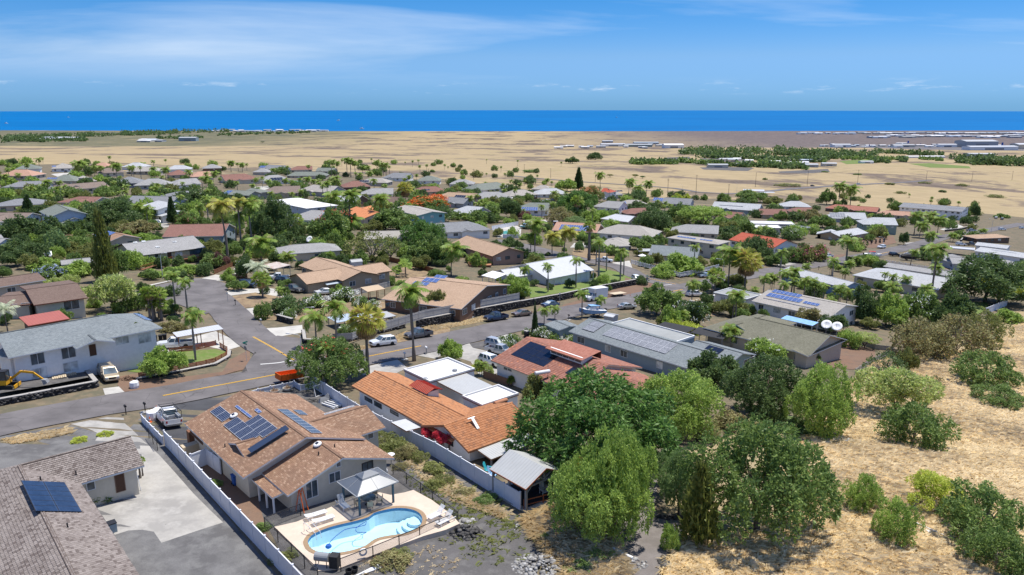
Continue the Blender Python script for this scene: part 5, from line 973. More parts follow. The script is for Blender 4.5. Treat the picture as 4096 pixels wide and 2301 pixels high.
for t in (
 ('mango','D',690,690,15,505,None,None,'huge domed mango tree beside the orange tile roof'),
 ('big','D',1290,440,-8,290,'leaf_bright',None,'yellow-green mango tree behind the huge domed one'),
 ('big','I',995,1290,890,265,'leaf_dark',None,'dense dark tree in front of the blue-grey shingle house gable'),
 ('broad','I',640,1090,845,165,'leaf_dark',None,'dark tree reaching over the corner of the red tile roof'),
 ('big','I',1410,1440,945,235,'leaf_bright',None,'yellow-green open tree at the corner of the dry grass field'),
 ('near','J',870,1370,1055,235,'leaf_pale',None,'pale blossoming tree on the dry grass beside the rock pile'),
 ('sparse','J',790,1140,925,140,'leaf_dark',None,'ragged dark tree behind the pale blossoming tree'),
 ('broad','J',945,1075,905,65,'leaf_olive',None,'small olive tree at the garden wall corner'),
 ('bush','E',1170,510,215,235,'leaf_mid',None,'large rounded green bush in the middle of the dry grass'),
 ('big','D',1860,1130,380,445,'leaf_mid',None,'sprawling green tree casting shade over the dry grass'),
 ('big','D',1290,1010,560,160,'leaf_blue',None,'grey-green tree at the bend of the gravel drive'),
 ('softpine','D',1430,1220,640,140,None,None,'young olive pine beside the gravel drive'),
 ('big','D',830,1150,400,255,'leaf_bright',None,'bright feathery tree behind the orange blossomed one'),('big','D',650,1210,640,270,'leaf_bright',None,'low bright feathery tree at the wild border of the gravel drive'),
 ('big','D',560,1010,600,150,'leaf_bright',('flower_orange',70),'small orange flowering tree beside the pavilion'),
 ('bush','E',820,970,745,130,'leaf_bright',None,'leafy shrub with dead twigs above the fallen panel'),
 ('bush','E',1050,1195,920,150,'leaf_bright',None,'green shrub leaning over the dry grass near the fallen panel'),
 ('near','E',1290,965,735,190,'leaf_yellow',None,'thin yellow-green shrub on the dry grass'),
 ('bush','E',1690,1180,845,270,'leaf_mid',None,'big green bush at the right edge of the dry grass'),
 ('bush','E',1780,1410,1140,210,'leaf_mid',None,'green bush in the bottom right corner'),
 ('bush','J',1540,1155,930,195,'leaf_mid',None,'long green bush high on the dry slope'),
 ('bush','J',1640,1290,1170,165,'leaf_mid',None,'low green bush on the dry slope below the long one'),
 ('sparse','J',1155,1222,1095,60,'leaf_brown',None,'small bare tree alone on the dry grass'),
 ('thicket','J',1050,960,690,200,'leaf_brown',None,'brown-green thicket below the pale wreckage'),
 ('thicket','J',1300,950,650,230,'leaf_brown',None,'broad brownish thicket at the top of the dry grass'),
 ('thicket','J',1510,870,630,140,'leaf_olive',None,'olive thicket beneath the white garden fence'),
 ('broad','J',810,730,495,120,'leaf_bright',None,'bright green tree behind the white solar roofed house'),
 ('broad','J',640,715,465,95,'leaf_dark',None,'dark shady tree next to the white gable wall'),
 ('broad','J',1030,735,495,125,'leaf_mid',W_(60),'white flowering tree below the long cream house'),
 ('broad','J',1260,760,485,140,'leaf_dark',None,'dense dark tree below the tall leaning palm'),
 ('mango2','J',1530,560,235,250,'leaf_dark',None,'massive dark tree at the right behind the yellow umbrella tree'),
 ('mango2','J',1800,520,275,170,'leaf_mid',None,'large leafy tree at the right edge of town'),
 ('umbrella','J',1620,570,390,205,'leaf_yellow',None,'spreading yellowish umbrella tree by the white garden fence'),
 ('shrub','J',1660,695,610,95,'leaf_bright',None,'bright green low shrub below the white garden fence'),
 ('coco','J',1135,530,135,95,None,None,'very tall leaning coconut palm in front of the long cream house'),
 ('royal','J',520,300,90,80,None,None,'shaggy palm on the roadside by the white boat'),
 ('coco','I',745,365,60,110,None,None,'tall windblown coconut palm at the street corner'),
 ('fanskirt','I',865,385,130,95,None,None,'stout fan palm with thick trunk beside the windblown palm'),
 ('fan','I',650,390,250,58,None,None,'small fan palm by the silver parked car'),
 ('broad','I',490,645,462,112,'leaf_dark',W_(150),'white flowering plumeria in front of the mossy roofed house'),
 ('broad','I',565,405,308,48,'leaf_mid',W_(90),'small white plumeria at the road junction'),
 ('broad','I',230,560,355,135,'leaf_mid',None,'green street tree beside the silver sedan'),
 ('shrub','I',300,668,495,75,'leaf_bright',None,'tall grassy bamboo clump between the blue-grey house and the plumeria'),
 ('broad','I',760,565,428,98,'leaf_olive',None,'round olive tree beside the flat roofed white garage'),
 ('small','I',760,800,635,95,None,None,'clump of small palms against the mossy roofed house'),
 ('small','I',850,790,660,60,None,None,'slim palm beside the clump of small palms'),
 ('broad','I',1020,890,738,118,'leaf_bright',W_(50),'bright plumeria between the mossy roof and the blue-grey gable'),
 ('broad','I',1330,650,515,90,'leaf_brown',None,'rusty leaved tree beside the blue tarp'),
 ('broad','I',1510,690,562,92,'leaf_dark',W_(70),'dark plumeria beside the satellite dishes'),
 ('shrub','I',1620,795,678,72,'leaf_bright',None,'round green shrub below the satellite dishes'),
 ('umbrella','I',1730,800,700,90,'leaf_pale',None,'pale spreading tree over the garden wall'),
 ('broad','I',1290,905,770,90,'leaf_mid',None,'green tree hiding the end of the mossy roof'),
 ('shrub','I',340,690,600,60,'leaf_yellow',None,'yellow shrub next to the black shade cloth'),
 ('shrub','I',470,690,620,80,'leaf_yellow',None,'yellow-green hedge shrub behind the black shade cloth'),
 ('mango2','I',940,170,-5,118,'leaf_dark',None,'rounded dark tree in front of the red roof house'),
 ('broad','I',1100,210,120,75,'leaf_mid',None,'garden tree in front of the blue market tent'),
 ('shrub','I',370,255,118,140,'leaf_bright',None,'bright hedge bush above the white railing wall'),
 ('shrub','I',1230,180,75,60,'leaf_mid',('flower_pink',60),'pink bougainvillea hedge end beside the driveway'),
 ('shrub','I',1310,185,60,75,'leaf_olive',('flower_pink',60),'pink bougainvillea in the middle of the roadside hedge'),
 ('shrub','I',1410,170,55,80,'leaf_olive',('flower_pink',60),'pink bougainvillea hedge end beside the white pickup'),
 ('royal','H',890,395,185,55,None,None,'slim palm on the lawn beside the verandah corner'),
 ('royal','H',1092,365,145,52,None,None,'slim palm on the lawn in front of the verandah'),
 ('royal','H',722,340,208,55,None,None,'short palm beside the white carport tent'),
 ('royal','H',1255,325,15,60,None,None,'tall slim palm at the far lawn corner'),
 ('royal','H',1312,245,55,48,None,None,'slim palm behind the far lawn corner'),
 ('royal','H',1412,312,78,55,None,None,'palm at the street end of the lawn'),
 ('royal','H',1437,275,90,50,None,None,'second palm at the street end of the lawn'),
 ('coco','M',1060,1042,670,105,None,None,'tall coconut palm on the cul-de-sac behind the metal roof'),
 ('cocoy','M',1225,1015,790,95,None,None,'yellowing coconut palm, middle of three behind the metal roof'),
 ('cocoy','M',1340,1012,745,110,None,None,'yellowing coconut palm, rightmost of three behind the metal roof'),
 ('coco','M',1020,1030,800,70,None,None,'leaning young coconut palm beside the cul-de-sac'),
 ('fan','M',1582,1070,715,55,None,None,'very tall thin palm between the cul-de-sac and the white bungalow'),
 ('royal','H',1135,585,385,62,None,None,'palm leaning over the blue and white boat'),
 ('royal','H',1262,570,425,55,None,None,'palm between the boat and the small white shed'),
 ('royal','H',862,630,500,58,None,None,'leftmost of two palms behind the blue-grey shed'),
 ('royal','H',940,598,495,52,None,None,'rightmost of two palms behind the blue-grey shed'),
 ('column','H',795,722,505,24,None,None,'narrow dark cypress beside the white oleander hedge'),
 ('broad','H',175,888,745,82,'leaf_bright',None,'bright rounded tree beside the white flat roof'),
 ('shrub','H',615,805,708,70,'leaf_mid',W_(170),'white oleander bush beside the parked silver car'),
 ('shrub','H',735,700,655,32,'leaf_mid',W_(120),'white oleander at the stone gate pillar'),
 ('shrub','H',850,735,650,60,'leaf_mid',W_(170),'white oleander hedge bush next to the cypress'),
 ('shrub','H',950,745,680,65,'leaf_mid',W_(170),'white oleander hedge bush below the blue-grey shed'),
 ('shrub','H',1060,760,710,60,'leaf_mid',W_(170),'white oleander hedge bush at the far end of the red roof'),
 ('broad','H',660,445,283,92,'leaf_bright',None,'bright green tree at the corner of the lawn'),
 ('yucca','H',645,1075,1000,48,None,None,'red leaved ti plants beside the red tile house'),
 ('shrub','H',790,1155,990,108,'leaf_olive',None,'rounded olive bush between the orange and red tile roofs'),
 ('papaya','H',1395,845,728,55,None,None,'leftmost papaya tree by the blue-grey eaves'),
 ('papaya','H',1535,865,725,55,None,None,'rightmost papaya tree by the blue-grey eaves'),
 ('coco','H',190,280,45,100,None,None,'bushy coconut palm beside the red deck'),
 ('broad','H',75,190,-15,105,'leaf_mid',None,'leafy tree beside the pink-brown gabled house'),
 ('shrub','H',380,960,885,45,'leaf_yellow',None,'yellow croton beside the white flat roof'),
 ('small','H',410,1000,895,55,None,None,'small palm beside the white crossover car'),
 ('shrub','H',460,990,930,35,'leaf_pale',W_(60),'pale flowering shrub by the dark fence'),
 ('shrub','H',80,500,420,65,'leaf_mid',None,'shrub at the left end of the grey board fence'),
 ('papaya','H',180,480,395,55,None,None,'papaya behind the grey board fence'),
 ('broad','H',300,480,375,75,'leaf_mid',None,'leafy tree behind the grey board fence'),
 ('shrub','H',400,470,385,55,'leaf_mid',None,'shrub beside the orange parasol behind the grey fence'),
 ('broad','H',540,420,335,55,'leaf_bright',None,'small tree behind the end of the grey board fence'),
 ('royal','G',990,780,455,125,None,None,'royal palm in the middle of the corner garden'),
 ('royal','G',845,800,530,125,None,None,'bushy royal palm at the corner of the two roads'),
 ('fanskirt','G',1216,995,550,118,None,None,'fan palm with brown skirt beside the white driveway'),
 ('coco','G',1550,895,345,128,None,None,'tall full coconut palm beside the mailboxes'),
 ('big','G',935,1065,735,230,'leaf_mid',('flower_red',22),'broad plumeria tree with red blossom over the trailer'),
 ('royal','G',940,1085,770,75,None,None,'palm growing up through the red blossomed plumeria'),
 ('shrub','G',460,590,475,55,'leaf_mid',None,'green bush beside the side road driveway'),
 ('shrub','G',635,550,438,112,'leaf_dark',None,'wide dark bush in the corner garden'),
 ('shrub','G',640,595,515,50,'leaf_mid',W_(170),'white flowering bush behind the low stone wall'),
 ('shrub','G',850,505,412,90,'leaf_mid',W_(170),'white flowering hedge before the grey carport'),
 ('shrub','G',1060,460,365,92,'leaf_mid',W_(170),'white flowering hedge beside the brown pergola'),
 ('shrub','G',1160,500,430,55,'leaf_mid',W_(170),'white flowering bush in front of the brown pergola'),
 ('shrub','G',1255,510,450,50,'leaf_mid',W_(170),'white flowering bush at the pergola corner'),
 ('shrub','G',1070,690,635,60,'leaf_mid',W_(170),'white flowers over the corner fence'),
 ('papaya','G',1250,590,520,45,None,None,'papaya in front of the basketball yard'),
 ('broad','G',1720,560,385,70,'leaf_olive',None,'olive tree against the tan roof with three solar panels'),
 ('papaya','G',1420,290,222,35,None,None,'small papaya in the fenced back yard'),
 ('papaya','G',1490,290,182,45,None,None,'taller papaya in the fenced back yard'),
 ('royal','G',580,448,358,40,None,None,'young palm in the bare front yard'),
 ('fan','G',455,435,275,62,None,None,'round headed palm in the bare front yard'),
 ('silver','G',430,330,180,95,None,None,'silvery triangle palm above the parked trucks'),
 ('coco','G',450,210,-10,110,None,None,'coconut palm behind the rusty white carport'),
 ('small','G',640,215,105,70,None,None,'dark palm clump behind the rusty white carport'),
 ('broad','G',325,295,148,62,'leaf_dark',W_(20),'round dark tree at the side road driveway'),
 ('broad','G',140,218,110,65,'leaf_purple',None,'purple leaved tree at the end of the side road'),
 ('shrub','G',40,275,190,55,'leaf_dark',None,'dark bush at the end of the side road'),
 ('shrub','G',185,312,252,35,'leaf_bright',None,'small bright bush by the wooden gate'),
 ('sparse','L',1420,1075,800,220,'leaf_olive',None,'wide bare branched tree behind the tan house'),
 ('sparse','L',1600,1060,850,150,'leaf_mid',None,'half leafed tree next to the wide bare one'),
 ('mango2','L',1920,955,685,205,'leaf_mango',None,'perfectly rounded deep green tree behind the pink-brown house'),
 ('broad','L',1990,1095,865,175,'leaf_mid',None,'loose green tree below the rounded one'),
 ('broad','L',1760,1060,930,80,'leaf_bright',None,'light green shrubby tree over the back yard fence'),
 ('broad','L',1010,1090,980,55,'leaf_bright',None,'small bright tree by the back wall of the grey roofed house'),
 ('papaya','L',1740,1205,1075,60,None,None,'tall papaya in the bare back yard'),
 ('papaya','L',1650,1225,1138,48,None,None,'short papaya in the bare back yard'),
 ('shrub','L',1590,1300,1220,60,'leaf_mid',None,'shrub along the back yard picket fence'),
 ('shrub','L',1700,1320,1260,55,'leaf_bright',None,'bright shrub along the back yard picket fence'),
 ('yucca','F',1150,505,255,112,None,None,'spiky yucca clump beside the big white two-storey house'),
 ('royal','F',1275,448,158,66,None,None,'leftmost royal palm at the side road bend'),
 ('royal','F',1362,475,200,72,None,None,'rightmost royal palm at the side road bend'),
 ('royal','F',1416,800,435,100,None,None,'royal palm standing in the fenced lawn'),
 ('royal','F',965,820,632,75,None,None,'leftmost of three palms against the white wall'),
 ('royal','F',1000,825,525,85,None,None,'tallest of three palms against the white wall'),
 ('royal','F',1032,822,668,60,None,None,'smallest of three palms against the white wall'),
 ('broad','F',1185,918,718,118,'leaf_bright',None,'bright plumeria tree at the red slat fence'),
 ('yucca','F',1265,470,390,45,None,None,'small spiky yucca beside the gravel'),
 ('open','F',830,445,185,155,'leaf_pale',None,'pale yellow-green tree behind the big white house'),
 ('silver','F',60,610,395,105,None,None,'silvery palm at the left edge beside the red roof'),
 ('shrub','F',40,300,240,45,'leaf_pale',None,'leftmost shrub of the flowering hedge before the brown roof'),
 ('shrub','F',130,295,235,45,'leaf_pale',None,'second shrub of the flowering hedge before the brown roof'),
 ('shrub','F',225,285,225,45,'leaf_pale',None,'third shrub of the flowering hedge before the brown roof'),
 ('shrub','F',320,280,215,45,'leaf_pale',None,'fourth shrub of the flowering hedge before the brown roof'),
 ('shrub','F',410,270,200,45,'leaf_pale',None,'fifth shrub of the flowering hedge before the brown roof'),
 ('shrub','F',510,255,180,50,'leaf_pale',None,'rightmost shrub of the flowering hedge before the brown roof'),
 ('shrub','F',380,200,108,100,'leaf_mid',('flower_blue',260),'bush covered in pale blue flowers'),
 ('shrub','F',335,140,55,100,'leaf_bright',None,'bright tree above the blue flowering bush'),
 ('shrub','F',590,185,80,120,'leaf_bright',None,'bright bushy tree beside the small grey gable'),
 ('shrub','F',985,430,300,60,'leaf_mid',W_(20),'leafy bush at the cul-de-sac corner'),
 ('shrub','F',1110,190,145,75,'leaf_bright',None,'low spreading green shrub below the ramp'),
 ('shrub','F',1230,185,125,90,'leaf_bright',None,'middle spreading shrub below the ramp'),
 ('shrub','F',1350,170,110,80,'leaf_bright',None,'right spreading shrub below the ramp'),
 ('shrub','F',1240,590,520,70,'leaf_brown',None,'dry brown shrub beside the yucca'),
 ('shrub','F',1340,600,540,40,'leaf_brown',None,'dry shrub near the carport'),
 ('softpine','K',1030,1275,590,105,None,None,'tall shaggy pine behind the pale yellow-green tree'),
 ('broad','K',1110,1230,930,95,'leaf_mid',None,'leafy tree beside the tall shaggy pine'),
 ('pine','K',290,700,435,62,None,None,'dark norfolk pine at the left among the houses'),
 ('pine','K',1670,725,452,48,None,None,'dark norfolk pine beside the white modern house'),
 ('pine','K',1855,615,468,38,None,None,'small dark norfolk pine behind the pink tree'),
 ('broad','K',200,890,640,170,'leaf_dark',None,'spreading dark tree above the blue-grey cottage'),
 ('broad','K',455,905,660,165,'leaf_dark',None,'spreading dark tree in front of the pale blue house'),
 ('mango2','K',1060,760,490,265,'leaf_dark',None,'enormous dark tree behind the blue solar roof'),
 ('broad','K',1330,835,685,155,'leaf_brown',None,'brownish leafy tree by the white modern house drive'),
 ('broad','K',775,925,768,100,'leaf_mid',None,'bushy green tree in front of the blue solar roof'),
 ('shrub','K',560,1015,785,95,'leaf_blue',None,'feathery grey-green tree beside the brown yard'),
 ('shrub','K',700,1010,890,110,'leaf_olive',None,'olive scrub behind the small grey gable'),
 ('shrub','K',880,1030,900,90,'leaf_olive',None,'olive scrub next to the tall shaggy pine'),
 ('shrub','K',1380,890,805,100,'leaf_bright',None,'light green shrub over the yellow house roof'),
 ('shrub','K',1405,540,455,110,'leaf_bright',None,'bright rounded tree before the slate gabled house'),
 ('broad','K',790,785,665,78,'leaf_mid',None,'tree at the mouth of the double garage'),
 ('broad','K',1800,730,598,98,'leaf_mid',('flower_pink',70),'pink flowering tree beside the norfolk pine'),
 ('coco','K',1345,695,512,70,None,None,'coconut palm beside the white modern house'),
 ('royal','K',1935,690,525,55,None,None,'short palm behind the pink flowering tree'),
 ('royal','K',2012,695,445,55,None,None,'tall straight palm behind the pink flowering tree'),
 ('cocoy','K',2200,1070,470,140,None,None,'tallest coconut palm, leftmost of the windy trio'),
 ('cocoy','K',2330,945,462,95,None,None,'slender coconut palm, middle of the windy trio'),
 ('coco','L',265,945,475,120,None,None,'leaning coconut palm, rightmost of the windy trio'),
 ('coco','L',110,930,600,80,None,None,'coconut palm low behind the windy trio'),
 ('mango2','L',490,890,485,170,'leaf_dark',None,'tall dense dark tree beside the windy palm trio'),
 ('broad','L',600,880,700,70,'leaf_dark',None,'dark shrubby tree below the grey shingled house'),
 ('mango2','L',1930,610,445,195,'leaf_mid',('flower_orange',900),'flame tree covered in orange-red blossom'),
 ('broad','L',1020,880,580,175,'leaf_mid',('flower_red',60),'tree with scattered red blossom beside the leaning palm'),
 ('mango2','M',1600,490,350,105,'leaf_olive',('flower_peach',600),'peach blossomed tree beside the red and white house'),
 ('coco','L',1060,640,405,105,None,None,'coconut palm above the red blossomed tree'),
 ('coco','L',1205,840,385,115,None,None,'tall leaning palm in front of the orange roof'),
 ('coco','L',1500,710,432,95,None,None,'coconut palm at the end of the orange roof'),
 ('coco','L',1215,850,630,115,None,None,'short bushy coconut palm under the tall leaning one'),
 ('fanskirt','L',1745,535,340,68,None,None,'shaggy fan palm behind the flame tree'),
 ('fan','L',695,835,645,62,None,None,'fan palm by the grey shingled house'),
 ('broad','L',1660,790,565,185,'leaf_mid',None,'wide green tree below the teal house'),
 ('broad','L',1430,790,675,98,'leaf_olive',None,'olive tree below the orange roof'),
 ('broad','L',1800,700,600,90,'leaf_mid',None,'leafy tree touching the teal house'),
 ('shrub','L',1050,900,830,100,'leaf_bright',None,'bright shrubs beside the rusty shed'),
 ('pine','M',1480,400,172,46,None,None,'tall dark norfolk pine standing above the houses'),
 ('mango2','M',1460,605,398,160,'leaf_mango',None,'great rounded dark tree left of the twin gabled house'),
 ('fan','M',1470,665,465,58,None,None,'fan palm in front of the great rounded tree'),
 ('broad','M',1370,400,282,80,'leaf_bright',None,'light green tree beside the norfolk pine'),
 ('coco','M',1690,365,215,55,None,None,'windswept palm right of the norfolk pine'),
 ('coco','M',1965,425,280,65,None,None,'windswept palm, leftmost of three by the highway'),
 ('coco','M',2050,455,340,60,None,None,'windswept palm, middle of three by the highway'),
 ('coco','M',2132,455,295,60,None,None,'windswept palm, rightmost of three by the highway'),
 ('mango2','M',2190,800,570,155,'leaf_dark',None,'large dark tree left of the umbrella tree'),
 ('broad','M',2040,610,498,98,'leaf_dark',None,'dark rounded tree behind the low white roof'),
 ('umbrella','N',755,765,555,215,'leaf_bright',None,'spreading bright umbrella tree among the houses'),
 ('broad','N',520,725,525,95,'leaf_mid',None,'green tree left of the umbrella tree'),
 ('broad','M',830,655,470,105,'leaf_dark',None,'dark garden tree left of the solar roofed white house'),
 ('broad','M',930,665,590,75,'leaf_purple',None,'purplish shrub below the solar roofed white house'),
 ('thicket','M',1290,700,555,135,'leaf_brown',None,'dry brownish thicket right of the solar roofed white house'),
 ('thicket','M',1440,725,640,110,'leaf_blue',None,'grey-green thicket above the salmon roof'),
 ('shrub','M',1560,690,590,90,'leaf_bright',None,'bright hedge left of the low white metal roof'),
 ('shrub','M',1690,690,600,60,'leaf_bright',None,'bright hedge bush at the low white metal roof'),
 ('broad','M',1780,770,670,95,'leaf_bright',W_(30),'yellowish flowering tree below the low white metal roof'),
 ('broad','M',2090,975,835,125,'leaf_mid',None,'leafy tree beside the hipped grey garage'),
 ('broad','M',2270,940,815,75,'leaf_mid',None,'leafy tree behind the grey sail awning'),
 ('royal','M',1650,1110,850,70,None,None,'palm leaning over the dry yard by the parked white pickup'),
 ('broad','M',1490,985,880,45,'leaf_blue',None,'small ornamental tree on the dry yard'),
 ('shrub','M',1520,880,815,50,'leaf_mid',None,'round shrub by the red picket fence'),
 ('shrub','M',1620,875,805,50,'leaf_mid',None,'bush by the salmon roofed house'),
 ('broad','M',400,680,610,60,'palm_green',None,'bushy garden tree right of the teal house'),
 ('small','M',500,690,600,60,None,None,'palm clump behind the dark grey house'),
 ('small','M',600,690,600,60,None,None,'second palm clump behind the dark grey house'),
 ('broad','M',690,700,620,70,'leaf_mid',None,'garden tree behind the white pool fence'),
 ('coco','N',2060,530,315,75,None,None,'windblown palm, left of two at the field edge'),
 ('coco','N',2172,535,340,80,None,None,'windblown palm, right of two at the field edge'),
 ('broad','N',1945,530,385,65,'leaf_mid',None,'leafy tree beside the two windblown palms'),
 ('broad','N',1210,500,390,130,'leaf_mid',None,'green tree left of the farm stand roof'),
 ('shrub','N',930,500,420,70,'leaf_mid',None,'roadside bush left of the farm stand'),
 ('shrub','N',500,485,420,45,'leaf_yellow',None,'yellow roadside bush by the highway'),
 ('shrub','N',600,490,422,35,'leaf_yellow',None,'second yellow roadside bush by the highway'),
 ('shrub','N',770,485,430,35,'leaf_mid',None,'green roadside bush by the highway'),
 ('broad','N',1420,540,450,80,'leaf_olive',None,'olive tree below the farm stand'),
 ('broad','N',1000,810,690,90,'leaf_olive',None,'olive hedge tree left of the white studio'),
 ('broad','N',1150,820,690,100,'leaf_mid',None,'green hedge tree left of the white studio'),
 ('small','N',1330,850,740,100,None,None,'areca palms behind the red roof house'),
 ('broad','N',1610,860,755,110,'leaf_mid',W_(60),'white flowering tree right of the white studio'),
 ('broad','N',1780,700,580,90,'leaf_brown',None,'rusty palms and trees behind the pale grey roof'),
 ('broad','N',1900,750,630,100,'leaf_mid',None,'green tree behind the open garage house'),
 ('broad','N',1500,680,590,60,'leaf_mid',None,'tree right of the brown gabled house'),
 ('coco','O',1350,1060,840,85,None,None,'leftmost coconut palm of the roadside grove'),
 ('coco','O',1470,1060,835,85,None,None,'middle coconut palm of the roadside grove'),
 ('coco','O',1570,1080,880,80,None,None,'rightmost coconut palm of the roadside grove'),
 ('coco','O',1400,1090,930,80,None,None,'short coconut palm of the roadside grove'),
 ('broad','O',1250,1160,1040,45,'leaf_dark',None,'dark bush below the roadside grove'),
 ('coco','O',1490,1170,1030,75,None,None,'palm standing at the road below the grove'),
 ('shrub','O',1480,1235,1165,60,'leaf_mid',None,'rounded shrub by the picket fenced boat yard'),
 ('broad','O',1850,970,880,50,'leaf_dark',None,'dark tree in front of the long white two-storey house'),
 ('broad','O',1940,890,760,40,'leaf_dark',None,'dark tree at the end of the long white two-storey house'),
 ('broad','O',1170,830,740,60,'leaf_mid',None,'leafy tree left of the long white two-storey house'),
 ('royal','O',690,1340,1085,90,None,None,'tall shaggy palm by the white pickup on the far road'),
 ('royal','O',810,1190,1090,35,None,None,'slim palm beside the rock columns'),
 ('small','O',1720,1130,1040,60,None,None,'palm clump behind the boat yard house'),
 ('small','O',2010,1050,1000,50,None,None,'palm clump by the far road'),
 ):
 tree(*t)
for i,(x,yb,yt,hw) in enumerate(((1060,405,262,52),(1145,420,235,58),(1215,440,290,45),(1290,455,285,52),(1365,470,300,52),(1430,485,330,50),(1540,500,345,62),(1600,500,370,45))):
 tree('royal' if i%2 else 'small','I',x,yb,yt,hw,label=('leftmost','second','third','fourth','fifth','sixth','seventh','rightmost')[i]+' palm of the row before the blue house')
for i,(x,yb,yt,hw) in enumerate(((790,480,340,38),(850,480,355,42),(945,495,370,52),(1050,500,430,40))): tree('royal','J',x,yb,yt,hw,label=('leftmost','second','third','rightmost')[i]+' palm along the long cream house')
for i,(x,yb,yt,hw) in enumerate(((470,340,290,45),(540,345,260,48),(630,430,360,60),(600,300,230,35),(690,300,235,40))): tree('small','J',x,yb,yt,hw,label=('first','second','third','fourth','fifth')[i]+' palm counting from the blue house toward the white boat')
for i,(x,yb,yt,hw) in enumerate(((1030,265,95,42),(1080,262,110,36),(1180,262,75,48),(1215,262,85,44),(1262,265,105,38),(1330,262,150,34),(1380,262,155,34),(1470,250,100,42),(1530,248,120,36),(1555,250,125,36))):
 tree('coco','L',x,yb,yt,hw,label=('leftmost','second','third','fourth','fifth','sixth','seventh','eighth','ninth','rightmost')[i]+' tall palm of the grove at the edge of the dry field')
for i,(r,x,yb,yt,hw) in enumerate((('L',1300,300,220,40),('L',1390,300,205,42),('L',800,360,260,45),('L',900,350,280,40),('L',1080,400,250,60),('L',990,480,300,50),('L',300,355,270,40),('L',420,360,285,40),('L',590,350,275,40),('L',1440,390,275,52),('K',770,260,100,70),('K',820,255,115,50),('K',980,255,150,45),('K',1130,280,130,60),('K',1270,250,150,45),('K',1380,165,120,38),('K',1480,250,165,40),('K',1600,280,165,50),('K',1835,345,190,50),('K',2060,330,205,48),('K',2230,215,105,42),('K',2340,210,125,38),('K',1990,360,250,55),('K',1505,450,350,52),('K',1600,460,370,45),('K',1010,440,350,50),('K',240,400,335,40),('K',120,400,330,45),('K',470,460,385,42),('K',580,465,390,40),('K',380,165,75,42),('L',60,215,105,40),('L',170,215,125,32),('M',960,345,285,22),('M',690,395,315,35),('M',440,560,440,45),('M',540,560,475,38),('M',1250,470,395,45))):
 tree('coco' if i%3 else 'royal',r,x,yb,yt,hw)
# ---- filling in: shrubs, trees and palms scattered between the houses ----
def inside_house(x,y,m=1.):
 for h in HOUSES:
  for w in h.wings:
   q=w['M'].inverted()@Vector((x,y,w['M'].translation.z))
   if -m<q.x<w['L']+m and -m<q.y<w['W']+m: return True
 return False
RL=[smooth_line(p,4) for p in (MAIN,SIDE,THIRD)]
def on_road(x,y,m=6.5): return any(min((q[0]-x)**2+(q[1]-y)**2 for q in l)<m*m for l in RL)
rf=random.Random(99);placed=[];n=0;SMALL=[]
def scatter(N,xr,yr,hr,kinds,sp):
 c=0;tries=0
 while c<N and tries<N*60:
  tries+=1;X=rf.uniform(*xr);Y=rf.uniform(*yr);g=at('Z',X,Y)
  if inside_house(g[0],g[1],.8) or on_road(g[0],g[1]): continue
  if any((g[0]-p[0])**2+(g[1]-p[1])**2<sp*sp for p in placed): continue
  placed.append(g);k,m=rf.choice(kinds);h=rf.uniform(*hr);
  if k in('royal','coco'): h=rf.uniform(5,9.5);R=rf.uniform(2.2,3.0)
  elif k=='small': h=rf.uniform(3,5);R=rf.uniform(1.5,2.2)
  else: R=h*rf.uniform(.55,.9)
  d=np.array([g[0],g[1]])/np.hypot(g[0],g[1])
  if h>3 and (inside_house(g[0]+d[0]*4,g[1]+d[1]*4,.5)): h=rf.uniform(1.8,3.);R=rf.uniform(1.5,2.4);k='shrub';m=rf.choice(('leaf_mid','leaf_dark','leaf_bright'))
  if k=='shrub' and g[1]>300 or k=='broad' and g[1]>330: SMALL.append((g,h,R,m))  # far broad trees are joined in with the shrubs, drawn as shrub crowns
  else: plant(k,g,h,R,m,nm='garden_tree' if k=='broad' else None)
  c+=1
G1=[('shrub','leaf_mid'),('shrub','leaf_dark'),('broad','leaf_dark'),('broad','leaf_mid'),('shrub','leaf_bright'),('broad','leaf_olive'),('royal',None),('coco',None),('small',None)]
scatter(230,(-60,2300),(655,800),(3.5,7.),G1+[('coco',None),('royal',None)],5.5);scatter(230,(0,2700),(780,900),(3.5,6.5),G1[:7]+[('small',None)],5.5);scatter(150,(2300,3900),(790,960),(3,6),G1[:6]+[('small',None)],5.5);scatter(140,(0,1400),(880,1080),(2.2,5.),G1[:6],5);scatter(120,(1400,3500),(900,1080),(2,4.4),G1[:6],5);scatter(85,(2650,3750),(1040,1330),(1.8,4.),G1[:6]+G1[6:]+[('small',None)],4);scatter(60,(900,2650),(1000,1200),(1.2,2.6),G1[:5],4);scatter(40,(0,900),(1000,1300),(1.2,2.6),G1[:5],4)
sv=np.zeros(len(CR['shrub'][0].vertices)*3,np.float32);CR['shrub'][0].vertices.foreach_get('co',sv);sv=sv.reshape(-1,4,3)[::3];cc_=sv.mean(1,keepdims=True);sv=cc_+(sv-cc_)*1.6;VV=[];mm_=[];ML=['leaf_mid','leaf_dark','leaf_bright','leaf_olive']
for g,h,R,m in SMALL:
 a=rf.uniform(0,6.28);q=sv.reshape(-1,3)*[R,R,h];VV.append(np.stack([q[:,0]*math.cos(a)-q[:,1]*math.sin(a)+g[0],q[:,0]*math.sin(a)+q[:,1]*math.cos(a)+g[1],q[:,2]+g[2]],1));mm_+=[ML.index(m) if m in ML else 0]*len(sv)
VV=np.concatenate(VV);tag(obj('garden_greenery',npmesh('garden_greenery',VV,np.arange(len(VV)).reshape(-1,4),ML,mm_)),'green garden shrubs and small trees filling the yards of the far houses','shrubs',kind='stuff')
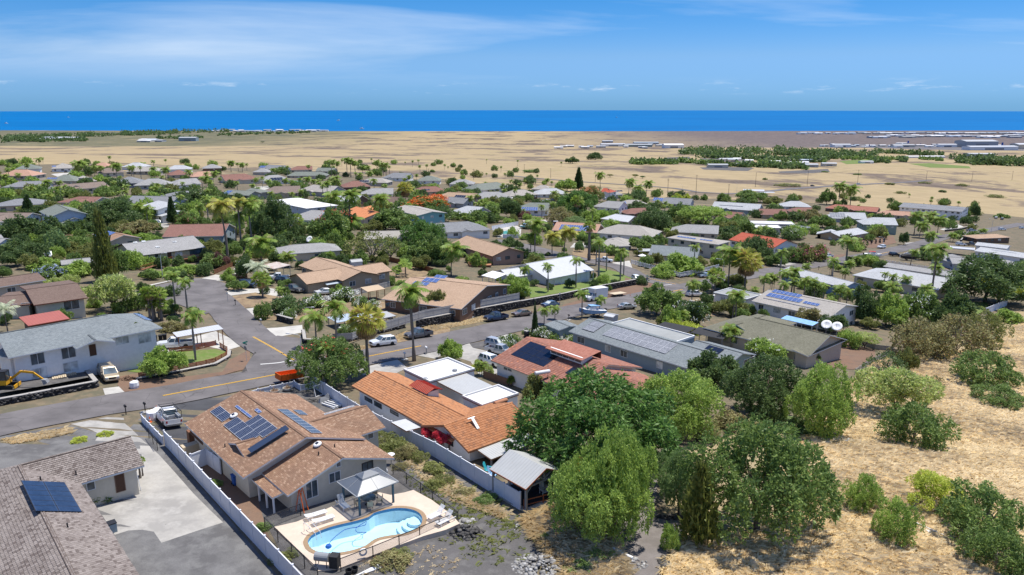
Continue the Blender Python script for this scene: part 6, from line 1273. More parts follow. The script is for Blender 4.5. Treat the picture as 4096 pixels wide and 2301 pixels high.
for X,Y,h,R,k,m in ((3060,720,2.5,3,'shrub','leaf_mid'),(1730,690,3,3.5,'shrub','leaf_mid'),(1890,702,2.5,3,'shrub','leaf_dark'),(2120,690,3,10,'shrub','leaf_mid'),(2440,710,3.5,4,'umbrella','leaf_olive'),(2540,712,4,4,'umbrella','leaf_olive'),(2570,715,3,3.5,'umbrella','leaf_dark'),(1960,770,3,6,'shrub','leaf_olive'),(2160,765,3,5,'shrub','leaf_olive'),(2000,760,3,5,'thicket','leaf_brown'),(2240,768,3,5,'thicket','leaf_olive'),(3150,745,3,14,'thicket','leaf_olive'),(3560,740,2.5,5,'shrub','leaf_olive'),(3700,735,2.5,8,'thicket','leaf_olive'),(3850,745,3,8,'thicket','leaf_olive'),(3600,775,2.5,6,'thicket','leaf_olive'),(3420,800,3,10,'thicket','leaf_olive'),(3980,790,3,9,'thicket','leaf_olive'),(4000,870,3,6,'shrub','leaf_mid'),(3900,860,3,5,'shrub','leaf_olive'),(3430,700,2,6,'shrub','leaf_mid'),(3300,690,2,5,'shrub','leaf_mid'),(3770,770,2.5,4,'shrub','leaf_dark'),(1720,745,2.5,5,'sparse','leaf_olive'),(1640,735,2.2,5,'sparse','leaf_olive'),(1860,735,2.2,5,'sparse','leaf_olive'),(1560,730,2.2,4,'sparse','leaf_olive'),(1050,573,6,9,'umbrella','leaf_dark'),(2290,655,11,12,'broad','leaf_dark'),(2380,640,14,16,'mango2','leaf_dark')):
 plant(k,at('Z',X,Y),h,R,m)
# ---------------- vehicles ----------------
def paint(name,c,metal=.3,rough=.3):
 if name in MATS: return
 b=NB(name);n=b.noise(b.pos(),3,3);b.b.inputs['Coat Weight'].default_value=.4;MATS[name]=b.out(b.mix(b.rng(n,.3,.7),mul(c,.92),mul(c,1.06)),rough,.5,metal)
for n,c in dict(white=(.78,.78,.77),silver=(.45,.46,.47),grey=(.13,.13,.135),black=(.02,.02,.022),navy=(.03,.055,.11),gold=(.42,.35,.25),bluegrey=(.10,.14,.20),paleblue=(.33,.40,.48),yellow=(.80,.42,.02),blue=(.03,.12,.35),rust=(.20,.15,.12)).items(): paint('paint_'+n,c)
plain('chrome',(.5,.5,.5),.25,.05,metal=.8);b_=NB('headlamp');MATS['headlamp']=b_.out((.65,.66,.66),.15,.6);b_=NB('taillamp');MATS['taillamp']=b_.out((.35,.01,.01),.2,.6);plain('sunshade',(.55,.60,.58),.5,.2,6)
def wheel_mesh(r,w):
 k=('wheel',r)
 if k not in WINM:
  M=Matrix.Rotation(math.pi/2,4,'X');m=MB();m.lathe([(r*.62,-w/2),(r*.94,-w/2),(r,-w*.3),(r,w*.3),(r*.94,w/2),(r*.62,w/2)],18,0,M);t=m.mesh('tyre','rubber',True);m=MB();m.lathe([(0,-w*.45),(r*.2,-w*.46),(r*.6,-w*.38),(r*.64,-w*.5),(r*.64,w*.5),(r*.6,w*.38),(r*.2,w*.46),(0,w*.45)],10,0,M);WINM[k]=(t,m.mesh('rim','chrome'))
 return WINM[k]
SPEC={ # length,width, belt z, roof z, greenhouse base x0..x1, roof x0..x1 (front +x), wheel r, wheels x, stations (x,ztop)
 'suv':(4.75,1.9,1.05,1.68,(-2.2,1.0),(-1.95,.25),.37,(-1.42,1.45),[(-2.37,.6),(-2.33,1.0),(-2.2,1.06),(.95,1.07),(1.9,.98),(2.25,.85),(2.37,.6)]),
 'sedan':(4.6,1.8,.92,1.42,(-1.75,1.05),(-1.0,.2),.32,(-1.35,1.4),[(-2.3,.55),(-2.26,.9),(-1.75,.95),(1.05,.93),(1.9,.82),(2.2,.7),(2.3,.5)]),
 'pickup':(5.5,1.92,1.1,1.8,(-.75,1.15),(-.62,.55),.40,(-1.65,1.75),[(-.8,.8),(-.78,1.12),(-.75,1.12),(1.15,1.12),(2.3,1.05),(2.65,.9),(2.74,.6)]),
 'van':(5.1,1.98,1.08,1.78,(-2.45,1.55),(-2.25,.55),.35,(-1.55,1.55),[(-2.55,.6),(-2.5,1.05),(-2.4,1.1),(1.5,1.08),(2.2,.92),(2.45,.78),(2.55,.5)]),
 'bus':(6.2,2.1,1.25,2.55,(-3.0,2.35),(-2.95,1.7),.38,(-1.9,2.0),[(-3.1,.6),(-3.08,1.2),(-3.0,1.25),(2.3,1.25),(2.85,1.1),(3.05,.9),(3.1,.5)]),
 'truck':(2.6,2.0,1.35,2.1,(-.4,1.1),(-.4,.55),.42,(0,1.1),[(-.5,.8),(-.45,1.35),(-.4,1.36),(1.1,1.35),(1.75,1.2),(2.0,1.0),(2.05,.6)])}
def vehicle(kind,col,label,M,name=None,cat=None,shade=False,rack=False,ybed=None):
 L_,W,zb,zr,(g0,g1),(t0,t1),wr,wx,st=SPEC[kind];e=thing(name or {'suv':'parked_suv','sedan':'parked_car','pickup':'pickup_truck','van':'minivan','bus':'passenger_van'}[kind],label,cat or {'suv':'car','sedan':'car','pickup':'pickup','van':'van','bus':'van'}[kind],M)
 key=(kind,col,shade);P='paint_'+col
 if key not in VEH:
  parts=[];hw=W/2;zl=.30
  m=MB();rings=[]
  for i,(x,z) in enumerate(st):
   f=.86 if i in(0,len(st)-1) else (.95 if i in (1,len(st)-2) else 1);k=len(m.v);zlow=zl+(.12 if i in(0,len(st)-1) else 0);w=hw*f
   m.v+= [(x,-w*.94,zlow),(x,-w,zlow+.12),(x,-w,(zlow+z)/2+.08),(x,-w*.93,z),(x,w*.93,z),(x,w,(zlow+z)/2+.08),(x,w,zlow+.12),(x,w*.94,zlow)];rings.append(k)
  for a,b in zip(rings,rings[1:]):
   for j in range(8): q=(j+1)%8;m.f.append([a+j,b+j,b+q,a+q]);m.mi.append(0);m.uv.append(None)
  m.f.append([rings[0]+j for j in range(8)]);m.f.append([rings[-1]+j for j in range(8)][::-1]);m.mi+=[0,0];m.uv+=[None,None]
  if kind=='pickup':  # cargo bed: floor, sides, tailgate
   m.box((-2.72,-hw,.45),(-.82,-hw+.1,1.12));m.box((-2.72,hw-.1,.45),(-.82,hw,1.12));m.box((-2.75,-hw+.02,.45),(-2.66,hw-.02,1.12));m.box((-2.66,-hw+.1,.5),(-.82,hw-.1,.62),1);m.box((-.86,-hw+.1,.5),(-.8,hw-.1,1.1))
  parts.append(('body',m.mesh('body',[P,'plastic_black']),None))
  b=hw*.93;t=hw*.76;m=MB();m.add([(g0,-b,zb-.04),(g1,-b,zb-.04),(g1,b,zb-.04),(g0,b,zb-.04),(t0,-t,zr-.03),(t1,-t,zr-.03),(t1,t,zr-.03),(t0,t,zr-.03)],[(4,5,6,7)],0)
  m.add([(t0-.03,-t-.02,zr-.05),(t1+.05,-t-.02,zr-.05),(t1+.05,t+.02,zr-.05),(t0-.03,t+.02,zr-.05),(t0+.1,-t+.1,zr+.02),(t1-.05,-t+.1,zr+.02),(t1-.05,t-.1,zr+.02),(t0+.1,t-.1,zr+.02)],[(4,5,6,7),(0,1,5,4),(1,2,6,5),(2,3,7,6),(3,0,4,7)],0)
  for s in (-1,1):
   m.bar((g1,s*b,zb),(t1,s*t,zr),.07);m.bar((g0,s*b,zb),(t0,s*t,zr),.10 if kind!='pickup' else .12)
   for q in ((.42,) if kind in('sedan','pickup','truck') else (.36,.68)): m.bar((g0+(g1-g0)*q,s*b*1.005,zb),(t0+(t1-t0)*q,s*t*1.01,zr),.09)
  parts.append(('roof',m.mesh('roof',P),None))
  def quad(n,pts,mt): mm=MB();mm.add(pts,[(0,1,2,3)]);parts.append((n,mm.mesh(n,mt),None))
  quad('windscreen',[(g1,-b,zb-.03),(g1,b,zb-.03),(t1,t,zr-.04),(t1,-t,zr-.04)],'sunshade' if shade else 'window_glass');quad('rear_window',[(g0,b,zb-.03),(g0,-b,zb-.03),(t0,-t,zr-.04),(t0,t,zr-.04)],'window_glass')
  for s in (-1,1): quad('side_window',[(g0,s*b,zb-.03),(g1,s*b,zb-.03),(t1,s*t,zr-.04),(t0,s*t,zr-.04)],'window_glass')
  xf=st[-1][0];xr=st[0][0] if kind!='pickup' else -2.75
  for s in (-1,1):
   mm=MB();mm.box((xf-.16,s*hw*.72-.16,.68),(xf+.0,s*hw*.72+.16,.84));parts.append(('headlight',mm.mesh('headlight','headlamp'),None));mm=MB();mm.box((xr-.01,s*hw*.84-.09,.72),(xr+.12,s*hw*.84+.09,1.0));parts.append(('tail_light',mm.mesh('tail_light','taillamp'),None));mm=MB();mm.box((g1-.25,s*(hw+.10)-.09,zb-.02),(g1-.1,s*(hw+.10)+.09,zb+.13));parts.append(('mirror',mm.mesh('mirror',P),None))
  mm=MB();mm.box((xf-.12,-hw*.84,.36),(xf+.06,hw*.84,.56));parts.append(('bumper',mm.mesh('bumper','chrome' if kind in('pickup','truck') else P),None));mm=MB();mm.box((xr-.08,-hw*.88,.38),(xr+.1,hw*.88,.58));parts.append(('bumper',mm.mesh('bumper','chrome' if kind=='pickup' else P),None));mm=MB();mm.box((xf-.1,-hw*.45,.60),(xf+.03,hw*.45,.80));parts.append(('grille',mm.mesh('grille','plastic_black'),None))
  VEH[key]=parts
 for n,me,_ in VEH[key]: obj(n,me,e)
 ty,rm=wheel_mesh(wr,.24)
 for x in wx:
  if kind=='truck' and x==0: continue
  for s in (-1,1):
   o=obj('wheel',None,e,TR(x,s*(W/2-.11),wr));o.empty_display_size=.1;obj('tyre',ty,o);obj('rim',rm,o)
 if rack:
  m=MB()
  for s in (-1,1): m.bar((-2.6,s*.85,2.0),(1.2,s*.8,2.05),.05);m.bar((-2.6,s*.85,1.1),(-2.6,s*.85,2.0),.05);m.bar((-.8,s*.85,1.1),(-.8,s*.85,2.0),.05)
  for x in (-2.6,-1.7,-.8,.2,1.2): m.bar((x,-.85,2.02),(x,.85,2.02),.05)
  m.build('ladder_rack','metal_dark',e)
  m=MB();m.box((-2.5,-.85,1.0),(-1.0,-.5,1.42));m.box((-2.5,.5,1.0),(-1.0,.85,1.42));m.build('tool_box','metal_mid',e)
 return e
VEH={}
def onground(r,x,y,hd,lift=.13): p=at(r,x,y);return TR(p[0],p[1],p[2]+lift,math.radians(hd))@slope(p[0],p[1],hd)
def slope(x,y,hd):
 a=math.radians(hd);d=(math.cos(a),math.sin(a));s=(gz(x+d[0],y+d[1])-gz(x-d[0],y-d[1]))/2;t=(gz(x-d[1],y+d[0])-gz(x+d[1],y-d[0]))/2
 return Matrix.Rotation(-math.atan(float(s)),4,'Y')@Matrix.Rotation(math.atan(float(t)),4,'X')
for k,c,lab,r,x,y,hd,kw in (
 ('pickup','white','white work pickup with ladder rack beside the brown shingled house','A',1218,352,128,dict(rack=True)),
 ('van','gold','gold minivan parked nose out beside the stone wall','F',785,935,-50,{}),
 ('suv','white','white crossover parked on the road behind the skirted fan palm','G',1322,785,218,{}),
 ('pickup','grey','dark grey pickup half hidden behind the coconut palm','G',1580,728,221,{}),
 ('pickup','navy','navy blue pickup parked along the black stone wall','H',512,602,218,{}),
 ('sedan','rust','wrecked sedan with bare metal bonnet along the black stone wall','H',698,572,218,{}),
 ('sedan','bluegrey','blue-grey sedan with sunshade along the black stone wall','H',905,505,218,dict(shade=True)),
 ('suv','silver','silver crossover with sunshade in the driveway beside white oleander','H',522,800,-35,dict(shade=True)),
 ('pickup','silver','silver pickup between the silver and the white crossover','H',545,850,-30,{}),
 ('suv','white','white crossover beside the red tile house','H',478,925,-45,{}),
 ('sedan','silver','silver sedan on the road beside the small white shed','H',1460,520,28,{}),
 ('suv','white','white car behind the end of the black stone wall','H',1533,318,-75,{}),
 ('pickup','grey','charcoal pickup along the white railing wall','N',358,1212,-28,{}),
 ('sedan','paleblue','pale blue car at the junction below the white railing wall','N',768,1232,205,{}),
 ('pickup','silver','silver pickup behind the windblown palm at the corner','N',1258,1142,25,{}),
 ('pickup','white','white pickup below the bougainvillea hedge','N',1955,1042,215,{}),
 ('suv','white','white wagon behind the stone walled parking beside the garage','I',505,428,20,{}),
 ('pickup','white','white pickup in front of the flat roofed garage','I',650,470,-30,{}),
 ('suv','white','long white wagon on the road below the rock columns','O',1035,1192,215,{}),
 ('suv','black','black crossover at the white railed boat yard','O',1162,1268,5,{}),
 ('suv','navy','dark blue lifted car in the side road drive','G',350,362,-20,{}),
 ('pickup','white','white pickup under the silvery palm','G',565,310,200,{}),
 ('suv','black','black off-roader next to the white pickup','G',612,335,-15,{}),
 ('pickup','grey','grey pickup nose out in the bare front yard','G',672,395,-28,{}),
 ('sedan','white','white hatchback under the grey carport','G',900,415,215,{}),
 ('sedan','blue','blue covered car at the end of the side road','F',1275,195,20,{}),
 ('pickup','white','white pickup with blue sheet behind the fenced lawn','F',1265,712,205,{}),
 ('suv','silver','silver crossover in the drive of the white modern house','K',1522,722,-60,{}),
 ('bus','yellow','bright yellow passenger van among the houses','K',380,432,15,{}),
 ('pickup','black','dark pickup on the drive facing the double garage','K',636,222,120,{}),
 ('suv','silver','old silver car in the brown yard with lumber','K',465,1045,-60,{}),
 ('pickup','white','white pickup before the white roofed house','M',1172,505,185,{}),
 ('pickup','grey','grey pickup behind the white one before the white roofed house','M',1228,497,185,{}),
 ('suv','black','black truck beside the red parasol','M',648,515,10,{}),
 ('suv','white','white van beside the verandah roof','M',405,560,0,{}),
 ('pickup','white','white pickup beside the dry yard and the slim palms','M',1732,1085,-15,{}),
 ('pickup','black','black pickup parked by the highway','N',548,432,0,{}),
 ('pickup','white','white pickup parked by the highway bushes','N',292,432,20,{}),
 ('suv','black','black car driving on the highway','N',1808,352,20,{}),
 ('sedan','white','white car on the highway beside the farm stand','N',1102,443,0,{}),
 ('pickup','white','white truck behind the spreading umbrella tree','N',982,735,10,{}),
 ('suv','grey','grey car in front of the cluttered open garage','N',2078,898,-70,{}),
 ('suv','white','white van parked on the far road','O',2200,1018,10,{}),
 ('pickup','silver','silver pickup below the dark court wall','O',1898,1030,10,{}),
 ('suv','white','white car at the right edge of the far road','O',2400,1005,10,{}),
 ('suv','silver','silver car at the dead end by the field','O',2140,905,60,{}),
 ('suv','grey','grey car at the dead end by the field','O',2198,915,60,{}),
 ('suv','white','white car far along the highway','O',816,575,10,{}),
 ('suv','navy','dark blue car beside the lava stone garden wall','H',712,415,-60,{}),
 ('suv','white','white car under the palms by the salmon roof','M',1745,485,0,{}),
 ('pickup','grey','grey pickup behind the boat yard carport','O',1900,1165,0,{}),
 ('suv','white','white car behind the boat yard carport','O',1800,1165,0,{}),
 ): vehicle(k,c,lab,onground(r,x,y,hd),**kw)
e=vehicle('truck','white','white box truck parked along the black stone wall',onground('H',1205,462,221),name='box_truck',cat='truck')
m=MB();m.box((-4.6,-1.15,.85),(-.45,1.15,3.25));m.build('cargo_box','fascia_white',e);m=MB();m.box((-4.6,-.5,.5),(.5,.5,.8));m.build('chassis','plastic_black',e);m=MB();m.box((-.5,-1.1,2.15),(.45,1.1,3.2));m.build('cab_fairing','paint_white',e)
ty,rm=wheel_mesh(.42,.24)
for s in (-1,1): o=obj('wheel',None,e,TR(-3.3,s*.95,.42));obj('tyre',ty,o);obj('rim',rm,o)
def flatbed(label,M,col,L_=5.,W=2.,sides=0,name='trailer'):
 e=thing(name,label,'trailer',M);m=MB();m.box((-L_/2,-W/2,.62),(L_/2,W/2,.72));m.build('deck',col,e)
 if sides:
  for a,b in (((-L_/2,-W/2,.72),(L_/2,-W/2+.07,.72+sides)),((-L_/2,W/2-.07,.72),(L_/2,W/2,.72+sides)),((-L_/2,-W/2+.07,.72),(-L_/2+.07,W/2-.07,.72+sides)),((L_/2-.07,-W/2+.07,.72),(L_/2,W/2-.07,.72+sides))): m=MB();m.box(a,b);m.build('side_board',col,e)
 m=MB();m.bar((L_/2,-.6,.6),(L_/2+1.5,0,.55),.08);m.bar((L_/2,.6,.6),(L_/2+1.5,0,.55),.08);m.build('drawbar','metal_dark',e);ty,rm=wheel_mesh(.32,.24)
 for x in (-.4,.4):
  for s in (-1,1): o=obj('wheel',None,e,TR(x,s*(W/2+.12),.33));obj('tyre',ty,o);obj('rim',rm,o)
flatbed('rust red tipping trailer under the red blossomed plumeria',onground('G',648,1050,41),'orange_paint',3.6,1.9,.75);MATS['orange_paint']
flatbed('empty flatbed trailer behind the box truck',onground('H',1392,425,221),'wood_pale',5.,2.2)
def boat(label,M,hull,cabin=True,top='tarp_lightblue',s=1.,cover=False):
 e=thing('boat',label,'boat',M@Matrix.Scale(s,4));m=MB();st=[(-3.2,1.15,.95,.35),(-1.5,1.2,1.0,.2),(.5,1.15,1.1,.15),(2,.85,1.25,.3),(3.2,.05,1.45,.9)];R_=[]
 for x,w,z,zk in st:
  k=len(m.v);m.v+= [(x,-w,z+.7),(x,-w*.85,zk+.75),(x,0,zk+.45),(x,w*.85,zk+.75),(x,w,z+.7)];R_.append(k)
 for a,b in zip(R_,R_[1:]):
  for j in range(4): m.f.append([a+j,b+j,b+j+1,a+j+1]);m.mi.append(0);m.uv.append(None)
  m.f.append([a+4,b+4,b,a]);m.mi.append(1);m.uv.append(None)
 m.f.append([R_[0]+j for j in range(5)]);m.mi.append(0);m.uv.append(None);m.build('hull',[hull,'shade_black' if cover else 'fabric_white'],e)
 if cover: m=MB();m.add([(-3.2,-1.2,1.7),(3.2,0,2.2),(-3.2,1.2,1.7),(-2.8,0,2.5),(1.5,0,2.7)],[(0,1,4,3),(1,2,3,4),(2,0,3)]);m.build('cover','shade_black',e)
 if cabin:
  m=MB();m.add([(-.6,-.95,1.75),(1.6,-.75,1.8),(1.6,.75,1.8),(-.6,.95,1.75),(-.5,-.8,2.6),(.7,-.65,2.55),(.7,.65,2.55),(-.5,.8,2.6)],[(4,5,6,7),(0,1,5,4),(2,3,7,6),(3,0,4,7)],0);m.add([(1.6,-.7,1.85),(1.6,.7,1.85),(.72,.6,2.5),(.72,-.6,2.5)],[(0,1,2,3)],1);m.build('cabin',['fabric_white','window_glass'],e)
  m=MB();m.box((-1.6,-.9,2.62),(.8,.9,2.7));
  for q in ((-1.5,-.8),(-1.5,.8)): m.bar((*q,1.6),(*q,2.65),.05)
  m.build('canopy',top,e);m=MB();m.box((-3.6,-.25,.9),(-3.2,.25,1.9));m.build('outboard_motor','plastic_black',e)
 m=MB();m.bar((-3,-.8,.55),(2.6,-.4,.6),.1);m.bar((-3,.8,.55),(2.6,.4,.6),.1);m.bar((2.6,-.4,.6),(4.2,0,.5),.08);m.bar((2.6,.4,.6),(4.2,0,.5),.08);m.build('boat_trailer','metal_mid',e);ty,rm=wheel_mesh(.32,.24)
 for s_ in (-1,1): o=obj('wheel',None,e,TR(-1.,s_*1.05,.33));obj('tyre',ty,o);obj('rim',rm,o)
boat('white and light blue cabin boat on a trailer beside the road',onground('H',1205,580,200),'tarp_lightblue');boat('white fishing boat with red canopy on the roadside',onground('O',950,1290,-20),'plastic_white',top='red_paint',s=1.05)
boat('black covered boat inside the white picket yard',onground('O',1300,1310,-15),'shade_black',cabin=False,cover=True);boat('small white open boat inside the picket yard',onground('O',1355,1255,20),'plastic_white',cabin=False,s=.75);boat('white motor boat beside the blue-grey cottage',onground('K',150,850,10),'tarp_lightblue',s=.9);boat('teal boat under the rusty carport by the far pool',onground('M',975,765,-10),'w_teal',s=.9)
# ---------------- fences, walls, yards and small things ----------------
A41=math.radians(41)
def wp(r,pts,h=0): return [at(r,x,y,h) for x,y in pts]
def resample(P,step):
 P=[np.array(p[:2]) for p in P];out=[P[0]]
 for a,b in zip(P,P[1:]):
  n=max(1,round(np.linalg.norm(b-a)/step));out+=[a+(b-a)*k/n for k in range(1,n+1)]
 return out
def fence(label,P,h,step=2.44,post=.13,mat='vinyl_white',kind='vinyl',name='fence',cap=True,boards=.14,base=0,pm=None):
 Q=resample(P,step);Z=[float(gz(*q))+base for q in Q];e=thing(name,label,'fence',TR(Q[0][0],Q[0][1],Z[0]));pk=MB();pk.box((-post/2,-post/2,-.3),(post/2,post/2,h+.06));
 if cap: pk.box((-post*.72,-post*.72,h+.06),(post*.72,post*.72,h+.10));pk.add([(-post*.6,-post*.6,h+.10),(post*.6,-post*.6,h+.10),(post*.6,post*.6,h+.10),(-post*.6,post*.6,h+.10),(0,0,h+.17)],[(0,1,4),(1,2,4),(2,3,4),(3,0,4)])
 pme=pk.mesh('post',pm or mat)
 for i,q in enumerate(Q):
  d=Q[min(i+1,len(Q)-1)]-Q[max(i-1,0)];obj('post',pme,e,TR(q[0],q[1],Z[i],math.atan2(d[1],d[0])),world=True)
 for i in range(len(Q)-1):
  a,b=Vector((*Q[i],Z[i])),Vector((*Q[i+1],Z[i+1]));m=MB();up=Vector((0,0,1))
  def slab(z0,z1,t,s0=0,s1=1):
   n=Vector((-(b-a).y,(b-a).x,0)).normalized()*t/2;A=a+(b-a)*s0;B=a+(b-a)*s1;m.add([A-n+up*z0,B-n+up*z0,B+n+up*z0,A+n+up*z0,A-n+up*z1,B-n+up*z1,B+n+up*z1,A+n+up*z1],[(3,2,1,0),(4,5,6,7),(0,1,5,4),(1,2,6,5),(2,3,7,6),(3,0,4,7)])
  stuff=False
  if kind=='vinyl': slab(.06,h-.12,.045);slab(h-.14,h,.09);slab(.02,.14,.09)
  elif kind=='mesh': slab(0.04,h-.03,.006)
  elif kind=='rail': slab(h-.1,h,.06);slab(h*.45,h*.45+.08,.05)
  elif kind=='slat':
   n=4
   for k in range(n):
    m=MB();slab(.06+k*h/n,.06+(k+.72)*h/n,.04);m.build('slat',mat,e,Matrix(),world=True)
   continue
  elif kind=='lattice':
   slab(h-.08,h,.07);slab(0.02,.1,.07);L_=(b-a).length;n=max(2,int(L_/.22));stuff=True
   for k in range(n): slab(.1,h-.08,.03,(k+.3)/n,(k+.62)/n)
   for z in (.35,.65): slab(h*z,h*z+.06,.03)
  else:  # boards with gaps and uneven tops
   L_=(b-a).length;n=max(1,int(L_/boards));stuff=True;slab(h*.25,h*.25+.09,.08);slab(h*.8,h*.8+.09,.08)
   for k in range(n): slab(0,h+random.uniform(-.03,.03),.035,(k+.04)/n,(k+.95)/n)
  o=m.build('panel' if not stuff else ('board_panel' if kind!='lattice' else 'lattice_panel'),mat,e,Matrix(),world=True)
  if stuff: o['kind']='stuff'
  if kind=='mesh': rl=MB();rl.bar(a+up*h,b+up*h,.05);rl.build('top_rail','metal_dark',e,Matrix(),world=True)
 return e
b=NB('chain_mesh');uvp=b.pos();w1_=b.n('ShaderNodeTexWave',{'Vector':uvp,'Scale':4.5},bands_direction='DIAGONAL').outputs['Fac'];tr_=b.n('ShaderNodeBsdfTransparent');b.out((.16,.16,.16),.5);mx_=b.n('ShaderNodeMixShader',{0:b.rng(w1_,.2,.9,.08,.32),1:tr_.outputs[0],2:b.b.outputs[0]});b.l(mx_.outputs[0],b.o.inputs[0]);MATS['chain_mesh']=b.m
fence('long white vinyl fence between the concrete drive and the pool house',[at('A',1185,405,1.83),at('B',470,983,1.83),at('B',960,1492,1.83)],1.83)
fence('low white vinyl fence beside the white work pickup',wp('A',[(1022,290),(1175,448)],1.),1.,2.)
fence('white vinyl gate across the side yard of the pool house',[at('B',110,575,1.83),at('B',222,532,1.83),at('B',320,600,1.83)],1.83,1.6)
fence('long white vinyl fence between the pool house and the orange tile house',[at('C',-105,176,1.83),at('C',630,590,1.83),at('C',1412,1032,1.83)],1.83)
fence('low white vinyl fence behind the row of planters',[at('B',410,162,.9),at('B',600,102,.9),at('B',862,45,.9),at('B',905,72,.9),at('B',990,58,.9)],.9,2.2)
fence('dark chain link fence around the swimming pool',[at('B',905,935,1.2),at('B',645,1032,1.2),at('B',840,1220,1.2),at('B',1030,1400,1.2)],1.2,2.4,.06,'chain_mesh','mesh',cap=False,pm='metal_dark')
fence('dark chain link fence along the near side of the pool',[at('B',1195,1330,1.2),at('B',1430,1242,1.2),at('B',1620,1165,1.2),at('C',962,1172,1.2),at('C',690,962,1.2),at('C',490,826,1.2)],1.2,2.4,.06,'chain_mesh','mesh',cap=False,pm='metal_dark')
fence('grey board fence on top of the black stone wall',[at('G',1330,608,3.4),at('H',0,525,3.4),at('H',682,400,3.4)],1.7,2.4,.1,'wood_grey','board',base=1.7,cap=False)
fence('short grey board fence at the corner of the two roads',[at('G',960,698,2.),at('G',1100,690,2.),at('G',1240,640,2.)],1.2,2.4,.1,'wood_grey','board',base=.8,cap=False)
fence('pale board fence before the tan house with the arched door',[at('G',720,470,1.5),at('G',960,412,1.5),at('G',1372,316,1.5)],1.5,2.4,.1,'wood_grey','board',cap=False)
fence('white lattice fence on the stone wall at the street corner',[at('N',62,1075,1.6),at('N',330,1135,1.9),at('N',530,1185,2.1),at('N',720,1150,2.1),at('N',905,1105,2.1)],1.2,2.4,.12,'vinyl_white','lattice',base=.9)
fence('white picket fence along the boat yard',[at('J',815,255,1.2),at('J',1050,292,1.2),at('J',1325,335,1.2)],1.2,2.4,.12,'vinyl_white','lattice')
fence('white railing at the top of the boat yard',[at('O',1215,1255,1.2),at('O',1335,1212,1.2),at('O',1520,1240,1.2)],1.2,2.4,.12,'vinyl_white','lattice')
fence('white vinyl fence around the far pool',[at('M',645,735,1.8),at('M',900,690,1.8)],1.8);fence('white vinyl gate before the far pool',[at('M',752,815,1.6),at('M',912,815,1.6)],1.6)
fence('white vinyl fence at the end of the green lawn',[at('J',1535,602,1.8),at('J',1690,540,1.8)],1.8)
fence('weathered picket fence around the bare back yard',[at('L',1580,1030,1.5),at('L',1850,1090,1.5),at('L',2080,1165,1.5)],1.5,2.4,.1,'wood_brown','board',boards=.2,cap=False)
fence('brown board fence climbing behind the side road driveway',[at('F',1545,145,1.2),at('F',1680,90,1.2),at('F',1809,25,1.2)],1.2,2.4,.1,'wood_brown','board',boards=.2,cap=False)
fence('dark wooden gate fence beside the side road',[at('G',215,268,1.1),at('G',340,262,1.1)],1.1,2.,.1,'wood_brown','board',boards=.2,cap=False)
fence('dark board fence beside the white flat roof and crotons',[at('H',425,965,1.2),at('H',600,1020,1.2)],1.2,2.2,.1,'w_brown','board',cap=False)
fence('red picket fence below the salmon roof',[at('M',1460,855,1.),at('M',1570,850,1.),at('M',1680,840,1.)],1.,2.4,.1,'wood_red','board',boards=.2,cap=False)
fence('wooden picket fence beside the small palms of the mossy roofed house',[at('I',700,755,1.1),at('I',900,790,1.1)],1.1,2.,.1,'wood_pale','board',boards=.22,cap=False)
fence('pale garden fence behind the satellite dishes',[at('I',1620,715,1.),at('I',1809,775,1.),at('J',865,880,1.)],1.,2.4,.1,'wood_grey','board',cap=False)
fence('low pale wall fence at the field corner of the garden',[at('J',590,1040,1.1),at('J',720,960,1.1),at('J',870,890,1.1)],1.1,2.4,.12,'wood_grey','board',cap=False)
fence('curved red slat fence around the corner lawn',[at('F',1002,890,.9),at('F',1150,868,.9),at('F',1290,838,.9),at('F',1420,815,.9),at('F',1560,778,.9),at('F',1640,735,.9),at('F',1642,700,.9),at('F',1590,670,.9)],.9,1.8,.1,'wood_red','slat',cap=False)
fence('red slat rail behind the corner lawn',[at('F',1225,715,.9),at('F',1400,690,.9),at('F',1560,655,.9)],.9,1.8,.1,'wood_red','slat',cap=False)
fence('orange pipe railing in front of the grey pavilion',[at('C',1440,1085,1.1),at('C',1580,1050,1.1),at('C',1735,1010,1.1)],1.1,1.6,.09,'wood_red','rail',cap=False,name='railing')
fence('black iron gate beside the concrete driveway',[at('A',1070,385,1.3),at('A',1132,470,1.3)],1.3,2.,.06,'chain_mesh','mesh',cap=False,pm='metal_dark',name='iron_gate')
tilemat('lava_stone',(.045,.042,.04),(.10,.095,.09),(.16,.15,.14),.9,.12,.2,(.03,.03,.03));tilemat('grey_rock',(.22,.21,.20),(.36,.35,.33),(.5,.49,.47),.9,.15,.1,(.2,.2,.2))
ICO=None
def stones(N,f,size,mat,name='stones',parent=None,seed=1,flat=.8):
 """rough stones placed by f(rng)->x,y,z;joined"""
 rg=np.random.default_rng(seed);bm=bmesh.new();bmesh.ops.create_icosphere(bm,subdivisions=1,radius=.5);bv=np.array([v.co for v in bm.verts]);bf=np.array([[v.index for v in q.verts] for q in bm.faces]);bm.free();V=[];Fs=[]
 for i in range(N):
  x,y,z=f(rg);s=size*rg.uniform(.55,1.35)*np.array([rg.uniform(.7,1.3),rg.uniform(.7,1.3),flat*rg.uniform(.6,1.1)]);a=rg.uniform(0,6.28);v=bv*(1+rg.uniform(-.22,.22,(len(bv),1)))*s;v=np.stack([v[:,0]*math.cos(a)-v[:,1]*math.sin(a),v[:,0]*math.sin(a)+v[:,1]*math.cos(a),v[:,2]],1)+[x,y,z];V.append(v);Fs.append(bf+i*len(bv))
 return obj(name,npmesh(name,np.concatenate(V),np.concatenate(Fs),mat),parent,Matrix(),world=True)
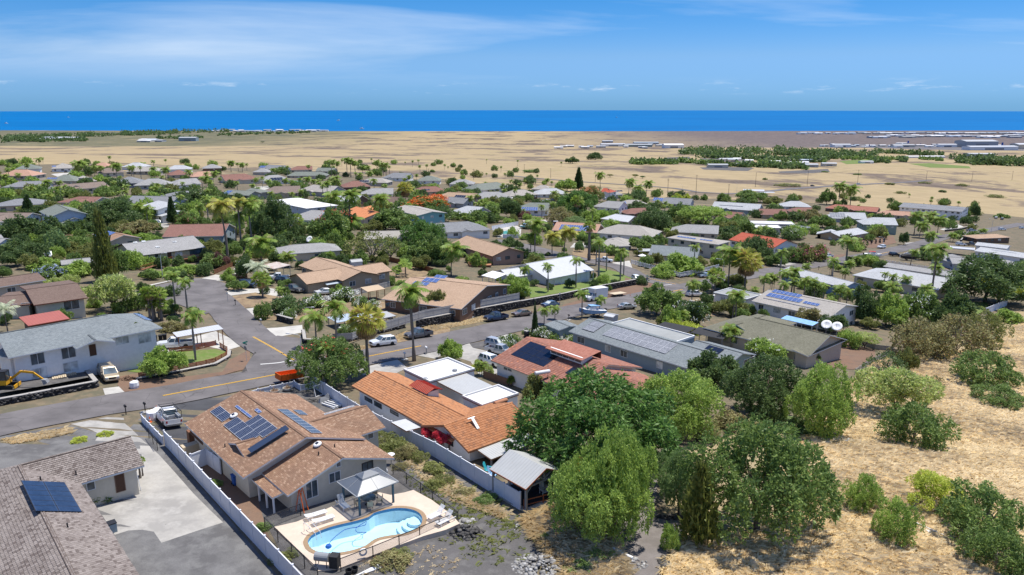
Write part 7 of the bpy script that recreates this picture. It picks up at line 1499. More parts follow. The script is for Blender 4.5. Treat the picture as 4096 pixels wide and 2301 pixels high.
def stonewall(label,P,h,t=.5,size=.42,cap=True,seed=1,name='stone_wall'):
 Q=resample(P,1.2);e=thing(name,label,'wall',TR(Q[0][0],Q[0][1],float(gz(*Q[0]))));m=MB();cp_=MB()
 for a,b in zip(Q,Q[1:]):
  za,zb=float(gz(*a)),float(gz(*b));d=unit(b-a);n=np.array([-d[1],d[0]])*t*.36
  for mm,z0,z1,k in ((m,-.4,h-.05,1),)+(((cp_,h-.05,h+.04,1.6),) if cap else ()):
   vs=[(*(a-n*k),za+z0),(*(b-n*k),zb+z0),(*(b+n*k),zb+z0),(*(a+n*k),za+z0),(*(a-n*k),za+z1),(*(b-n*k),zb+z1),(*(b+n*k),zb+z1),(*(a+n*k),za+z1)];mm.add(vs,[(3,2,1,0),(4,5,6,7),(0,1,5,4),(1,2,6,5),(2,3,7,6),(3,0,4,7)])
 m.build('core','shade_black',e,Matrix(),world=True)
 if cap: cp_.build('coping','kerb_concrete',e,Matrix(),world=True)
 L_=sum(np.linalg.norm(b-a) for a,b in zip(Q,Q[1:]));N=int(min(2600,L_*h/(size*size*.55)*2))
 def f(rg):
  i=rg.integers(len(Q)-1);a,b=Q[i],Q[i+1];d=unit(b-a);n=np.array([-d[1],d[0]]);p=a+(b-a)*rg.uniform(0,1)+n*t*.36*rg.choice([-1,1]);return p[0],p[1],float(gz(*p))+rg.uniform(0,h-.1)
 tag(stones(N,f,size,'lava_stone','stones',e,seed),kind='stuff');return e
stonewall('black lava stone wall below the grey board fence',[at('H',-60,655),at('H',30,640),at('H',430,560),at('H',690,510)],1.75,seed=2)
stonewall('black lava stone wall below the green lawn',[at('H',692,510),at('H',1000,452),at('H',1180,410),at('H',1360,375),at('H',1520,345)],1.7,seed=3)
stonewall('black lava stone wall at the corner of the two roads',[at('G',750,700),at('G',760,770),at('G',1000,775),at('G',1320,690),at('G',1480,655)],.9,seed=4)
stonewall('low stone wall with pillar in the corner garden',[at('G',560,600),at('G',670,630)],1.2,seed=5)
stonewall('grey stone retaining wall in front of the excavator',[at('F',-60,1150),at('F',0,1128),at('F',360,1060),at('F',700,995),at('F',600,870)],.95,seed=6)
stonewall('curved stone base under the red slat fence',[at('F',990,945),at('F',1290,890),at('F',1560,835),at('F',1655,780),at('F',1660,740)],.35,seed=7)
stonewall('stone base under the white lattice fence',[at('N',330,1180),at('N',530,1235),at('N',720,1205),at('N',905,1150)],.9,seed=8)
stonewall('stone wall around the parking beside the white garage',[at('I',470,480),at('I',690,520),at('I',860,520)],.9,seed=9)
stonewall('dark stone wall around the pale court',[at('O',1650,1030),at('O',1800,1015),at('O',1950,975)],1.2,seed=10);stonewall('dark stone wall beside the far road',[at('O',1800,1130),at('O',1850,1075),at('O',2050,1065)],1.2,seed=11)
stonewall('round stone gate pillar beside the white oleander',[at('H',725,725),at('H',745,722)],1.3,.9,.4,seed=12,name='stone_pillar')
for i in range(6):
 p=at('O',860+i*40,1168-i*7);e=thing('rock_column',('leftmost','second','third','fourth','fifth','rightmost')[i]+' rough rock column of the row on the bare slope','column',TR(p[0],p[1],p[2]));
 stones(26,lambda rg:(p[0]+rg.normal()*.18,p[1]+rg.normal()*.18,p[2]+rg.uniform(0,2.1)),.6,'lava_stone','stones',e,40+i)['kind']='stuff'
def heap(label,r,x,y,rx,ry,h,N,size,mat,seed,name='rubble_heap'):
 p=at(r,x,y);f=lambda rg:(lambda a,q:(p[0]+rx*q*math.cos(a),p[1]+ry*q*math.sin(a),float(gz(p[0],p[1]))+h*(1-q)*rg.uniform(.2,1)))(rg.uniform(0,6.28),math.sqrt(rg.uniform(0,1)));o=stones(N,f,size,mat,name,None,seed);tag(o,label,'rubble',kind='stuff');return o
heap('dark rubble heap at the corner of the pool terrace','C',1010,1330,1.6,1.3,.8,160,.38,'lava_stone',21);heap('pale broken stones by the pool fence corner','C',1010,1250,1.,.7,.3,50,.4,'grey_rock',22);heap('heap of pale grey rubble at the bottom edge','D',290,1390,2.4,1.9,.45,330,.33,'grey_rock',23)
heap('scattered grey stones beside the gravel drive','D',880,1370,2.2,1.,.25,110,.3,'grey_rock',24);heap('scattered dark stones along the wild border','D',560,1270,2.6,1.,.3,120,.4,'lava_stone',25);heap('rocks beside the bottom of the gravel drive','D',1190,1370,.5,1.,.3,50,.4,'lava_stone',26);heap('stone border at the bend of the gravel drive','D',1210,1035,1.8,.5,.2,80,.35,'lava_stone',27)
heap('dry rock pile in the middle of the grass','E',560,490,5.,1.,.5,260,.4,'grey_rock',28);heap('loose rocks at the pavilion corner','C',1500,1290,1.8,1.,.4,90,.35,'grey_rock',29);heap('rock border along the white vinyl fence','C',900,900,.4,.4,.2,20,.3,'lava_stone',30);heap('grey stones in the planter yard','B',1000,190,2.5,.8,.2,120,.3,'lava_stone',31);heap('brown soil heap beside the gold minivan','F',935,940,1.6,1.0,.7,220,.28,'brown_dirt',32)
# --- swimming pool ---
ZP=float(at('B',1400,1100)[2])+.45
def pz(s,z): return [atz('B',*map(float,t.split(',')),z) for t in s.split()]
DECK=pz('715,1100 880,1062 1020,1005 1150,945 1240,900 1290,885 1390,860 1480,850 1560,868 1660,850 1725,832 1860,905 2000,1010 2060,1075 1960,1120 1800,1165 1620,1232 1430,1305 1200,1395 1035,1418 900,1275',ZP)
POOL=pz('960,1205 985,1165 1050,1130 1150,1095 1300,1060 1400,1030 1440,1000 1510,980 1600,965 1690,970 1760,995 1790,1040 1775,1090 1720,1125 1640,1150 1540,1165 1470,1180 1420,1205 1380,1235 1300,1265 1200,1285 1100,1290 1020,1275 975,1245',ZP)
PS=smooth_line(POOL+[POOL[0]],.35)[:-1];PS=PS if sum(PS[i-1][0]*PS[i][1]-PS[i][0]*PS[i-1][1] for i in range(len(PS)))>0 else PS[::-1];cxy=sum(PS)/len(PS)
def offset(P,d):
 out=[];n=len(P)
 for i in range(n):
  t=P[(i+1)%n]-P[i-1];t=t/np.linalg.norm(t);out.append(P[i]+np.array([t[1],-t[0]])*d)
 return out
sgn=1 if np.linalg.norm(offset(PS,.3)[0]-cxy)>np.linalg.norm(PS[0]-cxy) else -1
OUT=offset(PS,.38*sgn);e=thing('swimming_pool','curved blue swimming pool with tan coping','pool',TR(cxy[0],cxy[1],ZP));n=len(PS)
def ringm(A,za,B,zb,mat,name,mid=None):
 m=MB();k=len(A);m.v=[(*p,za) for p in A]+[(*p,zb) for p in B];m.f=[[i,(i+1)%k,k+(i+1)%k,k+i] for i in range(k)];m.mi=[0]*k;m.uv=[None]*k;return m.build(name,mat,e,Matrix(),world=True)
groundmat('coping_stone',[(.36,.25,.15),(.42,.30,.19),(.33,.23,.15)],2,9);plain('pool_plaster',(.72,.84,.90),.6,.06,1.5);plain('pool_tile',(.06,.22,.42),.2,.3,8)
ringm(OUT,ZP+.03,PS,ZP+.03,'coping_stone','coping');ringm(OUT,ZP-.1,OUT,ZP+.03,'coping_stone','coping_edge');ringm(PS,ZP+.03,PS,ZP-.25,'pool_tile','waterline_tile');ringm(PS,ZP-.25,offset(PS,-.12*sgn),ZP-1.3,'pool_plaster','pool_wall')
m=MB();FL_=offset(PS,-.12*sgn);m.add([(*p,ZP-1.3) for p in FL_],[list(range(n))]);m.build('pool_floor','pool_plaster',e,Matrix(),world=True)
for c,(rx,n_) in (((1740,1020),(1.7,3)),((1010,1215),(.9,2))):
 q=atz('B',*c,ZP)
 for k in range(n_):
  m=MB();m.prism([(q[0]+rx*(1-k*.28)*math.cos(t*.3927),q[1]+rx*(1-k*.28)*math.sin(t*.3927)) for t in range(16)],ZP-1.3,ZP-1.05+k*.28);m.build('pool_step','pool_plaster',e,Matrix(),world=True)
b=NB('pool_water');nzv=b.noise(b.pos(),2.2,3);b.bump(nzv,.05,.5);b.out((.35,.72,.95),.02,.5);g_=b.n('ShaderNodeBsdfTransparent',{'Color':(.78,.935,.99,1)});gl=b.n('ShaderNodeBsdfGlossy',{'Roughness':.05});b.l(b.t.nodes['Bump'].outputs[0],gl.inputs['Normal']);fr=b.n('ShaderNodeFresnel',{'IOR':1.33});mx_=b.n('ShaderNodeMixShader',{0:fr.outputs[0],1:g_.outputs[0],2:gl.outputs[0]});b.l(mx_.outputs[0],b.o.inputs[0]);MATS['pool_water']=b.m
m=MB();m.add([(*p,ZP-.12) for p in PS],[list(range(n))]);m.build('pool_surface','pool_water',e,Matrix(),world=True)
m=MB();hose=[atz('B',x,y,ZP-.1) for x,y in ((1110,1230),(1150,1180),(1230,1120),(1300,1105),(1380,1085),(1385,1060),(1360,1075),(1310,1110),(1320,1140),(1385,1140),(1340,1160))];hs=smooth_line(hose,.3);m.tube([(*p,ZP-.09) for p in hs],.03,6);m.lathe([(.22,-.25),(.28,-.15),(.2,0)],10,0,Matrix.Translation((*hs[0],ZP-.1)));m.build('cleaner_hose','plastic_blue',e,Matrix(),world=True)
m=MB();q=atz('B',985,1160,ZP);m.tube([(-.9,.3,0),(-.9,.3,.85),(-.6,.15,.9),(.5,-.1,.35),(.7,-.2,-.2)],.03,6);m.tube([(-.7,.75,0),(-.7,.75,.85),(-.4,.6,.9),(.7,.3,.35),(.9,.2,-.2)],.03,6);m.build('handrail','metal_light',e,TR(q[0],q[1],ZP,math.radians(-20)),world=True)
bm=bmesh.new();dv=[bm.verts.new((*p[:2],ZP)) for p in DECK];pv=[bm.verts.new((*p,ZP)) for p in offset(PS,.3*sgn)]
ed=[bm.edges.new((dv[i],dv[(i+1)%len(dv)])) for i in range(len(dv))]+[bm.edges.new((pv[i],pv[(i+1)%n])) for i in range(n)]
bmesh.ops.triangle_fill(bm,edges=ed,use_beauty=True)
for f in list(bm.faces):
 c=f.calc_center_median()
 if f.normal.z<0: f.normal_flip()
me=bpy.data.meshes.new('pool_deck');
r_=bmesh.ops.extrude_face_region(bm,geom=bm.faces[:])
for v in [g for g in r_['geom'] if isinstance(g,bmesh.types.BMVert)]: v.co.z-=.5
bmesh.ops.recalc_face_normals(bm,faces=bm.faces);bm.to_mesh(me);bm.free();me.materials.append(MATS['pool_deck']);tag(obj('pool_deck',me),kind='structure')
PQ=offset(PS,.2*sgn)
def inpoly(x,y,P):
 c=False
 for i in range(len(P)):
  x0,y0=P[i];x1,y1=P[i-1]
  if (y0>y)!=(y1>y) and x<(x1-x0)*(y-y0)/(y1-y0)+x0: c=not c
 return c
bx0,bx1=min(p[0] for p in PQ)-.6,max(p[0] for p in PQ)+.6;by0,by1=min(p[1] for p in PQ)-.6,max(p[1] for p in PQ)+.6
for o in list(COL.objects):
 if o.get('kind')!='structure' or o.name=='pool_deck' or o.type!='MESH' or o.name.startswith('sea'): continue
 bm=bmesh.new();bm.from_mesh(o.data)
 def touch(): return [f for f in bm.faces if max(v.co.x for v in f.verts)>bx0 and min(v.co.x for v in f.verts)<bx1 and max(v.co.y for v in f.verts)>by0 and min(v.co.y for v in f.verts)<by1]
 if not touch(): bm.free();continue
 for ax,a,b in ((0,bx0,bx1),(1,by0,by1)):
  for t in np.arange(a,b,.35):
   fs=touch();bmesh.ops.bisect_plane(bm,geom=list({v for f in fs for v in f.verts})+list({e for f in fs for e in f.edges})+fs,plane_co=(t,t,0),plane_no=(1,0,0) if ax==0 else (0,1,0))
 bmesh.ops.delete(bm,geom=[f for f in touch() if inpoly(*f.calc_center_median()[:2],PQ)],context='FACES');bm.to_mesh(o.data);bm.free()
# --- things on the terrace ---
def lounger(label,M,back=.9,low=False):
 e=thing('sun_lounger',label,'lounger',M,'white pool loungers')
 for y in (-.3,.3): m=MB();m.bar((-.95,y,.33),(.95,y,.33),.05);m.build('side_rail','plastic_white',e)
 for i in range(13): m=MB();x=-.15+i*.088;m.box((x,-.29,.335),(x+.06,.29,.355));m.build('slat','plastic_white',e)
 c,s=math.cos(back),math.sin(back)
 for i in range(9): m=MB();d=.06+i*.09;m.box((-.03,-.29,-.01),(.03,.29,.01),0,Matrix.Translation((-.18-d*c,0,.35+d*s))@Matrix.Rotation(back,4,'Y'));m.build('slat','plastic_white',e)
 for x in (-.75,.75):
  for y in (-.3,.3): m=MB();m.box((x-.03,y-.03,0),(x+.03,y+.03,.33));m.build('leg','plastic_white',e)
def P0(r,x,y,rz,z=ZP): q=atz(r,x,y,z);return TR(q[0],q[1],z,math.radians(rz))
lounger('white lounger with raised back beside the gazebo',P0('B',1215,955,-52),1.1);lounger('white flat lounger nearest the pool handrail',P0('B',1075,1065,35),.15);lounger('white flat lounger behind the one by the handrail',P0('B',1020,1030,35),.15);lounger('white lounger in the corner of the chain link fence',P0('C',812,1210,225),.8);lounger('white lounger nearest the corner of the terrace',P0('C',872,1250,225),.9)
q=atz('B',1402,925,ZP);g=thing('gazebo','dark gazebo with translucent two tier roof on the pool terrace','gazebo',TR(q[0],q[1],ZP,GRID));
b=NB('smoked_panel');b.out((.16,.18,.21),.25,.5);tr_=b.n('ShaderNodeBsdfTransparent',{'Color':(.6,.65,.7,1)});mx_=b.n('ShaderNodeMixShader',{0:.62,1:tr_.outputs[0],2:b.b.outputs[0]});b.l(mx_.outputs[0],b.o.inputs[0]);MATS['smoked_panel']=b.m
for sx in (-1,1):
 for sy in (-1,1): m=MB();m.box((sx*1.45-.08,sy*1.75-.08,0),(sx*1.45+.08,sy*1.75+.08,2.1));m.build('post','post_blue',g)
m=MB()
for a,b_ in (((-1.45,-1.75,2.1),(1.45,-1.75,2.1)),((-1.45,1.75,2.1),(1.45,1.75,2.1)),((-1.45,-1.75,2.1),(-1.45,1.75,2.1)),((1.45,-1.75,2.1),(1.45,1.75,2.1))): m.bar(a,b_,.1)
m.build('beam','post_blue',g)
c4=[(-1.85,-2.15,2.12),(1.85,-2.15,2.12),(1.85,2.15,2.12),(-1.85,2.15,2.12)];t4=[(-.5,-.75,2.85),(.5,-.75,2.85),(.5,.75,2.85),(-.5,.75,2.85)]
for i in range(4):
 j=(i+1)%4;m=MB();m.add([c4[i],c4[j],t4[j],t4[i]],[(0,1,2,3)]);m.build('roof_panel','smoked_panel',g);m=MB();m.bar(c4[i],t4[i],.06);m.bar(c4[i],c4[j],.08);mid=[(np.array(c4[i])+(np.array(c4[j])-np.array(c4[i]))*t) for t in (.5,)];m.bar(mid[0],(np.array(t4[i])+np.array(t4[j]))/2,.04);m.build('rafter','metal_mid',g)
m=MB();m.add([(-.65,-.9,2.95),(.65,-.9,2.95),(.65,.9,2.95),(-.65,.9,2.95),(0,-.3,3.25),(0,.3,3.25)],[(0,1,4),(1,2,5,4),(2,3,5),(3,0,4,5)]);m.build('vent_roof','smoked_panel',g)
t=thing('patio_table','round glass patio table under the gazebo','table',P0('B',1400,935,-49));m=MB();m.lathe([(.7,.70),(.7,.73)],20);m.build('table_top','glass_smoke' if 'glass_smoke' in MATS else 'window_glass',t);m=MB();m.lathe([(.35,0),(.05,.05),(.05,.7)],10);m.build('pedestal','metal_dark',t)
for i in range(5):
 a=i*1.2566;q=atz('B',1400,935,ZP);c=thing('patio_chair',('patio chair nearest the front gazebo post','patio chair beside the pool edge under the gazebo','patio chair at the back of the gazebo table','patio chair on the house side of the gazebo table','patio chair at the left of the gazebo table')[i],'chair',TR(q[0]+1.05*math.cos(a),q[1]+1.05*math.sin(a),ZP,a+math.pi));m=MB();m.box((-.25,-.25,.40),(.25,.25,.44));m.build('seat','wood_pale',c);m=MB();m.box((-.28,-.25,.44),(-.24,.25,.95));m.build('backrest','wood_pale',c)
 for x in (-.22,.22):
  for y in (-.24,.24): m=MB();m.bar((x,y,0),(x,y,.62),.03);m.build('leg','metal_dark',c)
def simple(name,label,cat,M,parts,group=None):
 e=thing(name,label,cat,M,group)
 for nm,mt,fn in parts: m=MB();fn(m);m.build(nm,mt,e)
 return e
def GP(r,x,y,rz=0,lift=.04): p=at(r,x,y);return TR(p[0],p[1],p[2]+lift,math.radians(rz))
simple('air_conditioner','white outdoor air conditioner against the pool house wall','appliance',GP('B',1175,875,41),[('casing','plastic_white',lambda m:(m.box((-.4,-.4,0),(.4,.4,.75)))),('fan_grille','metal_dark',lambda m:(m.lathe([(.32,.75),(.32,.78),(.05,.79)],16)))])
simple('hose_reel','coiled black hose on the pool house wall','hose',GP('B',1215,850,41),[('hose','plastic_black',lambda m:[m.tube([(.35*math.cos(t*.5),0,.9+.5*math.sin(t*.5)) for t in range(14)],.035+.0*k,6) for k in range(1)])])
def stepladder(label,M,mat,h=2.2):
 e=thing('step_ladder',label,'ladder',M)
 for s in (-1,1):
  for x0 in (-.45,.45): m=MB();m.bar((x0,s*.32,0),(0,s*.2,h),.06);m.build('side_rail',mat,e)
 for i in range(1,7): t=i/7;m=MB();m.box((-.45+.45*t-.05,-.3+.1*t,h*t),(-.45+.45*t+.05,.3-.1*t,h*t+.03));m.build('rung','metal_light',e)
stepladder('orange step ladder leaning by the pool house corner',GP('B',920,985,-20),'orange_paint',2.4);stepladder('aluminium step ladder beside the grey shake house door',GP('A',985,835,-49),'metal_light',2.)
def bin_(label,M,mat):
 e=thing('wheelie_bin',label,'bin',M);m=MB();m.add([(-.24,-.28,.05),(.24,-.28,.05),(.24,.28,.05),(-.24,.28,.05),(-.3,-.36,1.),(.3,-.36,1.),(.3,.36,1.),(-.3,.36,1.)],[(3,2,1,0),(4,5,6,7),(0,1,5,4),(1,2,6,5),(2,3,7,6),(3,0,4,7)]);m.build('body',mat,e);m=MB();m.box((-.33,-.4,1.),(.33,.4,1.07));m.build('lid',mat,e)
 for s in (-1,1): m=MB();m.lathe([(.1,-.03),(.1,.03)],10,0,TR(-.25,s*.25,.1)@Matrix.Rotation(math.pi/2,4,'X'));m.build('wheel','rubber',e)
bin_('blue recycling bin in the shade of the brown roof',GP('B',440,795,40),'plastic_blue')
for i,(x,y) in enumerate(((1125,665),(1165,660),(1195,655))): bin_(('leftmost','middle','rightmost')[i]+' black bin behind the slim palms',GP('F',x,y,20),'plastic_black')
for i,(x,y) in enumerate(((925,515),(950,512))): bin_(('left','right')[i]+' blue bin beside the flat roofed garage',GP('I',x,y,20),'plastic_blue')
simple('smoker_grill','rusty barrel smoker in the corner of the pool fence','grill',GP('B',1070,1395,-10),[('barrel','metal_mid',lambda m:m.lathe([(0,-.6),(.36,-.58),(.36,.58),(0,.6)],16,0,TR(0,0,.95)@Matrix.Rotation(math.pi/2,4,'Y'))),('cover','shade_black',lambda m:m.box((.7,-.35,.2),(1.4,.35,1.25))),('stand','metal_dark',lambda m:[m.bar((x,y,0),(x,y,.8),.05) for x in (-.45,.45) for y in (-.25,.25)])])
simple('life_ring','white life ring hanging on the pool fence','life ring',GP('B',1365,1345,25),[('ring','plastic_white',lambda m:m.tube([(.28*math.cos(t*.3927),0,.75+.28*math.sin(t*.3927)) for t in range(17)],.075,8,cap=False))])
for i in range(5): p=at('B',1380+i*8,1440-i*5);simple('white_pipe',('first','second','third','fourth','fifth')[i]+' white plastic pipe of the bundle by the pool fence','pipe',TR(p[0],p[1],p[2]+.05+.03*i,math.radians(33+i*3)),[('tube','plastic_white',lambda m:m.tube([(-1.4,0,.05),(1.4,0,.05)],.06,8))])
for i,(x,y) in enumerate(((1260,1445),(1300,1430))): simple('plant_pot',('left','right')[i]+' black plastic pot by the bottom of the pool fence','pot',GP('B',x,y),[('pot','plastic_black',lambda m:m.lathe([(.22,0),(.3,.4),(.27,.4),(.25,.1),(0,.1)],14))])
simple('gas_tank','grey propane tank behind the gazebo','tank',GP('B',1500,745,41),[('tank','metal_light',lambda m:m.lathe([(0,-.6),(.3,-.5),(.32,.5),(0,.6)],14,0,TR(0,0,.6)@Matrix.Rotation(math.pi/2,4,'Y'))),('stand','metal_dark',lambda m:[m.box((x-.05,-.2,0),(x+.05,.2,.35)) for x in (-.4,.4)])])
simple('wash_sink','round white dish leaning at the pool house corner','dish',GP('B',1565,650,0,1.1),[('bowl','plastic_white',lambda m:m.lathe([(.05,0),(.35,.06),(.42,.12),(.40,.13),(.05,.04)],18)),('stand','metal_mid',lambda m:m.tube([(0,0,-1.1),(0,0,0)],.04,8))])
# --- planters and the work yard behind the pool house ---
for i,(x,y) in enumerate(((540,180),(628,158),(722,138),(815,118))): simple('round_planter',('leftmost','second','third','rightmost')[i]+' round concrete planter of the row behind the low white fence','planter',GP('B',x,y),[('bowl','concrete',lambda m:m.lathe([(.42,0),(.62,.25),(.66,.5),(.58,.5),(.55,.42),(0,.42)],18)),('soil','brown_dirt',lambda m:m.lathe([(.55,.43),(0,.46)],14)),('dead_plants','palm_dead',lambda m:[m.bar((random.uniform(-.3,.3),random.uniform(-.3,.3),.4),(random.uniform(-.5,.5),random.uniform(-.5,.5),random.uniform(.7,1.1)),.03) for _ in range(14)])])
simple('pressure_washer_cart','white tank cart with red hose reel behind the brown roof','cart',GP('B',705,235,30),[('tank','plastic_white',lambda m:m.box((-.7,-.45,.5),(.6,.45,1.3))),('hose_reel','red_paint',lambda m:m.lathe([(.3,-.2),(.3,-.17),(.12,-.16),(.12,.16),(.3,.17),(.3,.2)],14,0,TR(-1.05,0,1.)@Matrix.Rotation(math.pi/2,4,'X'))),('frame','orange_paint',lambda m:(m.box((-1.2,-.5,.35),(.8,.5,.45)))),('wheel','rubber',lambda m:[m.lathe([(.3,-.1),(.3,.1)],14,0,TR(x,s*.55,.3)@Matrix.Rotation(math.pi/2,4,'X')) for x in (-.4,.4) for s in (-1,1)])])
simple('wheelbarrow','black wheelbarrow beside the white tank cart','wheelbarrow',GP('B',770,225,20),[('tray','plastic_black',lambda m:m.add([(-.4,-.3,.45),(.4,-.25,.4),(.4,.25,.4),(-.4,.3,.45),(-.55,-.42,.8),(.65,-.38,.75),(.65,.38,.75),(-.55,.42,.8)],[(0,1,2,3),(0,1,5,4),(1,2,6,5),(2,3,7,6),(3,0,4,7)])),('handle','wood_pale',lambda m:[m.bar((-1.1,s*.3,.6),(.7,s*.12,.3),.05) for s in (-1,1)]),('wheel','rubber',lambda m:m.lathe([(.2,-.05),(.2,.05)],12,0,TR(.8,0,.2)@Matrix.Rotation(math.pi/2,4,'X')))])
for i in range(9): p=at('B',1110+i%5*22,235-i%5*9);simple('vinyl_post',('first','second','third','fourth','fifth','sixth','seventh','eighth','ninth')[i]+' white vinyl post in the stack by the long white fence','post',TR(p[0],p[1],p[2]+.08+.14*(i//5),math.radians(-40+i)),[('bar','plastic_white',lambda m:m.box((-1.3,-.065,0),(1.3,.065,.13)))])
simple('covered_motorcycle','grey covered motorbike beside the white vinyl fence','motorbike',GP('B',1085,195,50),[('cover','metal_mid',lambda m:m.add([(-1,-.3,0),(1,-.3,0),(1,.3,0),(-1,.3,0),(-.7,0,.8),(-.1,0,.75),(.5,0,1.1),(.85,0,.7)],[(0,1,7,6,5,4),(3,2,1,0),(2,3,4,5,6,7),(3,0,4),(1,2,7)]))])
simple('window_frame_stack','white window frames leaning on the vinyl fence','window frame',GP('B',1045,155,50),[('frame','plastic_white',lambda m:[(m.bar((-.6,.0,0),(-.6,.35,1.5),.08),m.bar((.6,0,0),(.6,.35,1.5),.08),m.bar((-.6,.35,1.5),(.6,.35,1.5),.08),m.bar((-.6,0,.05),(.6,0,.05),.08))]),('second_frame','metal_light',lambda m:[(m.bar((.9,.0,0),(.9,.35,1.3),.07),m.bar((1.6,0,0),(1.6,.35,1.3),.07),m.bar((.9,.35,1.3),(1.6,.35,1.3),.07))])])
simple('covered_cart','beige covered cart beside the white side gate','cart',GP('B',110,565,41),[('cover','wood_pale',lambda m:m.add([(-1,-.6,0),(1,-.6,0),(1,.6,0),(-1,.6,0),(-.8,-.45,.95),(.8,-.45,1.),(.8,.45,1.),(-.8,.45,.95)],[(4,5,6,7),(0,1,5,4),(1,2,6,5),(2,3,7,6),(3,0,4,7)]))])
simple('wooden_cabinet','brown wooden cabinet under the brown eaves','cabinet',GP('B',160,490,41),[('case','wood_brown',lambda m:m.box((-.9,-.4,0),(.9,.4,1.6))),('door','door_dark',lambda m:[m.box((x,-.43,.1),(x+.8,-.41,1.5)) for x in (-.85,.05)])])
def bag(label,M,s=1.):
 e=thing('bulk_bag',label,'bag',M);m=MB();m.lathe([(.48*s,0),(.55*s,.3*s),(.5*s,.75*s),(.3*s,.85*s),(0,.8*s)],9);m.build('sack','fabric_white',e);m=MB();m.tube([(.4*s*math.cos(t),.4*s*math.sin(t),.8*s+.12*math.sin(2*t)) for t in (0,.8,1.6,2.4,3.1)],.03,5);m.build('strap','fabric_white',e)
bag('white bulk bag on the verge before the red slat fence',GP('F',975,1000,10),1.15);bag('white bulk bag left of the white work pickup',GP('A',1110,325,20),1.4);bag('second white bulk bag in front of the work pickup',GP('A',1140,300,60),1.2)
def cone(label,M,s=1.):
 e=thing('traffic_cone',label,'traffic cone',M@Matrix.Scale(s,4));m=MB();m.box((-.19,-.19,0),(.19,.19,.04));m.build('base','orange_paint',e);m=MB();m.lathe([(.15,.04),(.11,.30)],12);m.lathe([(.08,.47),(.03,.72)],12);m.build('body','orange_paint',e);m=MB();m.lathe([(.111,.30),(.081,.47)],12);m.build('band','plastic_white',e)
cone('traffic cone beside the low white fence',GP('A',1086,345));cone('traffic cone at the road edge behind the work pickup',GP('A',1133,255),.8);cone('traffic cone on the dirt verge beyond the box truck, left',GP('H',1485,425),.9);cone('traffic cone on the dirt verge beyond the box truck, right',GP('H',1575,400),.9);cone('traffic cone beside the stop sign post',GP('H',1628,355))
def mailbox(label,M,mat='plastic_black',base=False):
 e=thing('mailbox',label,'mailbox',M);m=MB();m.box((-.05,-.05,0),(.05,.05,1.05));m.build('post','wood_grey' if mat!='plastic_black' else 'metal_dark',e);m=MB();m.prism([(-.12,0),(.12,0),(.12,.14),(.08,.21),(0,.24),(-.08,.21),(-.12,.14)],-.26,.26);
 me=m.mesh('box',mat);obj('box',me,e,TR(0,0,1.05)@Matrix.Rotation(math.pi/2,4,'X'));m=MB();m.box((.12,.05,1.15),(.14,.07,1.42));m.build('flag','red_paint',e)
 if base: m=MB();m.box((-.5,-.35,-.02),(.5,.35,.06));m.build('base','pale_concrete',e)
for lab,r,x,y,mt,b in (('black mailbox nearest the concrete driveway','A',913,290,'plastic_black',0),('black mailbox beside the white work pickup','A',1052,270,'plastic_black',1),('white mailbox on a pale slab left of the coconut palm','G',1483,885,'plastic_white',1),('white mailbox right of the coconut palm','G',1640,845,'plastic_white',0),('white mailbox on the side road corner verge','G',443,637,'plastic_white',0),('dark mailbox on the side road verge','G',257,495,'plastic_black',0),('dark mailbox beside the blue-grey shed','H',1040,600,'plastic_black',1),('white mailbox at the left of the red tile driveway','H',10,840,'plastic_white',0),('dark mailbox by the pipe railing of the far road','O',430,1400,'plastic_black',0)): mailbox(lab,GP(r,x,y,40),mt,b)
# --- grey pavilion and chairs beside the orange house ---
ZV=float(at('C',1430,1170)[2])+.15;q=at('C',1190,870,2.3);pa=atz('C',1435,1000,ZV+2.35);pb=atz('C',1190,870,ZV+2.35);
pv_=thing('pavilion','grey pavilion with ribbed metal gable roof and timber posts','pavilion',TR(pa[0],pa[1],ZV,GRID));Lp=float(np.linalg.norm(pb[:2]-pa[:2]));Wp=5.2
m=MB()  # local: -x runs back from the front corner, +y toward the far eave
hp=1.25;
for s,(y0,z0,y1,z1) in enumerate(((-.0,2.35,Wp/2,2.35+hp),(Wp,2.35,Wp/2,2.35+hp))):
 pts=[(.35,y0,z0),(-Lp-.2,y0,z0),(-Lp-.2,y1,z1),(.35,y1,z1)];pts=pts if s else pts[::-1];k=math.hypot(Wp/2,hp);uv=[(0,0),(Lp,0),(Lp,k),(0,k)];m.add(pts,[(0,1,2,3)],0,[uv if s else [(0,k),(Lp,k),(Lp,0),(0,0)]]);m.add([(p[0],p[1],p[2]-.1) for p in pts],[(3,2,1,0)],1)
m.bar((.36,0,2.3),(.36,Wp/2,2.3+hp),.06,.12,1);m.bar((.36,Wp,2.3),(.36,Wp/2,2.3+hp),.06,.12,1);m.bar((.36,0,2.3),(-Lp,0,2.3),.06,.12,1);m.build('roof',['metal_grey','wood_red'],pv_)
for x in (0,-Lp/2,-Lp):
 for y in (.35,Wp-.35): m=MB();m.box((x-.1,y-.1,-.6),(x+.1,y+.1,2.3));m.build('post','metal_mid',pv_)
for x in (0,-Lp): m=MB();m.bar((x,.3,2.25),(x,Wp-.3,2.25),.15);m.bar((x,Wp/2,2.25),(x,Wp/2,3.45),.12);m.bar((x,Wp/2,2.4),(x,Wp*.3,2.95),.1);m.bar((x,Wp/2,2.4),(x,Wp*.7,2.95),.1);m.bar((x,.35,1.6),(x,1.0,2.2),.1);m.bar((x,Wp-.35,1.6),(x,Wp-1.,2.2),.1);m.build('truss','metal_mid',pv_)
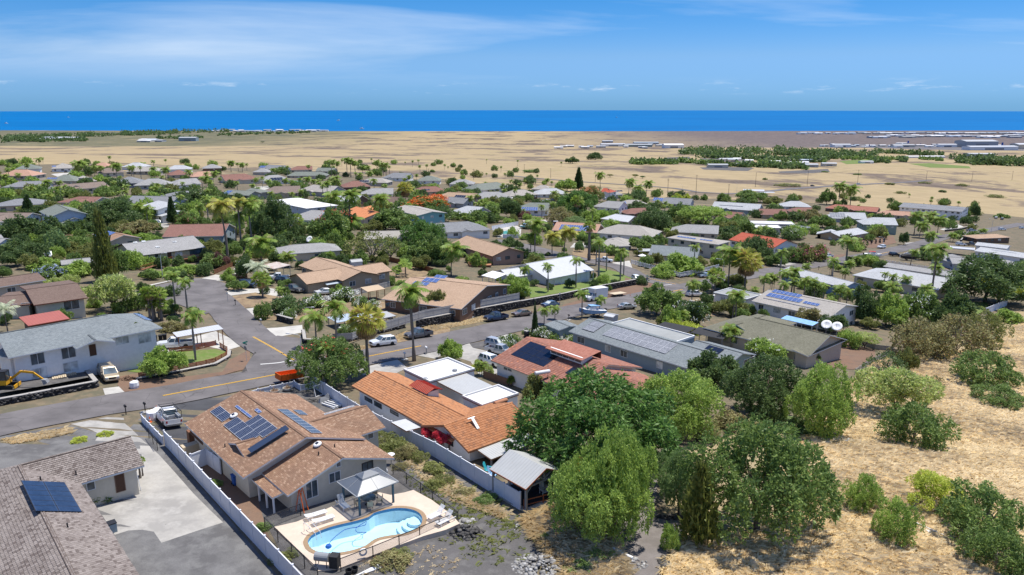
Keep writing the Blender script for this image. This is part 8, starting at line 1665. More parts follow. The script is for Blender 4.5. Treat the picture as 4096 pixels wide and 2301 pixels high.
m=MB();m.box((-Lp-.3,.1,-.6),(.3,Wp-.1,.0));m.build('floor','pale_concrete',pv_);m=MB();m.box((-Lp+.3,.6,.0),(-.2,Wp-.6,.03));m.build('mat','shade_black',pv_)
def adirondack(label,M,mat):
 e=thing('garden_chair',label,'chair',M);m=MB();m.box((-.3,-.28,.32),(.3,.28,.37),0,Matrix.Rotation(.12,4,'Y'));m.build('seat',mat,e)
 for i in range(5): m=MB();m.box((-.03,-.26+i*.105,0),(.0,-.17+i*.105,.8+.06*(2-abs(2-i))),0,Matrix.Translation((-.28,0,.34))@Matrix.Rotation(-.35,4,'Y'));m.build('slat',mat,e)
 for s in (-1,1): m=MB();m.box((-.35,s*.36-.06,.56),(.35,s*.36+.06,.6));m.build('armrest',mat,e);m=MB();m.box((.25,s*.32-.04,0),(.32,s*.32+.04,.56));m.build('leg',mat,e);m=MB();m.box((-.35,s*.3-.04,0),(-.28,s*.3+.04,.5));m.build('leg',mat,e)
plain('turquoise',(.04,.42,.50),.5,.1);adirondack('turquoise garden chair behind the white fence',GP('C',1185,905,-20,.2),'turquoise');adirondack('pale blue garden chair next to the turquoise one',GP('C',1215,935,-20,.2),'tarp_lightblue');adirondack('grey garden chair inside the pavilion',TR(*(Matrix(TR(pa[0],pa[1],ZV,GRID))@Vector((-1.,Wp-1.6,.04)))[:],math.radians(-60)),'metal_light')
# --- excavator and building yard in front of the big white house ---
sheet('raised_bed',parse('F -40,1085 0,1072 360,1015 690,950 600,868 300,905 0,960'),'lava_gravel',.75,kind='structure')
ex=thing('excavator','yellow mini excavator with extended arm on the gravel','excavator',GP('F',50,1035,8,.78))
for s in (-1,1):
 m=MB();m.prism([(-1.1,.0),(-1.3,.25),(-1.1,.5),(1.1,.5),(1.3,.25),(1.1,0)],-.18,.18);obj('track',m.mesh('track','rubber'),ex,TR(0,s*.75,0)@Matrix.Rotation(math.pi/2,4,'X'))
m=MB();m.box((-1.1,-.8,.55),(.5,.8,1.2));m.box((-1.3,-.7,.6),(-.9,.7,1.35));m.build('body','yellow_machine',ex);m=MB();m.box((-.6,-.75,1.2),(.55,.15,2.35));m.build('cab','window_glass',ex);m=MB();m.box((-.65,-.8,2.35),(.6,.2,2.45));
for x in (-.62,.56):
 for y in (-.76,.16): m.box((x-.04,y-.04,1.2),(x+.04,y+.04,2.35))
m.build('cab_frame','metal_dark',ex);m=MB();m.bar((.6,.4,1.),(1.9,.4,2.0),.22,.3);m.bar((1.9,.4,2.0),(3.4,.4,1.75),.2,.26);m.build('boom','yellow_machine',ex);m=MB();m.bar((3.35,.4,1.8),(4.5,.4,.75),.16,.2);m.build('stick','yellow_machine',ex);m=MB();m.bar((1.1,.4,1.3),(2.4,.4,2.25),.08);m.bar((2.5,.4,2.2),(3.6,.4,2.0),.07);m.build('ram','chrome',ex);m=MB();m.add([(4.4,.05,.8),(4.9,.05,.75),(5.1,.05,.3),(4.6,.05,.05),(4.4,.75,.8),(4.9,.75,.75),(5.1,.75,.3),(4.6,.75,.05)],[(0,1,2,3),(7,6,5,4),(0,4,5,1),(1,5,6,2),(0,3,7,4)]);m.build('bucket','metal_mid',ex);m=MB();m.box((1.4,-.9,.05),(1.5,.9,.5));m.build('blade','yellow_machine',ex)
for j,(x,y,n_) in enumerate(((425,950,7),(525,925,5))):
 e=thing('lumber_pallet',('wider','narrower')[j]+' stack of pale boards lying on the gravel bed','lumber',GP('F',x,y,-55,.8))
 for i in range(n_): m=MB();m.box((-1.5,-.75+i*.25,0),(1.5,-.55+i*.25,.12+.03*(i%2)));m.build('board','wood_pale',e)
bw,ws=BIGW;w=ws[0];q=hit('F',690,850,np.array(w['M']@Vector((0,-1.5,0))),np.array(w['M'].to_3x3()@Vector((0,-1,0))));
st_=thing('porch_stairs','wooden stairs up to the porch of the big white house','stairs',GP('F',695,905,math.degrees(math.atan2(w['M'][1][0],w['M'][0][0]))))
for i in range(10): m=MB();m.box((-.75,i*.3,i*.26),(.75,i*.3+.32,i*.26+.06));m.build('tread','wood_grey',st_)
for s in (-1,1): m=MB();m.bar((s*.8,-.1,.1),(s*.8,3.1,2.7),.06,.25);m.build('stringer','wood_pale',st_);m=MB();m.bar((s*.8,0,1.),(s*.8,3.,3.6),.07);m.bar((s*.8,0,0),(s*.8,0,1.05),.08);m.build('handrail','wood_pale',st_)
def canopy(label,r,c,W,L_,h,mat,pm,rz,name='carport',cat='carport',pitch=.05,n=2,base=None,dark=True):
 p=at(r,*c);e=thing(name,label,cat,TR(p[0],p[1],p[2],math.radians(rz)));m=MB();d=pitch*W;pts=[(-L_/2,-W/2,h),(L_/2,-W/2,h),(L_/2,W/2,h+d),(-L_/2,W/2,h+d)];m.add(pts,[(0,1,2,3)],0,[[(0,0),(L_,0),(L_,W),(0,W)]]);m.add([(x,y,z-.08) for x,y,z in pts],[(3,2,1,0)],1)
 for i in range(4): a,b=pts[i],pts[(i+1)%4];m.add([a,(a[0],a[1],a[2]-.08),(b[0],b[1],b[2]-.08),b],[(0,1,2,3)],1)
 m.build('roof',[mat,pm],e)
 for i in range(n+1):
  for y in (-W/2+.15,W/2-.15): x=-L_/2+.2+(L_-.4)*i/n;g=float(gz(*(WM[e.name]@Vector((x,y,0)))[:2]))-p[2];m=MB();m.box((x-.06,y-.06,g-.1),(x+.06,y+.06,h+pitch*(y+W/2)-.08));m.build('post',pm,e)
 return e
canopy('open wooden carport with pale metal roof over the corner lawn','F',(1445,690),2.8,7.5,2.5,'metal_white','wood_red',38)
canopy('rusty white metal carport behind the parked trucks','G',(550,275),5.,6.5,2.6,'metal_rust','wood_grey',-40);canopy('grey tarpaulin awning in front of the tan house','G',(985,385),4.5,6.5,2.3,'metal_blue','metal_mid',38,'awning','awning',.12)
canopy('brown timber pergola with tan canopy in the corner garden','G',(1255,445),3.6,4.6,2.4,'w_tan','wood_red',38,'pergola','pergola',.1);canopy('white carport tent beside the white bungalow','H',(500,335),4.2,5.5,2.2,'fabric_white','metal_light',-45,'carport_tent','tent',.15);canopy('bright blue market tent in front of the red roof house','N',(1480,1008),3.,3.,2.4,'tarp_blue','metal_light',20,'market_tent','tent',.2,1)
canopy('black shade cloth canopy between the blue-grey and mossy roofs','I',(615,780),4.2,7.,2.5,'shade_black','metal_mid',-40,'shade_canopy','canopy',.04);canopy('blue tarpaulin roof behind the mossy roof','I',(1255,680),2.6,7.5,2.4,'tarp_lightblue','metal_light',-49,'tarp_shelter','shelter',.1);canopy('grey sail awning at the corner house garden','N',(200,1030),4.,6.,2.4,'metal_grey','metal_mid',0,'sail_awning','awning',.05)
canopy('long rusty carport behind the far pool','M',(1060,745),5.,11.,2.8,'metal_rust','wood_grey',10);canopy('white awning over the far patio','M',(880,500),3.,9.,2.5,'fabric_white','metal_light',0,'patio_awning','awning',.05);canopy('grey tarpaulin shelter over the corner yard','G',(1080,640),4.5,7.,1.8,'metal_blue','metal_mid',38,'tarp_shelter','shelter',.02);canopy('second grey tarpaulin in the corner yard','G',(1290,625),4.,6.,1.6,'metal_grey','metal_mid',38,'tarp_shelter','shelter',.02)
canopy('dark blue shade roof beside the low white metal roof','M',(1610,680),4.,9.,2.6,'solar_water','metal_mid',0,'shade_roof','canopy',.03);canopy('dark slatted lanai beside the blue-grey flat roof','I',(360,740),4.,7.,2.6,'shade_black','metal_dark',-40,'slatted_lanai','pergola',.02)
for lab,r,x,y,c in (('red patio parasol beside the black truck','M',565,495,'terracotta'),('pale patio parasol in the corner house garden','N',165,1075,'fabric_white'),('orange parasol behind the grey board fence','H',430,470,'orange_paint')):
 simple('patio_parasol',lab,'parasol',GP(r,x,y),[('pole','metal_light',lambda m:m.tube([(0,0,0),(0,0,2.5)],.03,6)),('canopy',c,lambda m:m.lathe([(1.5,2.0),(0,2.65)],8))])
H('the small white shed','small white garden shed with double doors beside the boat',[('H',(1290,565),(1360,578),dict(W=2.6,pitch=.25,ov=.12,win=0))],2.2,'w_grey','metal_white',cat='shed',name='garden_shed')
H('the rusty shed','wooden shed with rusty orange roof behind the grey roof with the dish',[('L',(725,868),(870,862),dict(W=3.5,pitch=.2,ov=.2,win=0))],2.3,'w_tan','metal_orange',cat='shed',name='shed');H('the rounded tool shed','small rounded metal shed behind the tan house',[('L',(1220,1085),(1330,1075),dict(W=3,pitch=.35,ov=.1,win=0))],2.,'metal_light','metal_grey',cat='shed',name='shed');H('the dark tool shed','small dark shed in the bare yard with blue barrels',[('M',(1240,690),(1285,690),dict(W=2.2,pitch=.05,ov=.1,win=0))],2.2,'w_brown','metal_white',cat='shed',name='shed')
def dish(label,r,x,y,h,d,rz,tilt=.8):
 e=thing('satellite_dish',label,'satellite dish',GP(r,x,y,rz));m=MB();m.tube([(0,0,0),(0,0,h)],.06,8);m.build('mast','metal_mid',e);M=TR(0,0,h)@Matrix.Rotation(tilt,4,'Y');m=MB();m.lathe([(.02,.0),(d*.28,.05*d),(d*.5,.16*d),(d*.5,.17*d),(d*.28,.065*d),(.02,.02)],24);obj('reflector',m.mesh('reflector','plastic_white',True),e,M);m=MB();m.tube([(d*.45,0,.15*d),(0,0,.5*d)],.025,6);m.lathe([(.07,0),(.07,.14)],8,0,TR(0,0,.46*d));obj('feed_arm',m.mesh('feed_arm','metal_mid'),e,M)
dish('left large white satellite dish behind the mossy roof','I',1445,770,4.,2.1,235,.75);dish('right large white satellite dish behind the mossy roof','I',1520,785,4.,2.1,235,.75);dish('white satellite dish above the grey roof','L',825,985,4.,2.2,250,.9)
def lamp(label,r,x,yb,yt,arm=1.8,rz=0,mat='metal_light'):
 p=at(r,x,yb);tr=rayd(r,x,yt);h=CZ+tr[2]*p[1]/tr[1]-p[2];e=thing('street_lamp',label,'street lamp',TR(p[0],p[1],p[2],math.radians(rz)));m=MB();m.tube([(0,0,0),(0,0,h*.9),(arm*.25,0,h*.97),(arm,0,h)],[.09,.06,.05,.04],8);m.build('pole',mat,e);m=MB();m.box((arm-.1,-.14,h-.06),(arm+.5,.14,h+.06));m.build('lamp_head','metal_light',e)
for t in (('street lamp at the end of the side road','F',1178,210,22,1.2,0),('street lamp at the corner of the two roads','G',735,850,700,2.,170),('leaning street lamp arm over the corner garden','G',760,560,505,1.5,0),('street lamp beside the corner lattice fence','N',945,1240,1050,2.,180),('street lamp above the rock columns','O',1050,1190,1080,2.,180),('street lamp by the far right road','O',2095,1040,905,2.,180),('street lamp at the far left grove','L',990,250,180,1.5,0),('street lamp in the middle of the far street','L',660,330,215,1.5,180),('street lamp behind the white hip roof','K',1455,150,75,1.,0),('street lamp at the far road bend','M',870,480,385,2.,0),('street lamp beside the pool fence terrace','M',660,790,735,1.6,0),('street lamp left of the farm stand','N',1075,430,310,2.,180),('street lamp by the highway bushes','N',555,410,335,2.,180)): lamp(*t)
def upole(label,r,x,yb,yt,arms=1,rz=20):
 p=at(r,x,yb);tr=rayd(r,x,yt);h=CZ+tr[2]*p[1]/tr[1]-p[2];e=thing('utility_pole',label,'utility pole',TR(p[0],p[1],p[2],math.radians(rz)));m=MB();m.tube([(0,0,0),(0,0,h)],[.2,.13],8);m.build('pole','bark',e)
 for k in range(arms): m=MB();z=h-.5-k*1.2;m.box((-1.2,-.06,z),(1.2,.06,z+.12));m.build('crossarm','bark',e);[ (lambda mm:(mm.lathe([(.06,z+.12),(.06,z+.32)],6,0,TR(xx,0,0)),mm.build('insulator','plastic_white',e)))(MB()) for xx in (-1.1,-.4,.4,1.1)]
 return TR(p[0],p[1],p[2])@Vector((0,0,h))
tops=[upole(*t) for t in (('leftmost double armed utility pole by the solar roofs','N',410,455,278,2),('utility pole beside the leftmost double armed one','N',683,445,240,1),('short pole in front of the highway','N',997,450,330,1),('red-brown pole behind the farm stand','N',1257,360,220,1),('tall pole beside the highway car','N',1757,345,205,1),('pole on the dry hillside, left','O',805,568,435,1),('pole on the dry hillside, middle','O',1467,538,448,1),('pole on the dry hillside, right of middle','O',1907,545,448,1),('pole on the dry hillside, right','O',2295,532,445,1),('thin pole at the field track','M',857,252,172,1),('taller thin pole at the field track','M',958,230,140,1),('pole beside the norfolk pine','M',1212,272,178,1),('pole left of the windswept palm','M',1642,310,208,1),('pole at the left end of the field','M',470,290,185,1),('far pole in the dry field','L',1965,250,180,1))]
m=MB()
for a,b in zip(tops[3:8],tops[4:9]):
 for o_ in (-.9,.9): pts=[a+(b-a)*t+Vector((o_,0,-2.*math.sin(math.pi*t))) for t in [i/8 for i in range(9)]];m.tube(pts,.03,4)
tag(m.build('power_line','metal_dark'),'thin power lines strung between the hillside poles','power line')
def sign(label,r,x,yb,kind,rz):
 e=thing('street_sign' if kind!='stop' else 'stop_sign',label,'sign',GP(r,x,yb,rz));m=MB();m.tube([(0,0,0),(0,0,3.0)],.035,6);m.build('post','metal_light',e);m=MB();M=TR(0,-.05,2.15)@Matrix.Rotation(math.pi/2,4,'X');m.lathe([(.38,-.01),(.38,.01)],8,0,M@Matrix.Rotation(math.pi/8,4,'Z'));m.build('plate','metal_mid',e);plain('sign_green',(.0,.22,.16),.5,.05)
 for k,a in enumerate((0,math.pi/2)): m=MB();m.box((-.45,-.015,2.75+k*.24),(.45,.015,2.97+k*.24),0,Matrix.Rotation(a,4,'Z'));m.build('street_name_plate','sign_green',e)
sign('stop sign with green street names on the dirt corner','F',1785,805,'stop',-35);sign('stop sign at the corner beyond the box truck','H',1606,352,'stop',-20);simple('no_parking_sign','thin grey sign post at the black stone wall','sign',GP('H',975,475,40),[('post','metal_light',lambda m:m.tube([(0,0,0),(0,0,2.6)],.035,6)),('plate','metal_light',lambda m:m.box((-.18,-.02,2.1),(.18,.02,2.55)))]);simple('thin_sign_post','thin sign post on the side road verge','sign',GP('G',203,475,40),[('post','metal_mid',lambda m:m.tube([(0,0,0),(0,0,2.4)],.035,6)),('plate','metal_light',lambda m:m.box((-.15,-.02,2.0),(.15,.02,2.35)))])
simple('basketball_hoop','portable basketball hoop in the tan roofed house yard','hoop',GP('G',1375,590,60),[('pole','metal_dark',lambda m:m.bar((0,0,0),(0,.5,2.9),.1)),('backboard','window_glass',lambda m:m.box((-.6,.5,2.6),(.6,.55,3.3))),('base','plastic_black',lambda m:m.box((-.5,-.5,0),(.5,.3,.25)))])
ver,w=VER;M=w['M'];zb=w['zb'];
for i in range(8):
 x=.2+(w['L']-.4)*i/7;m=MB();m.box((x-.07,.12,zb),(x+.07,.26,-.17));m.build('verandah_post','fascia_white',ver.e,M,world=True)
 if i<7:
  x1=.2+(w['L']-.4)*(i+1)/7;m=MB();m.box((x+.07,.15,zb+1.3),(x1-.07,.22,zb+1.38));m.box((x+.07,.15,zb+.5),(x1-.07,.22,zb+.56));k=int((x1-x)/.14)
  for j in range(k): m.box((x+.1+j*.14,.17,zb+.56),(x+.15+j*.14,.2,zb+1.3))
  o=m.build('balustrade','fascia_white',ver.e,M,world=True);o['kind']='stuff';m=MB();m.box((x+.07,.95,zb+1.2),(x1-.07,1.0,-.4));m.build('window','window_glass',ver.e,M,world=True)
m=MB();m.box((.1,.1,zb),(w['L']-.1,1.,zb+.5));m.build('verandah_floor','fascia_white',ver.e,M,world=True)
yo,yw=YEL;e=thing('access_ramp','long wooden ramp with railing before the yellow house','ramp',GP('K',1370,1165,0));a=at('K',1360,1165);b_=at('K',1700,1085);d=unit((b_-a)[:2]);
m=MB();m.bar((a[0],a[1],a[2]+.2),(b_[0],b_[1],b_[2]+1.),1.2,.1);m.build('deck','wood_brown',e,Matrix(),world=True);m=MB();m.bar((a[0],a[1],a[2]+1.1),(b_[0],b_[1],b_[2]+1.9),.08);m.build('handrail','wood_red',e,Matrix(),world=True)
for i in range(9): p=a+(b_-a)*i/8;m=MB();m.box((p[0]-.05,p[1]-.05,p[2]-.1),(p[0]+.05,p[1]+.05,p[2]+1.1+.1*i));m.build('post','wood_brown',e,Matrix(),world=True)
e=thing('raised_deck','wooden raised deck at the end of the yellow house','deck',GP('K',1890,1060,0));p=atz('K',1870,1030,yw[0]['M'].translation.z-2.4);m=MB();m.box((-4,-2,-.15),(4,2,0));m.build('platform','wood_brown',e,TR(p[0],p[1],p[2],GRID+math.pi/2),world=True);m=MB();m.box((-4,-2.05,.85),(4,-1.95,.95));m.box((-4.05,-2,.85),(-3.95,2,.95));[m.box((x-.04,-2.03,0),(x+.04,-1.97,.9)) for x in (-4,-2,0,2,4)];m.build('railing','wood_brown',e,TR(p[0],p[1],p[2],GRID+math.pi/2),world=True);m=MB();[m.box((x-.08,y-.08,-3),(x+.08,y+.08,-.15)) for x in (-3.8,0,3.8) for y in (-1.8,1.8)];m.build('support','wood_brown',e,TR(p[0],p[1],p[2],GRID+math.pi/2),world=True)
e=thing('red_deck','low red deck with railing before the pink-brown house','deck',GP('M',520,1110,0));dk=parse('M 395,1065 640,1095 640,1135 430,1130');zd=max(p[2] for p in dk)+.35;m=MB();m.prism([(p[0],p[1]) for p in dk],zd-.4,zd);m.build('platform','terracotta',e,Matrix(),world=True);m=MB();a,b_=dk[3],dk[2];m.bar((a[0],a[1],zd+.95),(b_[0],b_[1],zd+.95),.08);[m.bar((*(a+(b_-a)*t)[:2],zd),(*(a+(b_-a)*t)[:2],zd+.95),.07) for t in (0,.25,.5,.75,1)];m.build('railing','fascia_brown',e,Matrix(),world=True)
o=sheet('garden_pool',parse('M 700,800 760,785 800,778 830,790 820,808 760,815 730,812'),'pool_tile',.1,kind=None);tag(o,'small turquoise garden pool inside the white fence','pool');MATS['pool_tile2']=plain('turq_water',(.10,.42,.42),.1,.1);o.data.materials[0]=MATS['turq_water']
o=sheet('lap_pool',parse('L 640,300 740,300 742,310 642,310'),'turq_water',.2,kind=None);tag(o,'pale blue pool between the far palms','pool')
simple('blue_barrels','heap of bright blue barrels beside the dark tool shed','barrel',GP('M',1215,735),[('barrel','plastic_blue',lambda m:[m.lathe([(.3,0),(.33,.3),(.33,.6),(.3,.9)],12,0,TR(x,y,0)) for x,y in ((0,0),(.7,.1),(.35,.6),(1.2,.5))])])
simple('fallen_panel','broken white panel lying in the dry grass','panel',GP('E',1280,1140,-55,.15),[('frame','plastic_white',lambda m:(m.box((-1.3,-.35,0),(1.3,-.28,.08)),m.box((-1.3,.28,.1),(1.3,.35,.18)),m.box((.9,-.35,.02),(1.,.35,.1)))),('sheet','metal_light',lambda m:m.box((-.6,-.28,.03),(.5,.28,.05)))])
simple('white_log','white painted log beside the gravel drive','log',GP('D',855,1300,-40,.15),[('log','plastic_white',lambda m:m.tube([(-1.4,0,.05),(-.5,.1,.1),(.6,-.05,.12),(1.4,0,.1)],[.12,.16,.17,.14],9))])
simple('utility_box','black utility box beside the shake house wall','box',GP('A',812,1135,41),[('case','bluegrey' if 'bluegrey' in MATS else 'w_bluegrey',lambda m:m.box((-.35,-.35,0),(.35,.35,.8))),('lid','metal_dark',lambda m:m.box((-.38,-.38,.8),(.38,.38,.88)))])
simple('white_table','white folding table at the shake house wall','table',GP('A',785,800,41),[('top','plastic_white',lambda m:m.box((-.5,-.35,.72),(.5,.35,.76))),('leg','metal_mid',lambda m:[m.bar((x,y,0),(x,y,.72),.04) for x in (-.45,.45) for y in (-.3,.3)])])
plant('shrub',at('A',750,900),1.2,1.3,'leaf_mid',label='leafy planted bed at the door of the grey shake house');plant('yucca',at('A',1010,745),2.2,.9,label='broad leaved ti plant beside the aluminium step ladder')
for i,(r,x,y) in enumerate((('C',740,690),('C',780,700),('C',855,745))): plant('yucca',at(r,x,y),2.6,1.1,label=('left','middle','right')[i]+' crimson ti plant against the orange house wall')
for t in TREES[-3:]:
 for c in t['e'].children:
  if c.name.startswith('crown'): skin(c,'leaf_red');skin(c,'leaf_red',1)
for i,(r,x,y,h,R,m_) in enumerate((('B',1500,510,1.5,2.2,'leaf_olive'),('B',1580,560,1.3,1.8,'leaf_olive'),('B',1650,590,1.2,1.4,'leaf_brown'),('C',600,760,1.,1.3,'leaf_brown'),('C',680,800,1.,1.2,'leaf_olive'),('C',790,880,.8,1.3,'leaf_olive'),('C',860,960,.8,1.2,'leaf_olive'),('C',1180,1080,.6,.8,'leaf_mid'),('C',1150,1110,.5,.9,'leaf_mid'),('C',790,1000,.7,1.,'leaf_olive'),('C',545,860,.6,1.,'leaf_brown'),('C',1000,1040,.5,1.1,'leaf_brown'),('B',620,1110,.5,.9,'leaf_mid'),('B',290,790,.5,.8,'leaf_mid'),('B',780,1330,.5,1.2,'leaf_olive'),('B',1560,1370,.7,1.5,'leaf_brown'),('B',1620,1330,.6,1.2,'leaf_olive'),('D',480,1060,.8,1.2,'leaf_yellow'),('D',600,1150,.9,1.4,'leaf_brown'),('D',330,1200,.6,1.,'leaf_mid'),('D',700,1330,.7,1.6,'leaf_mid'),('D',600,1400,.6,1.5,'leaf_mid'),('A',570,485,.5,.9,'leaf_yellow'),('A',760,440,.5,.8,'leaf_yellow'),('B',455,170,.8,.7,'leaf_mid'),('B',740,175,.4,.9,'leaf_mid'),('D',1230,1260,2.2,.8,'leaf_bright'),('D',1650,380,2.,2.4,'leaf_brown'),('D',1500,470,2.,2.2,'leaf_brown'),('E',330,400,1.6,2.4,'leaf_blue'),('E',120,330,2.,2.6,'leaf_blue'),('E',500,440,1.4,2.,'leaf_blue'),('D',1450,410,1.8,2.6,'leaf_olive'),('E',80,430,1.5,2.6,'leaf_brown'))): plant('shrub' if R<1 or i%2 else 'thicket',at(r,x,y),h,R,m_)
# ---------------- dry grass, far plain, labels ----------------
def grass(name,label,poly,N,h,mat,seed,blades=5,dens=None):
 from mathutils.geometry import intersect_point_line
 rg=np.random.default_rng(seed);P=np.array([(p[0],p[1]) for p in poly]);lo,hi=P.min(0),P.max(0);pts=[]
 def ins(q):
  x,y=q[:,0],q[:,1];c=np.zeros(len(q),bool)
  for i in range(len(P)):
   (x0,y0),(x1,y1)=P[i],P[i-1];t=((y0>y)!=(y1>y))&(x<(x1-x0)*(y-y0)/(y1-y0+1e-12)+x0);c^=t
  return c
 got=0
 while got<N: q=rg.uniform(lo,hi,(N,2));q=q[ins(q)];pts.append(q);got+=len(q)
 q=np.concatenate(pts)[:N];wv=np.sin(q[:,0]*.21+1.3*np.sin(q[:,1]*.13))+np.sin(q[:,1]*.33+q[:,0]*.11);hh=h*(.75+.2*wv+rg.uniform(-.25,.35,N));hh=np.clip(hh,h*.3,None)
 c=np.repeat(q,blades,0)+rg.normal(scale=.13,size=(N*blades,2));H_=np.repeat(hh,blades)*rg.uniform(.6,1.15,N*blades);a=np.repeat(rg.uniform(0,6.28,N),blades)*.35+rg.uniform(0,6.28,N*blades)*.5+2.2;ln=H_*rg.uniform(1.,2.3,N*blades);z=gz(c[:,0],c[:,1])
 sx,sy=-np.sin(a),np.cos(a);w=rg.uniform(.04,.09,N*blades);b0=np.stack([c[:,0]-sx*w,c[:,1]-sy*w,z],1);b1=np.stack([c[:,0]+sx*w,c[:,1]+sy*w,z],1);dx,dy=np.cos(a)*ln,np.sin(a)*ln
 m0=np.stack([c[:,0]+dx*.45+sx*w*.8,c[:,1]+dy*.45+sy*w*.8,z+H_*.75],1);t=np.stack([c[:,0]+dx,c[:,1]+dy,z+H_*.7],1);V=np.stack([b0,b1,m0,t],1).reshape(-1,3);F_=np.arange(len(V)).reshape(-1,4)
 return tag(obj(name,npmesh(name,V,F_,mat)),label,'grass',kind='stuff')
FIELD=parse('J 610,1090 720,1010 880,950 960,960 1330,930 1480,880 1600,800 1700,760 1809,700 2000,700 2300,1100 E 2100,1600 600,1560 -20,1560 -560,1600 -640,1500 -650,1350 -500,1240 -300,1200 0,1120 300,900 250,640 340,560 480,330')
FIELD=[(*p[:2],0) for p in FIELD]
near=[p for p in FIELD]
grass('dry_grass','tall golden dry grass covering the open slope',FIELD,60000,.5,'grass_dry',1,5)
grass('grass_border','wild dry grass between the rubble and the gravel drive',parse('D 180,1050 330,1000 430,960 640,1100 800,1200 900,1400 960,1560 420,1560 470,1380 300,1250'),2600,.55,'grass_tan',2);grass('grass_border','dry weeds along the long white fence',parse('C 640,760 1330,1190 1300,1230 900,1080 560,830'),700,.35,'grass_tan',3);grass('grass_border','dry grass strip below the black stone wall',parse('G 1060,835 1480,690 H 0,660 430,575 420,610 0,690 G 1480,740'),1500,.4,'grass_tan',4);grass('grass_border','dry grass on the verge beside the grey shake house',parse('A 20,470 500,390 520,420 400,450 100,500'),700,.3,'grass_tan',5)
grass('weeds','weeds and dead stalks scattered over the gravel yards',parse('C 250,380 1400,1200 1500,1300 1450,1560 950,1560 600,950 420,700'),420,.3,'leaf_olive',6,6);grass('weeds','dry stalks scattered over the gravel by the pool',parse('B 1100,1450 1809,1200 2050,1350 1900,1560 1100,1560'),120,.3,'grass_tan',7,6)
# --- coast plain: trees, sheds, aeroplanes ---
def mass(name,label,spots,N,size,mat,seed):
 rg=np.random.default_rng(seed);C=[]
 for (r,x0,y0,x1,y1,hh) in spots:
  k=int(N*abs(x1-x0)/sum(abs(s[3]-s[1]) for s in spots))
  for i in range(k):
   t=rg.uniform();p=at(r,x0+(x1-x0)*t,y0+(y1-y0)*t+rg.normal()*3);R=hh*rg.uniform(.4,1.);z=float(gz(p[0],p[1]))
   for j in range(26): d=rg.normal(size=3);d/=np.linalg.norm(d);C.append((p[0]+d[0]*R*.9,p[1]+d[1]*R*.9,z+R*.75+d[2]*R*.75))
 C=np.array(C);d=rv(len(C));V=leaf_quads(C,d,size*RNG.uniform(.7,1.3,len(C)),size*.8);return tag(obj(name,npmesh(name,V,np.arange(len(V)).reshape(-1,4),mat)),label,'trees',kind='stuff')
mass('coastal_trees','distant dark wood and palms along the shore at the far left',[('P',0,300,700,265,16),('P',0,285,500,275,16),('P',600,270,1400,245,14),('P',900,250,1700,235,14),('P',0,310,650,300,10),('P',1600,262,2300,240,9),('P',1150,285,1500,280,8)],520,7.,'leaf_dark',11)
mass('farm_trees','dark orchard and windbreak trees on the plain beyond the dry hill',[('N',540,40,1200,60,11),('N',700,75,1200,90,10),('N',1150,30,1900,70,12),('N',1300,130,1950,100,8),('N',800,150,1350,170,6),('N',60,130,500,135,6),('N',1400,170,1750,185,6),('N',1200,90,1500,120,9),('N',620,15,1300,25,12),('O',0,240,560,300,10),('O',280,300,620,330,9),('O',400,270,1000,290,8),('O',980,270,1640,300,9),('O',930,365,1160,365,6),('O',1200,350,1300,365,8),('O',1700,330,2412,360,9),('O',1990,380,2412,400,12),('O',1740,360,2000,390,8),('O',230,350,480,360,8),('N',1560,50,2412,90,9)],900,5.,'leaf_dark',12)
mass('farm_shrubs','lighter green orchard shrubs on the plain beyond the dry hill',[('N',60,140,520,135,5),('N',520,120,900,150,6),('N',1300,150,1700,160,6),('N',1650,60,2300,60,6),('O',600,330,1300,340,5),('O',100,330,500,360,6),('O',1400,330,1640,350,5)],260,4.5,'leaf_mid',13)
FB=0
def farbox(label,r,x,y,L_,W,h,roof,wall,rz=0,grp=None,cat='building',name='warehouse'):
 p=at(r,x,y);e=thing(name,label,cat,TR(p[0],p[1],p[2],math.radians(rz)),grp);m=MB();m.box((-L_/2,-W/2,-2),(L_/2,W/2,h));m.build('wall',wall,e);m=MB();k=h*.22;m.add([(-L_/2-.5,-W/2-.5,h),(L_/2+.5,-W/2-.5,h),(L_/2+.5,0,h+k),(-L_/2-.5,0,h+k),(L_/2+.5,W/2+.5,h),(-L_/2-.5,W/2+.5,h)],[(0,1,2,3),(3,2,4,5),(0,3,5),(1,4,2)]);m.build('roof',roof,e);m=MB();m.box((-L_*.2,-W/2-.1,0),(L_*.2,-W/2,h*.6));m.build('door','metal_mid',e)
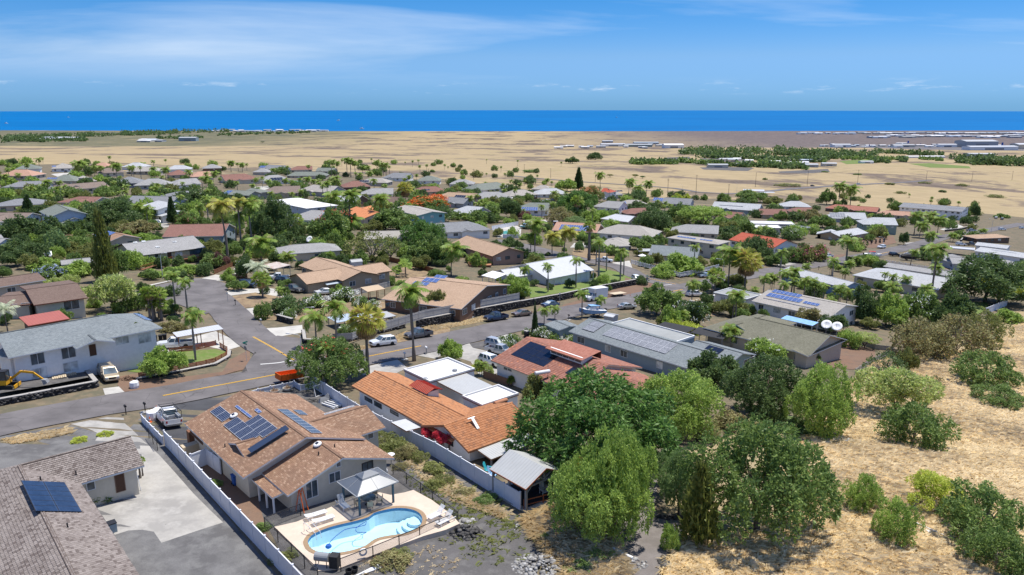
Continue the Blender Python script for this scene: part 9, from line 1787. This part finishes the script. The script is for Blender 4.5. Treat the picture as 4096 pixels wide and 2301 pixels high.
for t in (('large dark hangar at the airport','O',1945,215,110,60,20,'metal_grey','w_grey',5),('long flat terminal below the dark hangar','O',2080,240,150,40,10,'metal_white','w_white',5),('white hangar at the right edge of the airport','O',2400,230,60,40,14,'metal_white','w_cream',5),('white arched warehouse on the plain','N',460,-18,60,45,11,'fabric_white','w_white',0),('grey warehouse left of the white arched one','N',120,-30,90,45,8,'metal_grey','w_green',0),('blue roofed warehouse behind the grey one','N',200,-55,90,30,7,'metal_blue','w_grey',0),('white warehouse with the wide roof on the plain','M',1810,-35,80,40,8,'metal_white','w_white',0),('small white warehouse behind the wide roofed one','M',1760,-70,40,25,7,'metal_white','w_grey',0),('dark blue building alone on the plain','P',1390,303,70,30,14,'metal_grey','w_bluegrey',0),('pale control building on the airport apron','O',640,215,60,25,9,'metal_white','w_white',0),('grey cargo shed on the airport apron','O',1240,215,70,25,8,'metal_grey','w_cream',0),('white fire station on the airport apron','O',1660,215,60,20,9,'metal_white','w_white',0),('greenhouse strip on the farm','O',1450,318,90,14,4,'fabric_white','w_white',3),('large grey shed beyond the farm trees','O',1975,305,60,30,7,'metal_grey','w_grey',0),('white farm roof beside the green field','O',885,370,24,14,4,'metal_white','w_white',0),('farm house with white roof beside dark lava','O',350,408,22,14,5,'metal_white','w_grey',0)): farbox(*t)
gi=0
rgf=random.Random(5);DIR=('far left','left','mid left','mid right','right','far right')
for r,x0,x1,y0,y1,n_,lab,grp in (('O',220,2412,82,92,34,'tiny white harbour building in the row along the far shore','harbour buildings on the shore'),('O',950,2412,108,128,30,'tiny pale industrial roof behind the far shore','industrial roofs behind the shore'),('O',420,1600,200,222,16,'small airport building on the grey apron','airport sheds on the apron'),('P',1550,2412,225,238,22,'tiny white resort building among the shore palms','shore resort buildings'),('P',300,560,285,300,9,'small white condominium block in the coastal wood','coastal condominiums'),('M',1260,2412,-45,-10,18,'small pale building on the open plain','plain buildings'),('N',880,1200,100,172,8,'white farm roof among the orchard trees','farm roofs'),('N',1400,2000,95,165,7,'small farm building in the orchard','orchard farm buildings'),('P',1050,1160,298,312,6,'tiny shed on the far left plain','plain sheds')):
 for i in range(n_):
  s=rgf.uniform(.6,1.5);far_=y0<130 and r=='O' or r=='P';L_=(45 if far_ else 22)*s;farbox(f'{DIR[min(i*6//n_,5)]} '+lab,r,x0+(x1-x0)*(i+rgf.random())/n_,rgf.uniform(y0,y1),L_,L_*.5,7 if far_ else 5,rgf.choice(('metal_white','metal_white','metal_blue','fabric_white','metal_grey')),rgf.choice(('w_white','w_cream','w_grey')),rgf.uniform(-10,10),grp,name='far_building')
def plane(label,r,x,y,rz,s=1.,col='plastic_white'):
 e=thing('aeroplane',label,'aeroplane',GP(r,x,y,rz)@Matrix.Scale(s,4));m=MB();m.tube([(-19,0,5),(-15,0,4.2),(-8,0,3.8),(12,0,3.8),(17,0,3.6),(19,0,3.2)],[.4,1.4,2,2,1.5,.3],12);m.build('fuselage',col,e,smooth=True);m=MB();m.add([(3,0,3.2),(-1,0,3.2),(-7,17,4),(-5,17,4)],[(0,1,2,3)]);m.add([(3,0,3.2),(-1,0,3.2),(-7,-17,4),(-5,-17,4)],[(3,2,1,0)]);m.build('wing',col,e);m=MB();m.box((-18,-.2,5),(-14,.2,11));m.box((-18.5,-6,5),(-16,6,5.4));m.build('tail','plastic_blue',e)
 for s_ in (-1,1): m=MB();m.lathe([(.9,-2),(1.1,0),(.9,2)],10,0,TR(.5,s_*6,2.4)@Matrix.Rotation(math.pi/2,4,'Y'));m.build('engine','metal_light',e)
plane('long airliner parked in front of the airport','O',1235,192,178,1.3);plane('airliner with dark tail beside the dark hangar','O',2130,215,175,1.4);plane('white airliner on the left side of the apron','O',880,218,180,.8);plane('small jet in the middle of the apron','O',1440,200,10,.7);plane('small white jet right of the middle','O',1550,215,170,.7);plane('small jet by the airport control building','O',560,190,20,.6)
for i,(r,x,y) in enumerate((('P',45,175),('P',2488,155),('W',910,325),('W',852,303),('P',502,130),('W',1551,296))):
 d=rayd(r,x,y);t=(SEA-CZ)/d[2];p=CAM+d*t;
 for _ in range(4): zz=SEA-(p[0]**2+p[1]**2)/(2*RE);p=CAM+d*((zz-CZ)/d[2])
 simple('ship',('small white ship near the left edge of the sea','white sailing boat on the sea at the centre left','white ship close to the shore','white boat far out on the sea','tiny boat near the horizon at the left','tiny boat far out at the centre right')[i],'ship',TR(p[0],p[1],p[2]),[('hull','plastic_white',lambda m:m.box((-14,-4,0),(14,4,5))),('cabin','plastic_white',lambda m:m.box((-6,-3,5),(4,3,12)))])
# --- labels for what was planted in number: kind, colour and the house it stands by ---
HC=[(h.ref,*proj(h.M.translation+Vector((0,0,2)))[:2]) for h in HOUSES if h.e]
used={o.get('label') for o in COL.objects if o.get('label')};bykey={}
for t in TREES:
 if t['label']: continue
 X,Y,Z=proj((t['b'][0],t['b'][1],t['b'][2]+t['h']*.5));sc=1.
 ref,hx,hy=min(HC,key=lambda c:(c[1]-X)**2+(2.2*(c[2]-Y))**2);dX,dY=X-hx,Y-hy
 far_=abs(dX)>420 or abs(dY)>200
 rel=('left of' if dX<0 else 'right of') if abs(dX)>abs(dY)*1.2 else ('below' if dY>0 else 'behind')
 if far_: ref='the dry grass field';rel='out in'
 ref=ref if len(ref.split())<8 else ' '.join(ref.split()[:7])
 nm=t['e'].name.split('.')[0].replace('_',' ');size='tall' if t['h']>7 else 'low' if t['h']<2.6 else ''
 tone=TONE.get(t['mat'],'') ;base=' '.join(w for w in (size,tone,nm) if w);t['e']['group']='garden plants between the houses'
 bykey.setdefault((base,rel,ref),[]).append((X,Y,t))
ORD=['leftmost','second','third','fourth','fifth','sixth','seventh','eighth','ninth','tenth']
for (base,rel,ref),L_ in bykey.items():
 L_.sort(key=lambda q:q[0]);n_=len(L_)
 for i,(X,Y,t) in enumerate(L_):
  pre='' if n_==1 else (('left ','right ')[i] if n_==2 else ('rightmost ' if i==n_-1 else ORD[min(i,9)]+' '))
  t['e']['label']=f'{pre}{base} {rel} {ref}'
